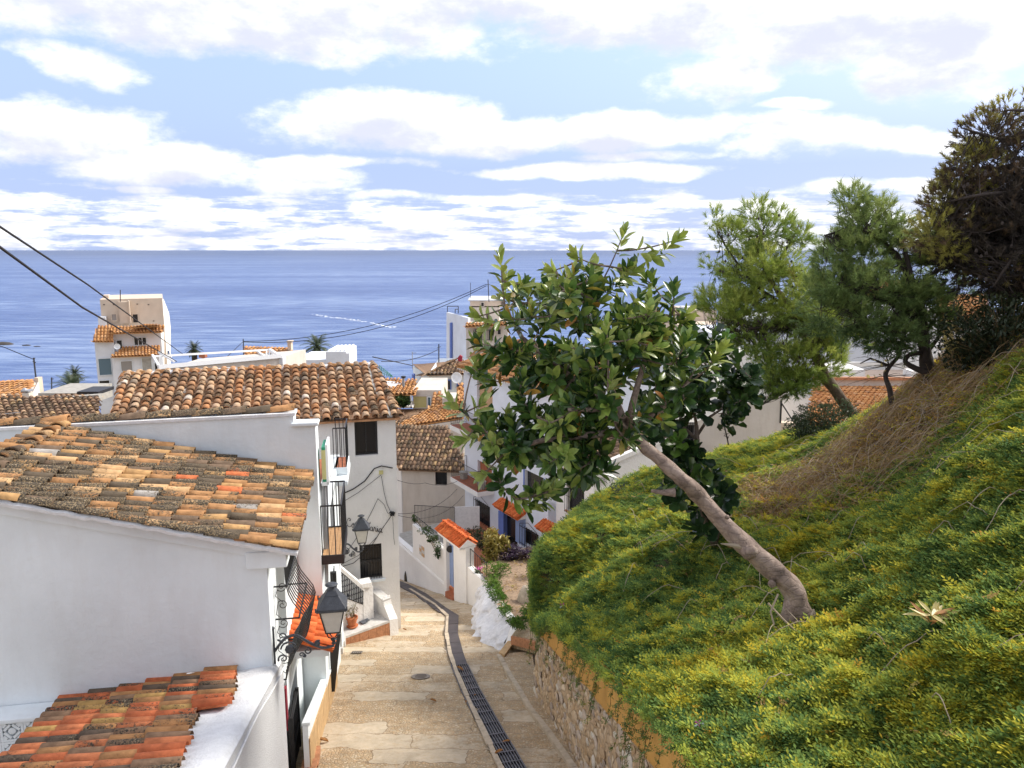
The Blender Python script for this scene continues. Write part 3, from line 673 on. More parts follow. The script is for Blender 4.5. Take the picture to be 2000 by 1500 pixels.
mb=MB(); Fs.box(mb,1.5,2.5,-.32,-.3,-9.3,-7.1); mb.build('door',M['dark'],h1)
mb=MB(); Fs.box(mb,.9,1.0,.0,.03,-7.3,-6.6); mb.build('shutter',M['red'],h1)
# bulging iron balcony grille: every bar is a part
bg_=thing('balcony_grille','tall bulging black iron grille on the white corner house above the near lamp','window grille',Fs.P(1.6,0,-6.1))
def belly(a,z1=-4.1,z0=-6.2,amt=.30):
    pts=[]
    for k in range(17):
        f=k/16; z=z1+(z0-z1)*f; o=.16+amt*(math.exp(-((f-.62)/.17)**2))-(.06 if f>.93 else 0)
        pts.append(Fs.P(a,o,z))
    return pts
for k in range(13):
    a=.5+1.15*k/12; mb=MB(); mb.tube(belly(a),.009,5); mb.build('bar',M['iron'],bg_)
for f_,o_ in ((-4.1,.16),(-4.75,.18),(-5.25,.33),(-6.2,.1)):
    mb=MB(); mb.tube([Fs.P(.48,0,f_),Fs.P(.48,o_,f_),Fs.P(1.67,o_,f_),Fs.P(1.67,0,f_)],.013,6); mb.build('rail',M['iron'],bg_)
def spiral(c,r,turns,ax,ay,rev=1,n=26,start=0,rin=.15):
    return [c+ax*(r*(rin+(1-rin)*k/n)*math.cos(start+rev*turns*2*math.pi*k/n))+ay*(r*(rin+(1-rin)*k/n)*math.sin(start+rev*turns*2*math.pi*k/n)) for k in range(n+1)]
Z3=Vector((0,0,1)); sc_=MB(); ax=(Fs.P(0,1,0)-Fs.P(0,0,0)); wl=(Fw.P(0,0,0)-Fw.P(1,0,0))
for k in range(5):
    c=Fs.P(.47,.09,-4.75-.28*k); s1=spiral(c+ax*.02,.075,1.4,ax,Z3,1 if k%2 else -1)
    sc_.tube(s1,.006,5); sc_.tube([s1[-1],c+ax*-.07+Z3*-.14,c+ax*.03+Z3*-.24],.006,5)
sc_.build('scroll_panel',M['iron'],bg_)
ig=thing('iron_gate','black iron gate leaf standing by the sunken doorway of the corner house','gate',Fs.P(1.6,.1,-9))
for k in range(12):
    mb=MB(); mb.tube([Fs.P(.95+.07*k,.08,zr(11)-.1),Fs.P(.95+.07*k,.08,-7.15)],.01,5); mb.build('bar',M['iron'],ig)
mb=MB()
for z in (-7.15,-7.7,-8.25): Fs.box(mb,.92,1.75,.06,.1,z-.02,z+.02)
Fs.box(mb,.90,.95,.05,.11,zr(11)-.1,-7.1); Fs.box(mb,1.72,1.77,.05,.11,zr(11)-.1,-7.1); mb.build('gate_frame',M['iron'],ig)
mb=MB(); Fs.box(mb,.9,1.77,.03,.05,-8.9,-7.15); mb.build('back_sheet',M['dark'],ig)
# ---- lower lean-to with bright tiles, bounded by a roughcast wall along the street
lt=thing('lean_to','low lean-to shed with orange and lichened tiles against the white wall','shed',Fw.P(1.5,1,-7))
pr=Fs.px(548,1290,off=.06); 
def onpl(u,v,off):  # pixel on the street-side plane at given offset
    a,z=Fs.px(u,v,off); return Fs.P(a,off,z)
TR0=onpl(552,1290,.07); TR1=onpl(438,1502,.07); dv=(TR1-TR0); TR1=TR0+dv*1.35
top=[TR0,TR1,TR1+N1*.62,TR0+N1*.62]
rw=thing('roughcast_wall','grey roughcast garden wall with white mortared top beside the lean-to roof','wall',TR0)
mb=MB(); low=Vector((0,0,-1)); 
mb.add([TR0,TR1,TR1+Vector((0,0,-4.5)),TR0+Vector((0,0,-4.5))],[(0,1,2,3)]); q=TR0-N1*0; mb.add([TR0,TR0+N1*.3,TR0+N1*.3+Vector((0,0,-4.5)),TR0+Vector((0,0,-4.5))],[(0,1,2,3)])
mb.build('wall_face',M['rough'],rw)
V=[];F=[]
for i in range(41):
    for j in range(13):
        p=TR0.lerp(TR1,i/40)+N1*(.62*j/12+ (random.uniform(-.03,.03) if j==12 else 0)); e=.05*math.sin(math.pi*min(1,j/8)) ; V.append(p+Vector((0,0,.03+e*.6+.012*noise.noise(p*6)-(.05 if j==0 else 0))))
for i in range(40):
    for j in range(12): F.append((i*13+j,i*13+j+1,(i+1)*13+j+1,(i+1)*13+j))
npobj('mortar_top',V,F,M['mortar'],rw,smooth=True)
mb=MB(); mb.tube([TR0.lerp(TR1,k/12)-N1*.012+Vector((0,0,-.10-.03*math.sin(k*.9))) for k in range(13)],.012,5); mb.build('mortar_seam',M['mortar'],rw)
# roof plane (eave on the left, tile rows parallel to the house wall)
ri0=TR0+N1*.60+Vector((0,-.02,.03)); ri1=TR1+N1*.60+Vector((0,0,.03))
def lowz(p): return None
ev0=ri0+N1*2.25+Vector((0,0,-.27)); ev1=ri1+N1*1.45+Vector((0,0,-.17))
ex_=(ev1-ev0)
# a rectangular deck: eave parallel to ridge, near end tapered
r2=roof(lt,'roof',[ri0+N1*2.25+Vector((0,0,-.27)),ri1+N1*2.25+Vector((0,0,-.27)),ri1,ri0],'low',pitch=.205,expo=.37,nobj=230,jit=1.7) if False else None
def taper_roof():
    # tiles laid by hand so that each course ends where the patio cuts it
    ro=MB(); ro.prism([ri0-Z3*.04,ri1-Z3*.04,ri1+N1*1.5+Z3*(-.22),ri0+N1*2.25+Z3*(-.31)],(0,0,-.08)); rr=ro.build('roof',TM['low'][1],lt)
    along=(ri1-ri0); L=along.length; along.normalize(); dn=(N1*2.25+Z3*-.27).normalized(); nn=along.cross(dn).normalized()
    if nn.z<0: nn=-nn
    ey=-dn; right=ey.cross(nn)
    B=Matrix((right,ey,nn)).transposed().to_4x4(); mb=MB(); mb.add(TV,TF); me=mb.mesh('tile',TM['low'][0])
    me.polygons.foreach_set('use_smooth',[i2<6 for i2 in range(len(me.polygons))])
    nr=int(L/.205); chn=MB()
    for r in range(nr):
        f=r/nr; W=2.27-.78*f*L/ L
        y=0; x=ri0+along*(.1+r*.205); k=0; n=int(W/.37)+1
        for k in range(n):
            dd=W-k*.37
            if dd<.1: break
            j=lambda a:random.uniform(-a,a)
            inst('tile',me,rr,Matrix.Translation(x+dn*(dd+j(.03))+along*j(.008)+nn*(.045+j(.006)))@B@Matrix.Rotation(R(j(3)),4,'Z')@Matrix.Rotation(R(j(1.5)-1.8),4,'X')@Matrix.Diagonal((1.05,1.05,1.05,1)))
            for s in (0,):
                vs=[]
                for (yy,zz_) in ((dd,.03),(dd-.40,.01)):
                    for q in range(5):
                        a=math.pi*q/4; vs.append(x+along*(.1025+.1*math.cos(a))+dn*yy+nn*(.05-.05*math.sin(a)+zz_))
                chn.add(vs,[(q,q+1,6+q,5+q) for q in range(4)],.01+.98*random.random())
    chn.build('channel_tiles',TM['low'][1],rr,kind='stuff')
    m=MB()
    for (f,g) in ((.12,.25),(.30,.45),(.05,.1)):
        p=ri0+along*(f*L*.5)+dn*g*1.0+nn*.14; m.add([p+Vector((random.uniform(-.07,.07),random.uniform(-.05,.05),random.uniform(0,.02))) for _ in range(5)],[(0,1,2),(0,2,3),(0,3,4)])
    m.build('plaster_flake',M['mortar'],rr)
    return rr
taper_roof()
mb=MB(); 
for (a,b) in (((0,0),(0,0)),): 
    mb.prism([ri0+N1*2.2+Z3*-.42,ri1+N1*1.45+Z3*-.36,ri1+N1*1.45+Z3*-3,ri0+N1*2.2+Z3*-3],N1*-.15)
mb.build('wall',M['white'],lt)
# patio parapet with pierced blocks and blue tiles
pp=thing('patio_parapet','white patio parapet of pierced ornamental blocks with dark blue tiles beside it','parapet',Fw.P(3.2,.4,-6.5))
Fp=Fr((Fw.P(0,.30,0).x,Fw.P(0,.30,0).y),(N1.x,N1.y))
zc=Fp.px(60,1404)[1]; ax0=Fp.px(94,1420)[0]
mb=MB(); Fp.box(mb,ax0-.30,ax0+1.6,-.29,.06,zc-.005,zc+.05); mb.build('coping',M['white'],pp,bevel=.012)
def block(a,z,w_,parent):
    m=MB(); t=.05
    Fp.box(m,a,a+w_,-t,.0,z,z+.03); Fp.box(m,a,a+w_,-t,0,z+w_-.03,z+w_); Fp.box(m,a,a+.03,-t,0,z+.03,z+w_-.03); Fp.box(m,a+w_-.03,a+w_,-t,0,z+.03,z+w_-.03)
    c=Fp.P(a+w_/2,-t/2,z+w_/2); dx=Fp.P(1,0,0)-Fp.P(0,0,0); o_=Fp.P(0,1,0)-Fp.P(0,0,0)
    B=Matrix((dx,-o_,Z3)).transposed()
    for k in range(4):
        an=math.pi/4+k*math.pi/2; 
        p=c+(dx*math.cos(an)+Z3*math.sin(an))*w_*.27
        m.box(p,(.035,t*.9,w_*.40),B@Matrix.Rotation(-an,3,'Y'))
        p=c+(dx*math.cos(an)+Z3*math.sin(an))*w_*.52; m.box(p,(.09,t*.9,w_*.2),B@Matrix.Rotation(-an,3,'Y'))
    m.lathe(c-o_*t*.45,[(w_*.17,0),(w_*.17,t*.8),(w_*.10,t*.9)],10,B@Matrix.Rotation(math.pi/2,3,'X'))
    m.build('pierced_block',M['white'],parent)
bw=.285
for i in range(5):
    for j in range(2): block(ax0+.01+i*bw,zc-.01-(j+1)*bw,bw-.004,pp)
mb=MB(); Fp.box(mb,ax0-.02,ax0+1.6,-.20,-.10,zc-.62,zc-.02); mb.build('backing_wall',M['white'],pp)
mb=MB(); Fp.box(mb,ax0-.05,ax0+1.6,-.15,.16,zc-.70,zc-.58); mb.build('ledge',M['marble'],pp)
for i in range(3):
    for j in range(5):
        mb=MB(); Fp.box(mb,ax0-.16+.0-.15*i+.004,ax0-.01-.15*i-.004,-.09,-.06,zc-.03-.14*(j+1)+.004,zc-.03-.14*j-.004); o=mb.build('glazed_tile',M['dbt'] if (i+j)%4!=3 and i<2 else M['bluep'],pp)
for i in range(12):
    mb=MB(); Fp.box(mb,ax0-.1+.145*i,ax0+.04+.145*i,.10,.13,zc-.86,zc-.72); mb.build('glazed_tile',M['dbt'] if i%3 else M['bluep'],pp)
mb=MB(); Fp.box(mb,ax0-.5,ax0+2.2,.0,1.4,zc-3.2,zc-1.05); mb.build('patio_floor',M['conc'],pp)
# small grey block to the left past the wall end
mb=MB(); Fw.box(mb,3.8,5.5,-3.2,-.3,-9,-6.0); ob=mb.build('terrace_wall',M['conc'],None); mark(ob,'grey terrace wall glimpsed past the left end of the white wall','wall')

# ================================================================ house 2 (behind, with pillar and balconies)
F2c=Fs.P(3.36,.42,0); F2=Fr((F2c.x,F2c.y),(N1.x,N1.y)); F2s=Fr((F2c.x,F2c.y),(S1.x,S1.y),out=(1,0))
h2=thing('white_house','white house behind the lichened roof with a coped side wall and street balconies','house',(F2c.x,F2c.y,zr(13.2)))
zt2=F2.px(600,832)[1]; zc2=F2.px(560,812)[1]; aw=F2.px(574,830)[0]; zl=F2.px(2,840)[1]
L2=5.35
mb=MB(); F2.panel(mb,0,aw,-10.5,zt2)
def z2(a): return zc2+(zl-zc2)*(a-aw)/(L2-aw-.6)
F2.panel(mb,aw,L2+2,-9.5,z2,off=.0)
H2=[(2.6,3.5,-6.9,-5.3),(4.5,5.0,-6.9,-5.4),(3.9,4.6,-10.6,-8.7)]
F2s.panel(mb,0,.55,-10.8,zt2); F2s.panel(mb,.55,L2,-10.8,-5.1,H2,depth=.25); q=F2s.P(.55,0,0); Fk=Fr((q.x,q.y),(N1.x,N1.y),out=(0,1)); Fk.panel(mb,0,8,-5.1,lambda a:zt2)
mb.add([F2.P(0,0,zt2),F2.P(aw,0,zt2),F2.P(aw,-.5,zt2),F2.P(0,-.5,zt2)],[(0,1,2,3)])
mb.add([F2.P(aw,0,zt2),F2.P(aw,-.35,zt2),F2.P(aw,-.35,zc2),F2.P(aw,0,zc2)],[(0,1,2,3)])
e=F2s.P(L2,0,0); Fe=Fr((e.x,e.y),(N1.x,N1.y),out=(0,1)); Fe.panel(mb,0,3,-11.5,-5.1)
mb.build('wall',M['white'],h2)
mb=MB(); mb.prism([F2.P(.0,-.56,-5.1),F2.P(L2+2,-.56,-5.1),F2.P(L2+2,-5.3,-5.1),F2.P(0,-5.3,-5.1)],(0,0,-.15)); mb.build('terrace_floor',M['tfloor'],h2)
mb=MB(); F2.box(mb,-.06,aw+.05,-.28,.06,zt2+.002,zt2+.07); mb.build('pillar_cap',M['white'],h2,bevel=.02)
mb=MB(); F2s.box(mb,.56,L2+.05,-.2,.07,-5.16,-5.03) ; mb.build('parapet_cap',M['white'],h2)
cp=MB().build('coping',M['mortar'],h2)
mb=MB(); mb.hexa([F2.P(aw-.03,-.36,zc2),F2.P(L2+2,-.36,z2(L2+2)),F2.P(L2+2,.03,z2(L2+2)),F2.P(aw-.03,.03,zc2),F2.P(aw-.03,-.36,zc2+.05),F2.P(L2+2,-.36,z2(L2+2)+.05),F2.P(L2+2,.03,z2(L2+2)+.05),F2.P(aw-.03,.03,zc2+.05)]); mb.build('mortar_bed',M['mortar'],cp)
ridge(cp,F2.P(aw-.02,-.16,zc2+.05),F2.P(L2+1.6,-.16,z2(L2+1.6)+.05),'old',L=.46,r=1.35,mort=False,name='coping_tile')
for h in H2:
    mb=MB(); F2s.box(mb,h[0],h[1],-.28,-.25,h[2],h[3]); mb.build('door' if h[3]>-8 else 'window',M['dark'],h2)
# lower balcony (plank floor, black edge)
def balcony(a0,a1,z,dep,label,floor,nb,h=.95,edge='iron'):
    b=thing('balcony',label,'balcony',F2s.P((a0+a1)/2,0,z))
    n=5
    for k in range(n):
        m=MB(); o0=.02+dep*k/n; F2s.box(m,a0,a1,o0,o0+dep/n-.006,z,z+.03); m.build('floor_plank' if floor=='wood' else 'floor_tile',M[floor],b)
    m=MB(); F2s.box(m,a0-.03,a0,0,dep+.04,z-.12,z+.05); F2s.box(m,a1,a1+.03,0,dep+.04,z-.12,z+.05); F2s.box(m,a0,a1,dep+.005,dep+.045,z-.12,z+.05); m.build('edge_beam',M[edge],b)
    pts=[F2s.P(a0,.02,z+.04),F2s.P(a0,dep+.02,z+.04),F2s.P(a1,dep+.02,z+.04),F2s.P(a1,.02,z+.04)]
    g=MB(); g.tube([p+Z3*h for p in pts],.018,6); g.build('handrail',M['iron'],b)
    k0=[(F2s.P(a0,dep*k/3+.02,z+.04)) for k in range(4)]+[F2s.P(a0+(a1-a0)*k/nb,dep+.02,z+.04) for k in range(1,nb+1)]+[F2s.P(a1,dep*k/3+.02,z+.04) for k in range(0,3)]
    for p in k0:
        g=MB(); g.tube([p,p+Z3*h],.010,5); g.build('bar',M['iron'],b)
    return b
a1_,z1_=F2s.px(627,1060,0); 
balcony(.1,1.6,-5.57,.36,'long lower balcony with plank floor and black railing over the street','wood',16)
balcony(4.15,5.15,-5.06,.28,'small upper balcony with tiled floor beside the dark upper window','tfloor',7,edge='white')
mb=MB(); F2s.box(mb,3.6,5.2,.0,.34,-5.29,-5.19); o=mb.build('balcony_canopy',M['white'],None); mark(o,'white slab canopy under the upper balcony','canopy')
# green sign box and grey downpipe
sg=thing('shop_sign','green and yellow sign board in a white frame on the white pillar','sign',F2s.P(.5,.2,-3.6))
Ms=F2s
mb=MB(); Ms.box(mb,.35,.95,.06,.13,-4.2,-3.55); mb.build('board',M['grn'],sg)
mb=MB(); Ms.box(mb,.34,.36,.055,.14,-4.15,-3.6); mb.build('yellow_panel',M['yel'],sg)
mb=MB(); Ms.box(mb,.33,.97,.13,.17,-4.25,-3.5); Ms.box(mb,.33,.97,.04,.17,-4.27,-4.2); mb.build('sign_frame',M['whitem'],sg)
dp=thing('downpipe','grey drape of pipes and cables hanging down the white pillar corner','pipe',F2s.P(.4,.06,-5))
for k,(o_,r_) in enumerate(((.03,.022),(.075,.026),(.12,.018))):
    mb=MB(); mb.tube([F2s.P(.42+.04*k,o_,-4.25),F2s.P(.42+.03*k,o_*.95,-4.9),F2s.P(.46,.5*o_+.02,-5.6),F2s.P(.5,.03+.01*k,-6.3)],r_,7); mb.build('pipe',M['steel'],dp)
# low ochre-clad wall at the foot
A0=G(606,1512); A1=G(658,1335)
ow=thing('low_wall','low ochre stone-clad wall with a white sloping top at the foot of the houses','wall',A0)
dA=(A1-A0); up0=1.0; 
q0,q1=A0+Z3*-.1,A1+Z3*-.1; wv=N1*.08
mb=MB(); mb.hexa([q0,q1,q1+wv,q0+wv,q0+Z3*.93,q1+Z3*.74,q1+wv+Z3*.74,q0+wv+Z3*.93]); mb.build('wall_body',M['white'],ow)
nn_=-N1*.02; n=5
for k in range(n):
    for j in range(2):
        f0,f1=k/n+.003,(k+1)/n-.003; h0,h1_=.02+j*.34,.02+(j+1)*.34-.008
        p,q=q0.lerp(q1,f0),q0.lerp(q1,f1); mb=MB(); mb.prism([p+Z3*h0,q+Z3*h0,q+Z3*h1_,p+Z3*h1_],nn_); mb.build('cladding_slab',M['ochret'],ow)
mb=MB(); wt=N1*.09; mb.hexa([q0-N1*.03+Z3*.92,q1-N1*.03+Z3*.73,q1+wt+Z3*.73,q0+wt+Z3*.92,q0-N1*.03+Z3*.97,q1-N1*.03+Z3*.78,q1+wt+Z3*.78,q0+wt+Z3*.97]); mb.build('coping',M['white'],ow)
mb=MB(); 
for k in range(3):
    p=A0.lerp(A1,-.12+.11*k); mb.box(p+Vector((-.02,0,.06)),(.22,.5,.09),Matrix.Rotation(math.atan(.17),3,'Z')); 
o=mb.build('door_step',M['brick'],None); mark(o,'orange brick step at the foot of the low ochre wall','step')
# door awning with new orange tiles on house 2 (broad run facing the street)
aw_=thing('door_awning','bright orange tiled door awning partly behind the near lantern','awning',Fs.P(2.5,.3,-6.4))
mb=MB(); Fs.box(mb,1.82,3.3,.0,.62,-6.62,-6.5); mb.build('slab',M['white'],aw_)
roof(aw_,'tiled_top',[Fs.P(1.75,.70,-6.47),Fs.P(3.33,.70,-6.47),Fs.P(3.33,0,-6.2),Fs.P(1.75,0,-6.2)],'new',pitch=.20,expo=.36,nobj=40,jit=.5)
mb=MB(); mb.prism([F2s.P(.75,.02,-7.45),F2s.P(.75,.02,-8.65),F2s.P(.75,.08,-8.65),F2s.P(.75,.24,-7.45)],S1*.04); o=mb.build('open_shutter',M['iron'],None); mark(o,'black folded iron shutter seen edge-on under the near lantern','shutter')
mb=MB(); F2s.box(mb,1.35,1.42,.04,.16,-7.1,-6.4); 
for k in range(5): mb.tube([F2s.P(1.2+.12*k,.1,-7.1),F2s.P(1.2+.12*k,.1,-6.4)],.009,5)
o=mb.build('small_window_grille',M['iron'],None); mark(o,'small black window grille seen edge-on above the orange awning','window grille')
# ================================================================ Casa Maria house (big tiled roof)
CM0=AY(768,815,20.4); zE=CM0.z
eC=Vector((-.96,-.26,0)).normalized(); nC=Vector((-.36,.933,0)).normalized()
Fc=Fr((CM0.x+.04,CM0.y+.12),(eC.x,eC.y))
h3=thing('white_house','white house with the broad pale orange tile roof and iron lettering on its wall','house',Fc.P(0,0,-10.9))
wt_=Fc.rect(693,822,738,890); wl_=Fc.rect(703,1063,746,1131)
mb=MB(); Fc.panel(mb,0,6.85,-11.6,zE-.02,[wt_,wl_],depth=.22)
q=Fc.P(0,0,0); Fcr=Fr((q.x,q.y),(nC.x,nC.y),out=(1,0)); Fcr.panel(mb,0,3.6,-15,lambda a:zE-.05+a*.27)
q=Fc.P(6.85,0,0); Fcl=Fr((q.x,q.y),(nC.x,nC.y),out=(-1,0)); Fcl.panel(mb,0,3.6,-12,lambda a:zE-.05+a*.27)
mb.build('wall',M['white2'],h3)
eP=Fc.P(-.1,.2,zE); eQ=Fc.P(7.0,.2,zE); rise=nC*3.5+Z3*.93
rg=[eP,eQ,eQ+rise,eP+rise]
r3=roof(h3,'roof',rg,'big',pitch=.255,expo=.31,nobj=300,jit=1.2)
ridge(r3,eQ+rise,eP+rise,'org',L=.5,r=1.25)
ridge(r3,eP,eP+rise,'big',L=.4,r=1.35,mort=False,name='verge_tile'); ridge(r3,eQ,eQ+rise,'big',L=.4,r=1.35,mort=False,name='verge_tile')
mb=MB(); off=eC*.2; mb.prism([eP+off+Z3*.02,eP+off*1.7+Z3*.02,eP+rise+off*1.7+Z3*.02,eP+rise+off+Z3*.02],(0,0,.05)); mb.build('mortar_strip',M['conc'],r3)
window(h3,Fc,*wt_,rec=.16,frame=.045,bars=1)
wo_=window(h3,Fc,*wl_,rec=.16,frame=.04,bars=0,cross=1,sill='white'); g=MB()
for k in range(9):
    a=wl_[0]+(wl_[1]-wl_[0])*k/8; g.tube([Fc.P(a,-.02,wl_[2]),Fc.P(a,-.02,wl_[3])],.008,5)
for z in (wl_[2]+.08,(wl_[2]+wl_[3])/2,wl_[3]-.08): g.tube([Fc.P(wl_[0],-.02,z),Fc.P(wl_[1],-.02,z)],.009,5)
g.build('grille',M['iron'],wo_)
# iron script lettering  "Casa Maria"
def letters(s):
    c={}
    c['C']=[[(.62,.95),(.5,1.1),(.3,1.05),(.1,.75),(.05,.4),(.2,.08),(.45,.02),(.7,.2)],[(.62,.95),(.55,.8),(.42,.85)]]
    c['M']=[[(0,.0),(.12,.1),(.25,.9),(.3,1.05),(.35,.6),(.38,.1),(.6,.85),(.68,1.0),(.7,.5),(.74,.05),(.9,.1)]]
    c['a']=[[(.42,.42),(.28,.52),(.08,.35),(.06,.12),(.2,.0),(.36,.15),(.44,.5),(.42,.1),(.5,.0),(.6,.1)]]
    c['s']=[[(.0,.05),(.18,.4),(.24,.55),(.22,.35),(.34,.15),(.22,.0),(.06,.06)],[(.28,.03),(.42,.1)]]
    c['r']=[[(.0,.1),(.12,.5),(.14,.56),(.22,.44),(.32,.46),(.3,.12),(.4,.0),(.5,.1)]]
    c['i']=[[(.0,.1),(.12,.5),(.12,.1),(.2,.0),(.3,.1)],[(.14,.72),(.16,.76)]]
    w_={'C':.72,'M':.92,'a':.58,'s':.42,'r':.48,'i':.28,' ':.25}
    return c,w_
let=thing('house_lettering','black wrought iron script lettering on the white wall behind the far lantern','lettering',Fc.P(1.2,.03,-7.3))
c_,w__=letters(''); aL,zL=Fc.px(677,1028,.03); aR,zR_=Fc.px(747,1043,.03)
txt='Casa Maria'; tw=sum(w__[k] for k in txt); sc2=(aL-aR)/tw; x=0; slope=(zR_-zL)/(aL-aR)*.9
for k in txt:
    if k!=' ':
        m=MB()
        for st in c_[k]:
            pts=[]
            for (px_,py_) in st: pts.append(Fc.P(aL-(x+px_)*sc2,.03,zL+py_*sc2*1.25+slope*(x+px_)*sc2+.0))
            # smooth
            sm=[]
            for i in range(len(pts)-1):
                p0=pts[max(i-1,0)];p1=pts[i];p2=pts[i+1];p3=pts[min(i+2,len(pts)-1)]
                for t in (0,.25,.5,.75): sm.append(.5*((2*p1)+(p2-p0)*t+(2*p0-5*p1+4*p2-p3)*t*t+(3*p1-p0-3*p2+p3)*t**3))
            sm.append(pts[-1]); m.tube(sm,.0085,5)
        m.build('letter',M['iron'],let)
    x+=w__[k]
# junction boxes and cables on the wall
for (u,v,l) in ((744,922,'small beige junction box high on the white wall at the cable bend'),(671,940,'grey meter box on the white wall below the upper balcony'),(690,1082,'small grey switch box behind the far lamp bracket')):
    a,z=Fc.px(u,v,.0); m=MB(); Fc.box(m,a-.055,a+.055,0,.06,z-.05,z+.05); o=m.build('junction_box',M['yel'] if u==744 else M['conc'],None); mark(o,l,'junction box')
def cable(pts,r,label,name='cable',sag=0,mat_='cable',group=None):
    P=[Vector(p) for p in pts]; out=[]
    for i in range(len(P)-1):
        n=14 if sag else 5
        for k in range(n): t=k/n; out.append(P[i].lerp(P[i+1],t)-Z3*sag*4*t*(1-t))
    out.append(P[-1]); m=MB(); m.tube(out,r,5); o=m.build(name,M[mat_],None); return mark(o,label,'cable',group)
fc=lambda u,v,o=.03:Fc.P(Fc.px(u,v,o)[0],o,Fc.px(u,v,o)[1])
f2=lambda u,v,o=.06:F2s.P(F2s.px(u,v,o)[0],o,F2s.px(u,v,o)[1])
LC='loose cables strung on the white lettered wall'
cable([fc(668,965),fc(690,955),fc(712,940),fc(731,915),fc(745,910),fc(767,914)],.016,'thick black cable climbing the wall to the corner above the junction box')
cable([fc(670,980),fc(700,962),fc(744,928)],.007,'thin cable rising to the beige junction box')
cable([fc(745,930),fc(750,962),fc(756,985),fc(764,1002)],.007,'thin cable dropping from the beige box to the wire tangle')
cable([fc(738,974),fc(728,995),fc(710,1030),fc(680,1075),fc(655,1110)],.007,'thin diagonal cable passing behind the far lantern')
cable([fc(738,974),fc(750,985),fc(757,1002),fc(765,1005)],.006,'short slack cable curling to the wire tangle')
cable([fc(765,1006),fc(745,1035),fc(720,1075),fc(690,1100),fc(656,1110)],.009,'black cable running down across the lower window corner')
cable([fc(762,1010),fc(735,1050),fc(700,1085),fc(656,1108)],.006,'lower thin cable beside the black diagonal one')
cable([fc(767,1010),fc(769,1050),fc(771,1064)],.005,'thin wire hanging down the right wall edge')
m=MB()
for k in range(14):
    p=fc(766,1003,.06); m.tube([p+Vector([random.uniform(-.08,.08) for _ in range(3)]) for _ in range(5)],.006,4)
mark(m.build('wire_tangle',M['cable'],None),'black tangle of wires at the corner of the lettered wall','wire')
# stoop: white walls, lattice, stone scraps, pots
st=thing('stoop','white entrance stoop with a black lattice stair wall and stone scrap paving','stoop',G(720,1240))
g0=G(684,1257); g1=G(757,1243); dg=(g1-g0); dg.z=0; dg.normalize()
Fst=Fr((g0.x,g0.y),(dg.x,dg.y)); W0=(g1-g0).length
zb=zstreet(g0.x,g0.y)
zst=zb+.26
pg=[Fst.P(-.25,0,zst),Fst.P(W0+.18,0,zst-.05),Fst.P(W0+.28,-.9,zst-.05),Fst.P(-.25,-.9,zst)]
mb=MB(); mb.prism([p-Z3*.0 for p in pg],(0,0,-.06)); mb.build('stone_top',M['marble'],st)
for k in range(6):
    m=MB(); a=-.25+(W0+.43)*k/6; Fst.box(m,a+.004,a+(W0+.43)/6-.004,-.03,.0,zst-.9,zst-.07-.008*k); m.build('brick',M['brick'],st)
for k,(a,o,w_,d_) in enumerate([(.55,-.25,.16,.20),(.72,-.3,.09,.25),(.95,-.62,.22,.05),(.95,-.45,.05,.2),(1.0,-.8,.25,.10),(.25,-.45,.1,.1),(.05,-.6,.2,.16)]):
    m=MB(); Fst.box(m,a,a+w_,o-d_,o,zst+.003,zst+.022); m.build('slate_scrap',M['slate'] if k%4!=3 else M['marble'],st)
# white stair wall with lattice
Flt=Fr((Fst.P(0,-.42,0).x,Fst.P(0,-.42,0).y),(dg.x,dg.y))
def lp(u,v,o=0.): a,z=Flt.px(u,v,o); return Flt.P(a,o,z)
body=[lp(655,1180),lp(714,1185),lp(714,1262),lp(655,1300)]
mb=MB(); mb.prism([lp(640,1163),lp(652,1157),lp(710,1181),lp(710,1262),lp(640,1290)],nC*.14); mb.build('stair_wall',M['white2'],st)
mb=MB(); mb.prism([lp(652,1104,.03),lp(661,1104,.03),lp(712,1146,.03),lp(712,1156,.03)],nC*.2); mb.build('sloping_coping',M['white2'],st)
mb=MB(); mb.prism([lp(709,1146),lp(728,1144),lp(731,1252),lp(709,1262)],nC*.3); mb.prism([lp(706,1142,.04),lp(726,1138,.04),lp(727,1146,.04),lp(709,1148,.04)],nC*.36); mb.build('stair_pillar',M['white2'],st,bevel=.01)
m=MB(); P00,P10,P11,P01=lp(655,1160),lp(709,1180),lp(709,1150),lp(655,1110)
for k in range(13):
    f=k/12; m.tube([P00.lerp(P10,f),P01.lerp(P11,f)],.011,4)
for k in range(9):
    z=P10.z+(P01.z-P10.z)*k/8-.1
    pl=[]
    for i in range(25):
        f=i/24; lo=P00.lerp(P10,f).z; hi=P01.lerp(P11,f).z
        if lo<=z<=hi: q=P00.lerp(P10,f); pl.append(Vector((q.x,q.y,z+.02*math.cos(f*12*2*math.pi))))
    if len(pl)>1: m.tube(pl,.012,4)
m.tube([P00,P10,P11,P01,P00],.014,4); m.build('lattice',M['iron'],st)
e0,e1=Flt.P(Flt.px(655,1180)[0],-.12,0),Flt.P(Flt.px(714,1180)[0],-.12,0)
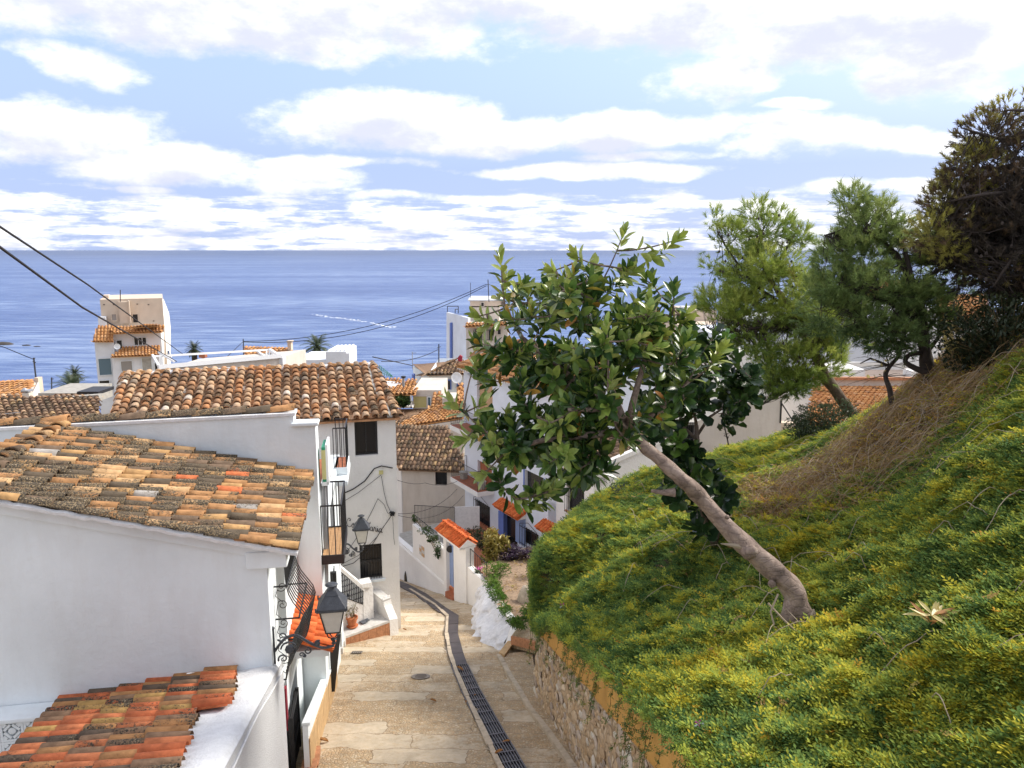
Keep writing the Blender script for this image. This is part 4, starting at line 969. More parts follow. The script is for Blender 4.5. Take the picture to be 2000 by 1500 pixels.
# right end wall of the stoop
re=thing('end_wall','small white end wall with a square cap at the corner of the stoop','wall',g1)
def wp(a,o,z): return Fst.P(W0+a,o,z)
zt=Fst.px(770,1167,-.3)[1]
mb=MB(); mb.hexa([wp(.07,-.02,zb-.4),wp(.28,-.06,zb-.4),wp(.28,-1.1,zb-.4),wp(.07,-1.1,zb-.4),wp(.07,-.32,zt),wp(.25,-.32,zt),wp(.25,-1.1,zt+.12),wp(.07,-1.1,zt+.12)]); mb.build('wall_body',M['white2'],re,bevel=.01)
mb=MB(); mb.hexa([wp(.04,-.28,zt+.003),wp(.30,-.28,zt+.003),wp(.30,-1.1,zt+.125),wp(.04,-1.1,zt+.125),wp(.04,-.28,zt+.05),wp(.30,-.28,zt+.05),wp(.30,-1.1,zt+.175),wp(.04,-1.1,zt+.175)]); mb.build('cap',M['marble'],re)
mb=MB(); mb.prism([wp(.06,-.0,zb-.3),wp(.30,.02,zb-.3),wp(.30,-.32,zb+.78),wp(.06,-.32,zb+.78)],dg*.0+Vector((0,.01,0))); mb.hexa([wp(.06,.02,zb-.4),wp(.34,.02,zb-.4),wp(.34,-.4,zb-.4),wp(.06,-.4,zb-.4),wp(.06,.0,zst-.02),wp(.33,.0,zst-.08),wp(.30,-.34,zst+.4),wp(.06,-.34,zst+.4)]); mb.build('foot',M['white2'],re)
def pot(loc,s,label,flowers=0,dead=False):
    t=thing('potted_plant',label,'potted plant',loc,'potted plants')
    m=MB(); m.lathe((0,0,0),[(.10*s,0.0),(.145*s,.22*s),(.165*s,.22*s),(.165*s,.28*s),(.145*s,.28*s),(.135*s,.23*s)],16); m.build('pot',M['terra'],t,local=True,smooth=False)
    m=MB(); m.lathe((0,0,-.01),[(.15*s,0),(.17*s,.03),(.15*s,.03)],16); m.build('saucer',M['terra'],t,local=True)
    m=MB(); V=[];F=[];RN=[]
    for k in range(16):
        a=random.uniform(0,6.28); l=random.uniform(.2,.42)*s; p=[Vector((0,0,.22*s)),Vector((math.cos(a)*.06,math.sin(a)*.06,.22*s+l*.5)),Vector((math.cos(a)*.2*s*random.random()*1.6,math.sin(a)*.2*s,.22*s+l))]
        m.tube(p,.004,4)
    m.build('stems',M['stem'],t,local=True)
    mb=MB(); lv,lf=flatleaf(.07,.025,.01)
    for k in range(90 if not dead else 60):
        a=random.uniform(0,6.28); r=.17*s*math.sqrt(random.random()); Mx=Matrix.Translation((r*math.cos(a),r*math.sin(a),.26*s+random.random()*.36*s))@Matrix.Rotation(random.uniform(0,6.28),4,'Z')@Matrix.Rotation(random.uniform(-1,1),4,'X')
        mb.add([Mx@Vector(v) for v in lv],lf,random.random())
    mb.build('leaves',M['leaf_dry' if dead else 'leaf_small'],t,local=True)
    return t
def leafmat(name,stops,mode='attr',rough=.45,spec=.4,trans=.25,hue=None):
    m=bpy.data.materials.new(name); m.use_nodes=True; t=m.node_tree; p=t.nodes['Principled BSDF']; out=t.nodes['Material Output']
    rn=rndsrc(t,mode); c=ramp(t,rn,stops); geo=N(t,'ShaderNodeNewGeometry')
    n=N(t,'ShaderNodeTexNoise'); n.inputs['Scale'].default_value=14; lk(t,geo.outputs['Position'],n.inputs['Vector'])
    mr=N(t,'ShaderNodeMapRange'); lk(t,n.outputs['Fac'],mr.inputs[0]); mr.inputs[1].default_value=.3; mr.inputs[2].default_value=.7; mr.inputs[3].default_value=.75; mr.inputs[4].default_value=1.25
    ml=N(t,'ShaderNodeMix',data_type='RGBA',blend_type='MULTIPLY'); ml.inputs[0].default_value=1; lk(t,c,ml.inputs[6]); lk(t,mr.outputs[0],ml.inputs[7]); lk(t,ml.outputs[2],p.inputs['Base Color'])
    p.inputs['Roughness'].default_value=rough; p.inputs['Specular IOR Level'].default_value=spec
    if trans:
        tr=N(t,'ShaderNodeBsdfTranslucent'); lk(t,ml.outputs[2],tr.inputs[0]); ms=N(t,'ShaderNodeMixShader'); ms.inputs[0].default_value=trans
        lk(t,p.outputs[0],ms.inputs[1]); lk(t,tr.outputs[0],ms.inputs[2]); lk(t,ms.outputs[0],out.inputs[0])
    return m
M['leaf_small']=leafmat('small_green_leaf',[(0,(.03,.08,.02)),(.5,(.07,.14,.03)),(.8,(.16,.20,.04)),(1,(.30,.24,.05))])
M['leaf_dry']=leafmat('dry_small_leaf',[(0,(.14,.09,.04)),(.5,(.26,.18,.09)),(1,(.20,.20,.06))])
pot(Fst.P(.28,-.33,zst+.015),.95,'terracotta pot with a dry twiggy plant on the stone stoop',dead=True)
pot(Fst.P(-.5,-.3,zb+.25),.9,'terracotta pot half hidden behind the near lantern')
mb=MB(); sp_=thing('entry_steps','pale marble entry steps below the near lantern','steps',G(650,1290))
for k in range(5):
    p=G(668-5*k,1262+14*k); m=MB(); m.box(p+Vector((-.22,.0,.10)),(.62,.34,.20),Matrix.Rotation(.16,3,'Z')); m.build('step',M['marble'],sp_)
# ================================================================ street lamps
def lantern(root,gm='glass'):
    # origin: bottom of the glass body centre; z up.  body ~ .30 m tall
    fr=M['iron2']; B0,B1,H=.095,.165,.36
    def sq(r,z): return [Vector((-r,-r,z)),Vector((r,-r,z)),Vector((r,r,z)),Vector((-r,r,z))]
    for k in range(4):
        a,b=sq(B0,.0),sq(B1,H); m=MB(); m.add([a[k]*.97,a[(k+1)%4]*.97,b[(k+1)%4]*.985,b[k]*.985],[(0,1,2,3)]); m.build('pane',M[gm],root,local=True)
        m=MB(); m.tube([sq(B0,0)[k],sq(B1,H)[k]],.012,4); m.tube([sq(B0,0)[k],sq(B0,0)[(k+1)%4]],.011,4); m.tube([sq(B1,H-.01)[k],sq(B1,H-.01)[(k+1)%4]],.013,4); m.build('frame_bar',M['iron'],root,local=True)
    m=MB(); e=sq(.205,H-.005); e2=sq(.205,H+.03); m.hexa([*e,*e2]); t0=sq(.205,H+.031); t1=sq(.095,H+.19); m.hexa([*t0,*t1])
    for k in range(4):
        c=sq(.21,H+.045)[k]; m.box(c,(.022,.022,.06))
    t=m.build('roof',fr,root,local=True,bevel=.006)
    m=MB(); m.hexa([*sq(.098,H+.192),*sq(.06,H+.25)]); m.lathe((0,0,H+.25),[(.05,0),(.038,.03),(.038,.055),(.085,.062),(.09,.075),(.06,.09),(.0,.095)],14); m.build('chimney_cap',fr,root,local=True)
    m=MB(); 
    for k in range(4):
        p=sq(B0*.9,-.005)[k]; m.tube([p,p*.8+Vector((0,0,-.07)),Vector((p.x*.25,p.y*.25,-.12))],.009,5)
    m.lathe((0,0,-.22),[(.018,0),(.035,.02),(.02,.045),(.03,.06),(.045,.075),(.02,.1)],12); m.build('cradle',M['iron'],root,local=True)
    return root
def bracket(root,L):
    # arm runs from wall (x=-L) to lantern stem (x=0), at z about -.28
    X=Vector((1,0,0)); z0=-.24
    m=MB(); 
    m.tube([Vector((-L,0,z0-.28)),Vector((-L,0,z0+.32))],.016,6); m.lathe((-L,0,z0+.32),[(.02,0),(.03,.015),(.0,.05)],8); m.build('wall_bar',M['iron2'],root,local=True)
    m=MB(); arm=[Vector((-L,0,z0-.02)),Vector((-L*.82,0,z0+.16)),Vector((-L*.62,0,z0+.20)),Vector((-L*.42,0,z0+.08)),Vector((-L*.2,0,z0-.02)),Vector((0,0,z0+.0))]
    sm=[]
    for i in range(5):
        p0=arm[max(i-1,0)];p1=arm[i];p2=arm[i+1];p3=arm[min(i+2,5)]
        for t in (0,.25,.5,.75): sm.append(.5*((2*p1)+(p2-p0)*t+(2*p0-5*p1+4*p2-p3)*t*t+(3*p1-p0-3*p2+p3)*t**3))
    sm.append(arm[-1]); m.tube(sm,.02,6); m.build('arm',M['iron2'],root,local=True)
    for (cx,cz,r,rev,stt) in ((-L*.74,z0-.0,.125,1,1.5),(-L*.86,z0+.20,.075,-1,-1.),(-L*.86,z0-.14,.07,1,2.),(-L*.27,z0+.05,.05,-1,2.5),(-L*.45,z0-.05,.055,1,0.),(-L*.55,z0-.10,.04,-1,.5)):
        m=MB(); s=spiral(Vector((cx,0,cz)),r,1.25,X,Z3,rev,start=stt,rin=.2); m.tube(s,[.006+.008*k/len(s) for k in range(len(s))],5); m.build('scroll',M['iron2'],root,local=True)
    m=MB(); Mx=Matrix.Rotation(math.pi/2,3,'X'); m.lathe((-L*.74,.03,z0),[(.06,0),(.07,.02),(.07,.045),(.05,.06)],8,Mx); m.lathe((-L*.27,.02,z0+.05),[(.0,0),(.035,.01),(.035,.035),(.0,.045)],8,Mx); m.lathe((-L*.50,.02,z0-.12),[(.0,0),(.025,.01),(.025,.03),(.0,.04)],6,Mx); m.build('rosette',M['iron2'],root,local=True)
    return root
p1=D(651,1230)*10.9
l1=thing('street_lamp','near wall lantern with black roof and scrolled iron bracket on the white corner house','street lamp',p1,'wall lanterns along the street',rz=math.atan2(S1.y,S1.x)-math.pi/2)
wl_x=(Vector((p1.x,p1.y,0))-Fs.P(0,0,0)).dot(Vector((S1.y,-S1.x,0)))
lantern(l1); bracket(l1,wl_x/1.0-.01)
p2=D(707,1058)*19.3
l2=thing('street_lamp','far wall lantern in front of the iron lettering','street lamp',p2,'wall lanterns along the street',rz=math.atan2(S1.y,S1.x)-math.pi/2)
wl_x2=(Vector((p2.x,p2.y,0))-F2s.P(0,0,0)).dot(Vector((S1.y,-S1.x,0)))
lantern(l2); bracket(l2,wl_x2-.01)
# big overhead cables from upper left
cable([AY(-60,405,7),AY(0,443,7.6),AY(170,555,11),AY(356,691,30)],.0125,'upper black cable crossing the sky and sea from the left edge')
cable([AY(-60,438,7),AY(0,483,7.6),AY(160,600,11),AY(345,706,30)],.015,'lower thicker black cable running from the left edge')

# ================================================================ house 4 (dark tiled roof, cream wall)
F4=Fr((AY(785,917,37.0).x,37.0),(1.0,-.12)); zE4=AY(785,915,37.0).z
h4=thing('cream_house','cream house with the dark weathered tile roof and one small black window','house',F4.P(0,0,-16))
aR4=F4.px(912,902)[0]
w4=F4.rect(850,920,873,948)
mb=MB(); F4.panel(mb,0,aR4+.3,-17,zE4-.05,[w4],depth=.25)
L4=Vector((-.33,.94,0)).normalized()
q=F4.P(0,0,0); F4l=Fr((q.x,q.y),(L4.x,L4.y),out=(-1,0)); F4l.panel(mb,0,4,-17,lambda a:zE4-.05+a*.36); mb.build('wall',M['cream'],h4)
mb=MB(); F4l.box(mb,0,4.0,.01,.05,-17,zE4-.1); mb.build('white_side',M['white2'],h4)
ra,rb=F4.P(-.1,.25,zE4),F4.P(aR4+.1,.25,zE4); ri=L4*3.9+Z3*1.42
roof(h4,'roof',[ra,rb,rb+ri,ra+ri],'dark',pitch=.205,expo=.34,nobj=290,jit=1.2)
window(h4,F4,*w4,rec=.2,frame=.03,fmat='white' if False else 'iron')
# pale roofs behind it
b1=thing('tiled_house','low house with pale orange tiles running sideways behind the dark roof','house',AY(840,830,43))
pA,pB,pC,pD=AY(766,838,42.5),AY(905,816,41.5),AY(905,786,45.5),AY(838,805,45.5)
roof(b1,'roof',[pA,pB,pC,pD],'org',pitch=.24,expo=.42,nobj=0)
mb=MB(); mb.prism([pA-Z3*.1,pB-Z3*.1,pB-Z3*4,pA-Z3*4],(0,.3,0)); mb.build('wall',M['cream'],b1)
b2=thing('tiled_house','narrow band of striped brown tile roof below the vine pergola','house',AY(805,825,47))
pA,pB,pC,pD=AY(764,832,47),AY(870,818,47),AY(862,797,50),AY(764,799,50)
roof(b2,'roof',[pA,pB,pC,pD],'dark',pitch=.24,expo=.36,nobj=0)
mb=MB(); mb.prism([pA-Z3*.1,pB-Z3*.1,pB-Z3*5,pA-Z3*5],(0,.3,0)); mb.build('wall',M['cream'],b2)

# ================================================================ house 5 (bluish white with balconies)
f5=Vector((.5,-.865,0)).normalized(); o5=(-2.3,36.1)
F5=Fr(o5,(f5.x,f5.y),out=(-1,-.3)); zE5=-5.5; Lm=8.1
h5=thing('white_house','tall bluish white house with two railed balconies behind the rubber tree','house',F5.P(2,0,-13))
P5=lambda u,v,o=0.:F5.px(u,v,o)
holes=[F5.rect(932,742,962,842),F5.rect(933,905,961,956),F5.rect(929,982,957,1033),F5.rect(978,1008,1011,1066),F5.rect(1019,1035,1052,1068),F5.rect(1025,925,1062,968)]
holes=[(min(h[0],h[1]),max(h[0],h[1]),h[2],h[3]) for h in holes]
mb=MB(); F5.panel(mb,0,Lm,-14.5,zE5,holes,depth=.18)
q=F5.P(0,0,0); s5=Vector((.865,.5,0)); Fb5=Fr((q.x,q.y),(s5.x,s5.y),out=(0,1)); 
q2=F5.P(Lm,0,0); Fn5=Fr((q2.x,q2.y),(s5.x,s5.y),out=(0,-1)); Fn5.panel(mb,0,6,-14.5,lambda a:zE5+.3*min(a,3))
Fb5.panel(mb,0,6,-14.5,lambda a:zE5+.3*min(a,3)); mb.build('wall',M['blue'],h5)
ra,rb=F5.P(-.2,.3,zE5+.05),F5.P(Lm+.2,.3,zE5+.05); ri=s5*3.4+Z3*1.0
roof(h5,'roof',[ra,rb,rb+ri,ra+ri],'org',pitch=.24,expo=.36,nobj=60)
mb=MB()
for k in range(40):
    a=-.15+k*.205; F5.box(mb,a,a+.09,.0,.26,zE5-.09,zE5-.0)
mb.build('eave_dentils',M['white2'],h5)
names=['blind','door','dark','dark','dark','dark']
for i,h in enumerate(holes):
    m=MB(); F5.box(m,h[0],h[1],-.17,-.14,h[2],h[3]); o=m.build(['reed_blind','door','window','door','window','window'][i],M[names[i]],h5)
    if i==0:
        g=MB()
        for k in range(26): z=h[2]+(h[3]-h[2])*k/26; F5.box(g,h[0]+.01,h[1]-.01,-.138,-.128,z,z+(h[3]-h[2])/40)
        g.build('reed_slats',M['blind'],o)
    if i==1:
        g=MB(); F5.box(g,(h[0]+h[1])/2-.015,(h[0]+h[1])/2+.015,-.139,-.125,h[2],h[3]); g.build('door_rail',M['door'],o)
    if i in (2,4):
        g=MB(); n=7
        for k in range(n+1): a=h[0]+(h[1]-h[0])*k/n; g.tube([F5.P(a,.10,h[2]-.1),F5.P(a,.10,h[3]+.1)],.013,5)
        for z in (h[2],h[3]): g.tube([F5.P(h[0]-.03,.10,z),F5.P(h[1]+.03,.10,z)],.014,5)
        g.tube([F5.P(h[0],.1,h[3]+.1),F5.P((h[0]+h[1])/2,.1,h[3]+.32),F5.P(h[1],.1,h[3]+.1)],.012,5); g.build('grille',M['iron'],o)
    if i==3:
        g=MB(); F5.box(g,h[0]-.12,h[0]+.35,-.14,.06,h[2],h[3]); g.build('blue_jamb',M['bluep'],o)
    if i==5:
        g=MB(); F5.box(g,h[0]-.10,h[0]-.01,-.1,.02,h[2],h[3]); F5.box(g,h[1]+.01,h[1]+.1,-.1,.02,h[2],h[3]); g.build('blue_frame',M['bluep'],o)
def bal5(z,label,pots):
    b=thing('balcony',label,'balcony',F5.P(1.6,.4,z)); a0,a1,dp_=.25,2.95,.82
    m=MB(); F5.box(m,a0-.05,a1+.05,0,dp_+.05,z-.22,z-.02); m.build('slab',M['white2'],b)
    for k in range(6):
        m=MB(); F5.box(m,a0+(a1-a0)*k/6+.003,a0+(a1-a0)*(k+1)/6-.003,.01,dp_,z-.018,z+.01); m.build('floor_tile',M['tfloor'],b)
    railing(b,[F5.P(a0,.03,z),F5.P(a0,dp_,z),F5.P(a1,dp_,z),F5.P(a1,.03,z)],.95,9)
    for a in pots:
        m=MB(); m.lathe(F5.P(a,.45,z+.01),[(.17,0),(.21,.32),(.23,.34),(.2,.34)],12); o=m.build('planter',M['conc'],None); mark(o,'grey planter on the '+label.split(' with')[0]+(' at its far end' if a<1.5 else ' at its near end'),'planter','grey planters on the balcony')
zb5=P5(945,968,.82)[1]; bal5(zb5,'lower railed balcony of the bluish white house',(.8,2.6))
zu5=P5(944,858,.82)[1]; bal5(zu5,'upper railed balcony of the bluish white house',())
def awn5(u0,v0,u1,v1,label,wdt=1.4,up=.26):
    a0,z0_=P5(u0,v0,.55); a1,z1_=P5(u1,v1,.55); z=(z0_+z1_)/2
    aw=thing('door_awning',label,'awning',F5.P((a0+a1)/2,.2,z)); 
    m=MB(); m.prism([F5.P(a0+.04,.0,z-.05),F5.P(a0+.04,.38,z-.05),F5.P(a0+.04,.0,z+up-.06)],f5*(a1-a0-.08)); m.build('bracket_block',M['white2'],aw)
    roof(aw,'tiled_top',[F5.P(a0,.46,z),F5.P(a1,.46,z),F5.P(a1,0,z+up),F5.P(a0,0,z+up)],'new',pitch=.17,expo=.36,nobj=40,jit=.4)
awn5(960,990,1006,1015,'bright orange tiled awning over the blue doorway')
awn5(1042,1034,1082,1053,'smaller orange tiled awning half hidden by the hillside creeper')
m=MB(); F5.box(m,4.95,5.75,.0,.03,-12.5,-11.0); mark(m.build('blue_door',M['bluelt'],None),'pale blue door under the smaller orange awning','door')
m=MB(); a,z=P5(1019,1018); F5.box(m,a-.05,a+.05,0,.02,z-.06,z+.06); mark(m.build('house_number_plate',M['slate'],None),'small dark plate beside the blue doorway','plate')
# house 5b: lower wing with mono-pitch roof and street sign
A5=Lm; B5=Lm+2.75
q3=F5.P(B5,0,0); 
aS,zS=P5(1160,928); B5=aS; q3=F5.P(B5,0,0); Fg=Fr((q3.x,q3.y),(s5.x,s5.y),out=(0,-1))
h5b=thing('white_annex','low white annex with a brown tiled roof and a street name plaque','house',q3)
aG,zG=Fg.px(1303,858)
zE6=zS+.12
wg=F5.rect(1108,942,1141,1004); wg=(min(wg[0],wg[1]),max(wg[0],wg[1]),wg[2],wg[3])
mb=MB(); F5.panel(mb,Lm-.6,B5,-14,zE6,[wg],depth=.2); Fg.panel(mb,0,aG,-14,lambda a:zE6+(zG-zE6)*a/aG); mb.build('wall',M['white2'],h5b)
ss=s5*aG+Z3*(zG-zE6)
roof(h5b,'roof',[F5.P(Lm-.3,.15,zE6+.02),F5.P(B5-.12,.15,zE6+.02),F5.P(B5-.12,-aG,zG+.04) if False else F5.P(B5-.12,.15,zE6+.02)+ss,F5.P(Lm-.3,.15,zE6+.02)+ss],'dark',pitch=.2,expo=.33,nobj=150,jit=1.2)
mb=MB(); mb.hexa([Fg.P(-.1,-.14,zE6-.02),Fg.P(aG,-.14,zG-.02),Fg.P(aG,.06,zG-.02),Fg.P(-.1,.06,zE6-.02),Fg.P(-.1,-.14,zE6+.16),Fg.P(aG,-.14,zG+.16),Fg.P(aG,.06,zG+.16),Fg.P(-.1,.06,zE6+.16)]); mb.build('gable_coping',M['white2'],h5b)
o=window(h5b,F5,*wg,rec=.15,frame=.03,grill=8,goff=.12,sill='brick')
pl=thing('street_plaque','white ceramic street name plaque with small blue lettering on the annex wall','plaque',Fg.P(.3,.02,-8))
pr_=Fg.rect(1166,930,1185,945); m=MB(); Fg.box(m,pr_[0],pr_[1],.0,.02,pr_[2],pr_[3]); m.build('plate',M['marble'],pl)
m=MB(); w_=pr_[1]-pr_[0]; h_=pr_[3]-pr_[2]
Fg.box(m,pr_[0]+.02*w_,pr_[0]+.14*w_,.021,.024,pr_[2]+.70*h_,pr_[2]+.86*h_)
for r_,(s_,e_) in enumerate(((.24,.84),(.16,.80),(.36,.9))):
    a=s_
    while a<e_: ww=random.uniform(.03,.06); Fg.box(m,pr_[0]+a*w_,pr_[0]+(a+ww)*w_,.021,.023,pr_[2]+(.68-.24*r_)*h_,pr_[2]+(.80-.24*r_)*h_); a+=ww+.03
m.build('worn_lettering',M['slate'],pl)
m=MB(); pr_=Fg.rect(1189,917,1198,921); Fg.box(m,pr_[0],pr_[1],0,.015,pr_[2],pr_[3]); mark(m.build('vent_plate',M['conc'],None),'small grey vent slot high on the annex wall','vent')
pts=[Fg.P(Fg.px(u,v,.5)[0],.5,Fg.px(u,v,.5)[1]) for u,v in ((1168,985),(1195,973),(1222,963))]; t=thing('handrail','thin grey handrail climbing beside the annex wall','railing',pts[0]); railing(t,pts,.35,6,'steel')
# cream wall with grille door, behind the trees
Fd=Fr((AY(1280,860,31).x,31.0),(1,.06)); zc_=lambda a:zcw
h6=thing('cream_house','plain cream wall house with a black barred door between the ficus trees','house',Fd.P(4,0,-9))
aa,zT=Fd.px(1530,762); a1c=Fd.px(1372,835)[0]
gd=Fd.rect(1317,827,1356,886)
mb=MB(); Fd.panel(mb,Fd.px(1262,860)[0],aa,-12,lambda a:zT+(0 if a>a1c else -.0),[gd],depth=.2) if False else Fd.panel(mb,Fd.px(1285,860)[0],aa,-12,lambda a:Fd.px(1300,825)[1]+(zT-Fd.px(1300,825)[1])*max(0,(a-a1c)/(aa-a1c)),[gd],depth=.2)
q=Fd.P(aa,0,0); Fdr=Fr((q.x,q.y),(-.2,1),out=(1,0)); Fdr.panel(mb,0,6,-12,zT); mb.build('wall',M['cream'],h6)
mb=MB(); tl=Fd.px(1300,825)[1]; mb.prism([Fd.P(Fd.px(1285,860)[0],-.02,tl-.03),Fd.P(a1c,-.02,tl-.03),Fd.P(aa,-.02,zT-.03),Fd.P(aa,-6,zT-.03),Fd.P(Fd.px(1285,860)[0],-6,tl-.03)],(0,0,-.1)); mb.build('roof',M['conc'],h6)
window(h6,Fd,*gd,rec=.15,frame=.05,grill=9,goff=.02)
m=MB(); r_=Fd.rect(1402,878,1421,886); Fd.box(m,r_[0],r_[1],0,.05,r_[2],r_[3]); mark(m.build('wall_vent',M['slate'],None),'small dark vent box at the foot of the cream wall','vent')
# ================================================================ garden wall with gate
W0p=G(768,1126); W1p=G(868,1152); W2p=G(917,1182)
dw=(W2p-W0p); dw.z=0; dw.normalize(); Fg2=Fr((W0p.x,W0p.y),(dw.x,dw.y))
gw=thing('garden_wall','stepped white garden wall along the bend of the street','wall',W1p)
def gz(u,v): return Fg2.px(u,v)[1]
s868=Fg2.px(869,1100)[0]; s873=Fg2.px(874,1100)[0]; s888=Fg2.px(889,1100)[0]; s912=Fg2.px(913,1100)[0]; s945=Fg2.px(945,1140)[0]; s805=Fg2.px(806,1050)[0]; s775=Fg2.px(760,1060)[0]
mb=MB(); t_=.22
def wseg(a,b,za,zb_,off=0,base=-16): 
    mb.hexa([Fg2.P(a,off,base),Fg2.P(b,off,base),Fg2.P(b,-t_,base),Fg2.P(a,-t_,base),Fg2.P(a,off,za),Fg2.P(b,off,zb_),Fg2.P(b,-t_,zb_),Fg2.P(a,-t_,za)])
wseg(s775-3,s805,gz(770,1050),gz(806,1080)); wseg(s805,s868,gz(806,1024),gz(868,1076)); 
wseg(s912,s945,gz(913,1107),gz(945,1137)); mb.build('wall_body',M['white2'],gw)
mb=MB()
for (a,b,za,zb_) in ((s775-3,s868,gz(770,1052),gz(866,1136)),):
    mb.hexa([Fg2.P(a,0.,za-.06),Fg2.P(b,0.,zb_-.06),Fg2.P(b,.05,zb_-.06),Fg2.P(a,.05,za-.06),Fg2.P(a,0.,za),Fg2.P(b,0.,zb_),Fg2.P(b,.03,zb_),Fg2.P(a,.03,za)])
mb.build('string_course',M['white2'],gw)
m=MB(); 
for r_ in ((794,1130,.10),): a,z=Fg2.px(793,1130); m.prism([Fg2.P(a-.12,.01,z-.25),Fg2.P(a+.12,.01,z-.25),Fg2.P(a+.10,.01,z+.1),Fg2.P(a,.01,z+.32),Fg2.P(a-.1,.01,z+.1)],Vector((-.02,-.02,0)))
mark(m.build('wall_niche_hatch',M['dark'],None),'small dark pointed hatch at the foot of the garden wall','hatch')
pl=thing('ceramic_plaque','faded square ceramic tile plaque on the upper garden wall','plaque',Fg2.P(s805+.8,.02,-12))
pr_=Fg2.rect(820,1066,829,1085)
for i in range(2):
    for j in range(3):
        m=MB(); a=min(pr_[0],pr_[1])+abs(pr_[1]-pr_[0])*i/2; z=pr_[2]+(pr_[3]-pr_[2])*j/3; Fg2.box(m,a,a+abs(pr_[1]-pr_[0])/2-.01,0,.025,z,z+(pr_[3]-pr_[2])/3-.01); m.build('tile',M['blind'] if (i+j)%2 else M['marble'],pl)
gt=thing('gate_house','small tiled gate porch with white pillars','gate',Fg2.P((s868+s912)/2,0,-13))
zgb=G(880,1160).z
mb=MB(); zt_=gz(900,1055)
Fg2.box(mb,s868,s873,-.25,.05,-15,gz(870,1042)); mb.build('pillar',M['white2'],gt)
mb=MB(); Fg2.box(mb,s888,s912,-.25,.06,-15,gz(900,1060)); mb.build('pillar',M['white2'],gt)
mb=MB(); Fg2.box(mb,s873,s888-.35,-.12,-.08,gz(880,1147),gz(880,1062)); mb.build('gate_door',M['bluelt'],gt); 
mb=MB(); Fg2.box(mb,s888-.36,s888,-.55,-.5,gz(880,1150),gz(880,1062)); mb.build('passage',M['dark'],gt)
m=MB(); a=(s873+s888-.35)/2; m.lathe(Fg2.P(a,-.05,gz(880,1075)),[(.0,0),(.13,.01),(.13,.04),(0,.05)],12,Matrix.Rotation(math.pi/2,3,'X')); m.build('letter_disc',M['iron'],gt)
for k in range(2):
    m=MB(); z=gz(880,1150)-.16*k; Fg2.box(m,s873,s888,-.4+.25*k,-.1+.16*k+.05,z-.9,z); m.build('step',M['tfloor'],gt)
# gable roof: ridge runs across the wall (front to back)
zr_=gz(868,1021); hb=.34; dz=.24; om=-.03
def gp(a,o,z): return Fg2.P(a,o,z)
za_=zr_-dz; sA,sB=s868-.04,s912-.02
zB=Fg2.px(905,1047)[1]; zr_=zr_*.5+zB*.5; za_=zr_-dz
roof(gt,'tiled_top',[gp(sA,om+hb,za_),gp(sB,om+hb,za_),gp(sB,om,zr_),gp(sA,om,zr_)],'new',pitch=.14,expo=.26,nobj=60,jit=.4)
roof(gt,'tiled_top',[gp(sA,om-hb,za_),gp(sB,om-hb,za_),gp(sB,om,zr_),gp(sA,om,zr_)],'new',pitch=.14,expo=.26,nobj=60,jit=.4)
ridge(gt,gp(sA,om,zr_+.01),gp(sB,om,zr_+.01),'new',r=.75,L=.3,mort=False)
mb=MB(); mb.prism([gp(sA+.04,om+hb-.02,za_-.04),gp(sA+.04,om-hb+.02,za_-.04),gp(sA+.04,om,zr_-.04)],dw*(sB-sA-.02)); Fg2.box(mb,sA+.05,sB-.01,om-hb+.05,om+hb-.04,za_-.12,za_-.045); mb.build('gable',M['white2'],gt)
t=thing('terrace_railing','black railing on the garden wall right of the gate porch','railing',Fg2.P(s912,0,-12)); railing(t,[Fg2.P(s912+.02,-.1,gz(913,1107)),Fg2.P(s945,-.1,gz(945,1137))],.62,8)
t=thing('terrace_railing','black railing on top of the garden wall left of the gate porch','railing',Fg2.P(s805,0,-11)); railing(t,[Fg2.P(s805+.02,-.1,gz(806,1024)),Fg2.P(s868,-.1,gz(868,1076))],.35,7)
q_=Fg2.P(s805,-.1,gz(806,1022)); t=thing('terrace_railing','black railing at the back of the little terrace below the cream house','railing',q_); 
bk=AY(888,1010,32.5); railing(t,[q_+Z3*-.05,Vector((bk.x,bk.y,bk.z-.3))],.75,7)
m=MB(); m.prism([bk+Vector((0,.05,-.6)),bk+Vector((1.1,.15,-.6)),bk+Vector((1.1,.15,.45)),bk+Vector((0,.05,.45))],(0,.04,0)); mark(m.build('hanging_cloth',M['mortar'],None),'pale cloth hung over the back terrace railing','cloth')
# terrace floors behind the wall
mb=MB(); zt1=-12.65
mb.prism([Fg2.P(s888,-t_,zt1),Fg2.P(s945+.3,-t_,zt1),F5.P(4.2,.02,zt1),F5.P(.2,.02,zt1+.0)],(0,0,-.25)); o=mb.build('terrace_floor',M['tfloor'],None); o['kind']='structure'; o['label']='terracotta terrace floor behind the gate porch'
mb=MB(); z_=-12.8; mb.prism([Fg2.P(s775,-t_,z_),Fg2.P(s888,-t_,z_),F5.P(.2,.0,z_),Vector((bk.x-2.6,bk.y+1,z_))],(0,0,-.25)); o=mb.build('courtyard_floor',M['conc'],None); o['kind']='structure'
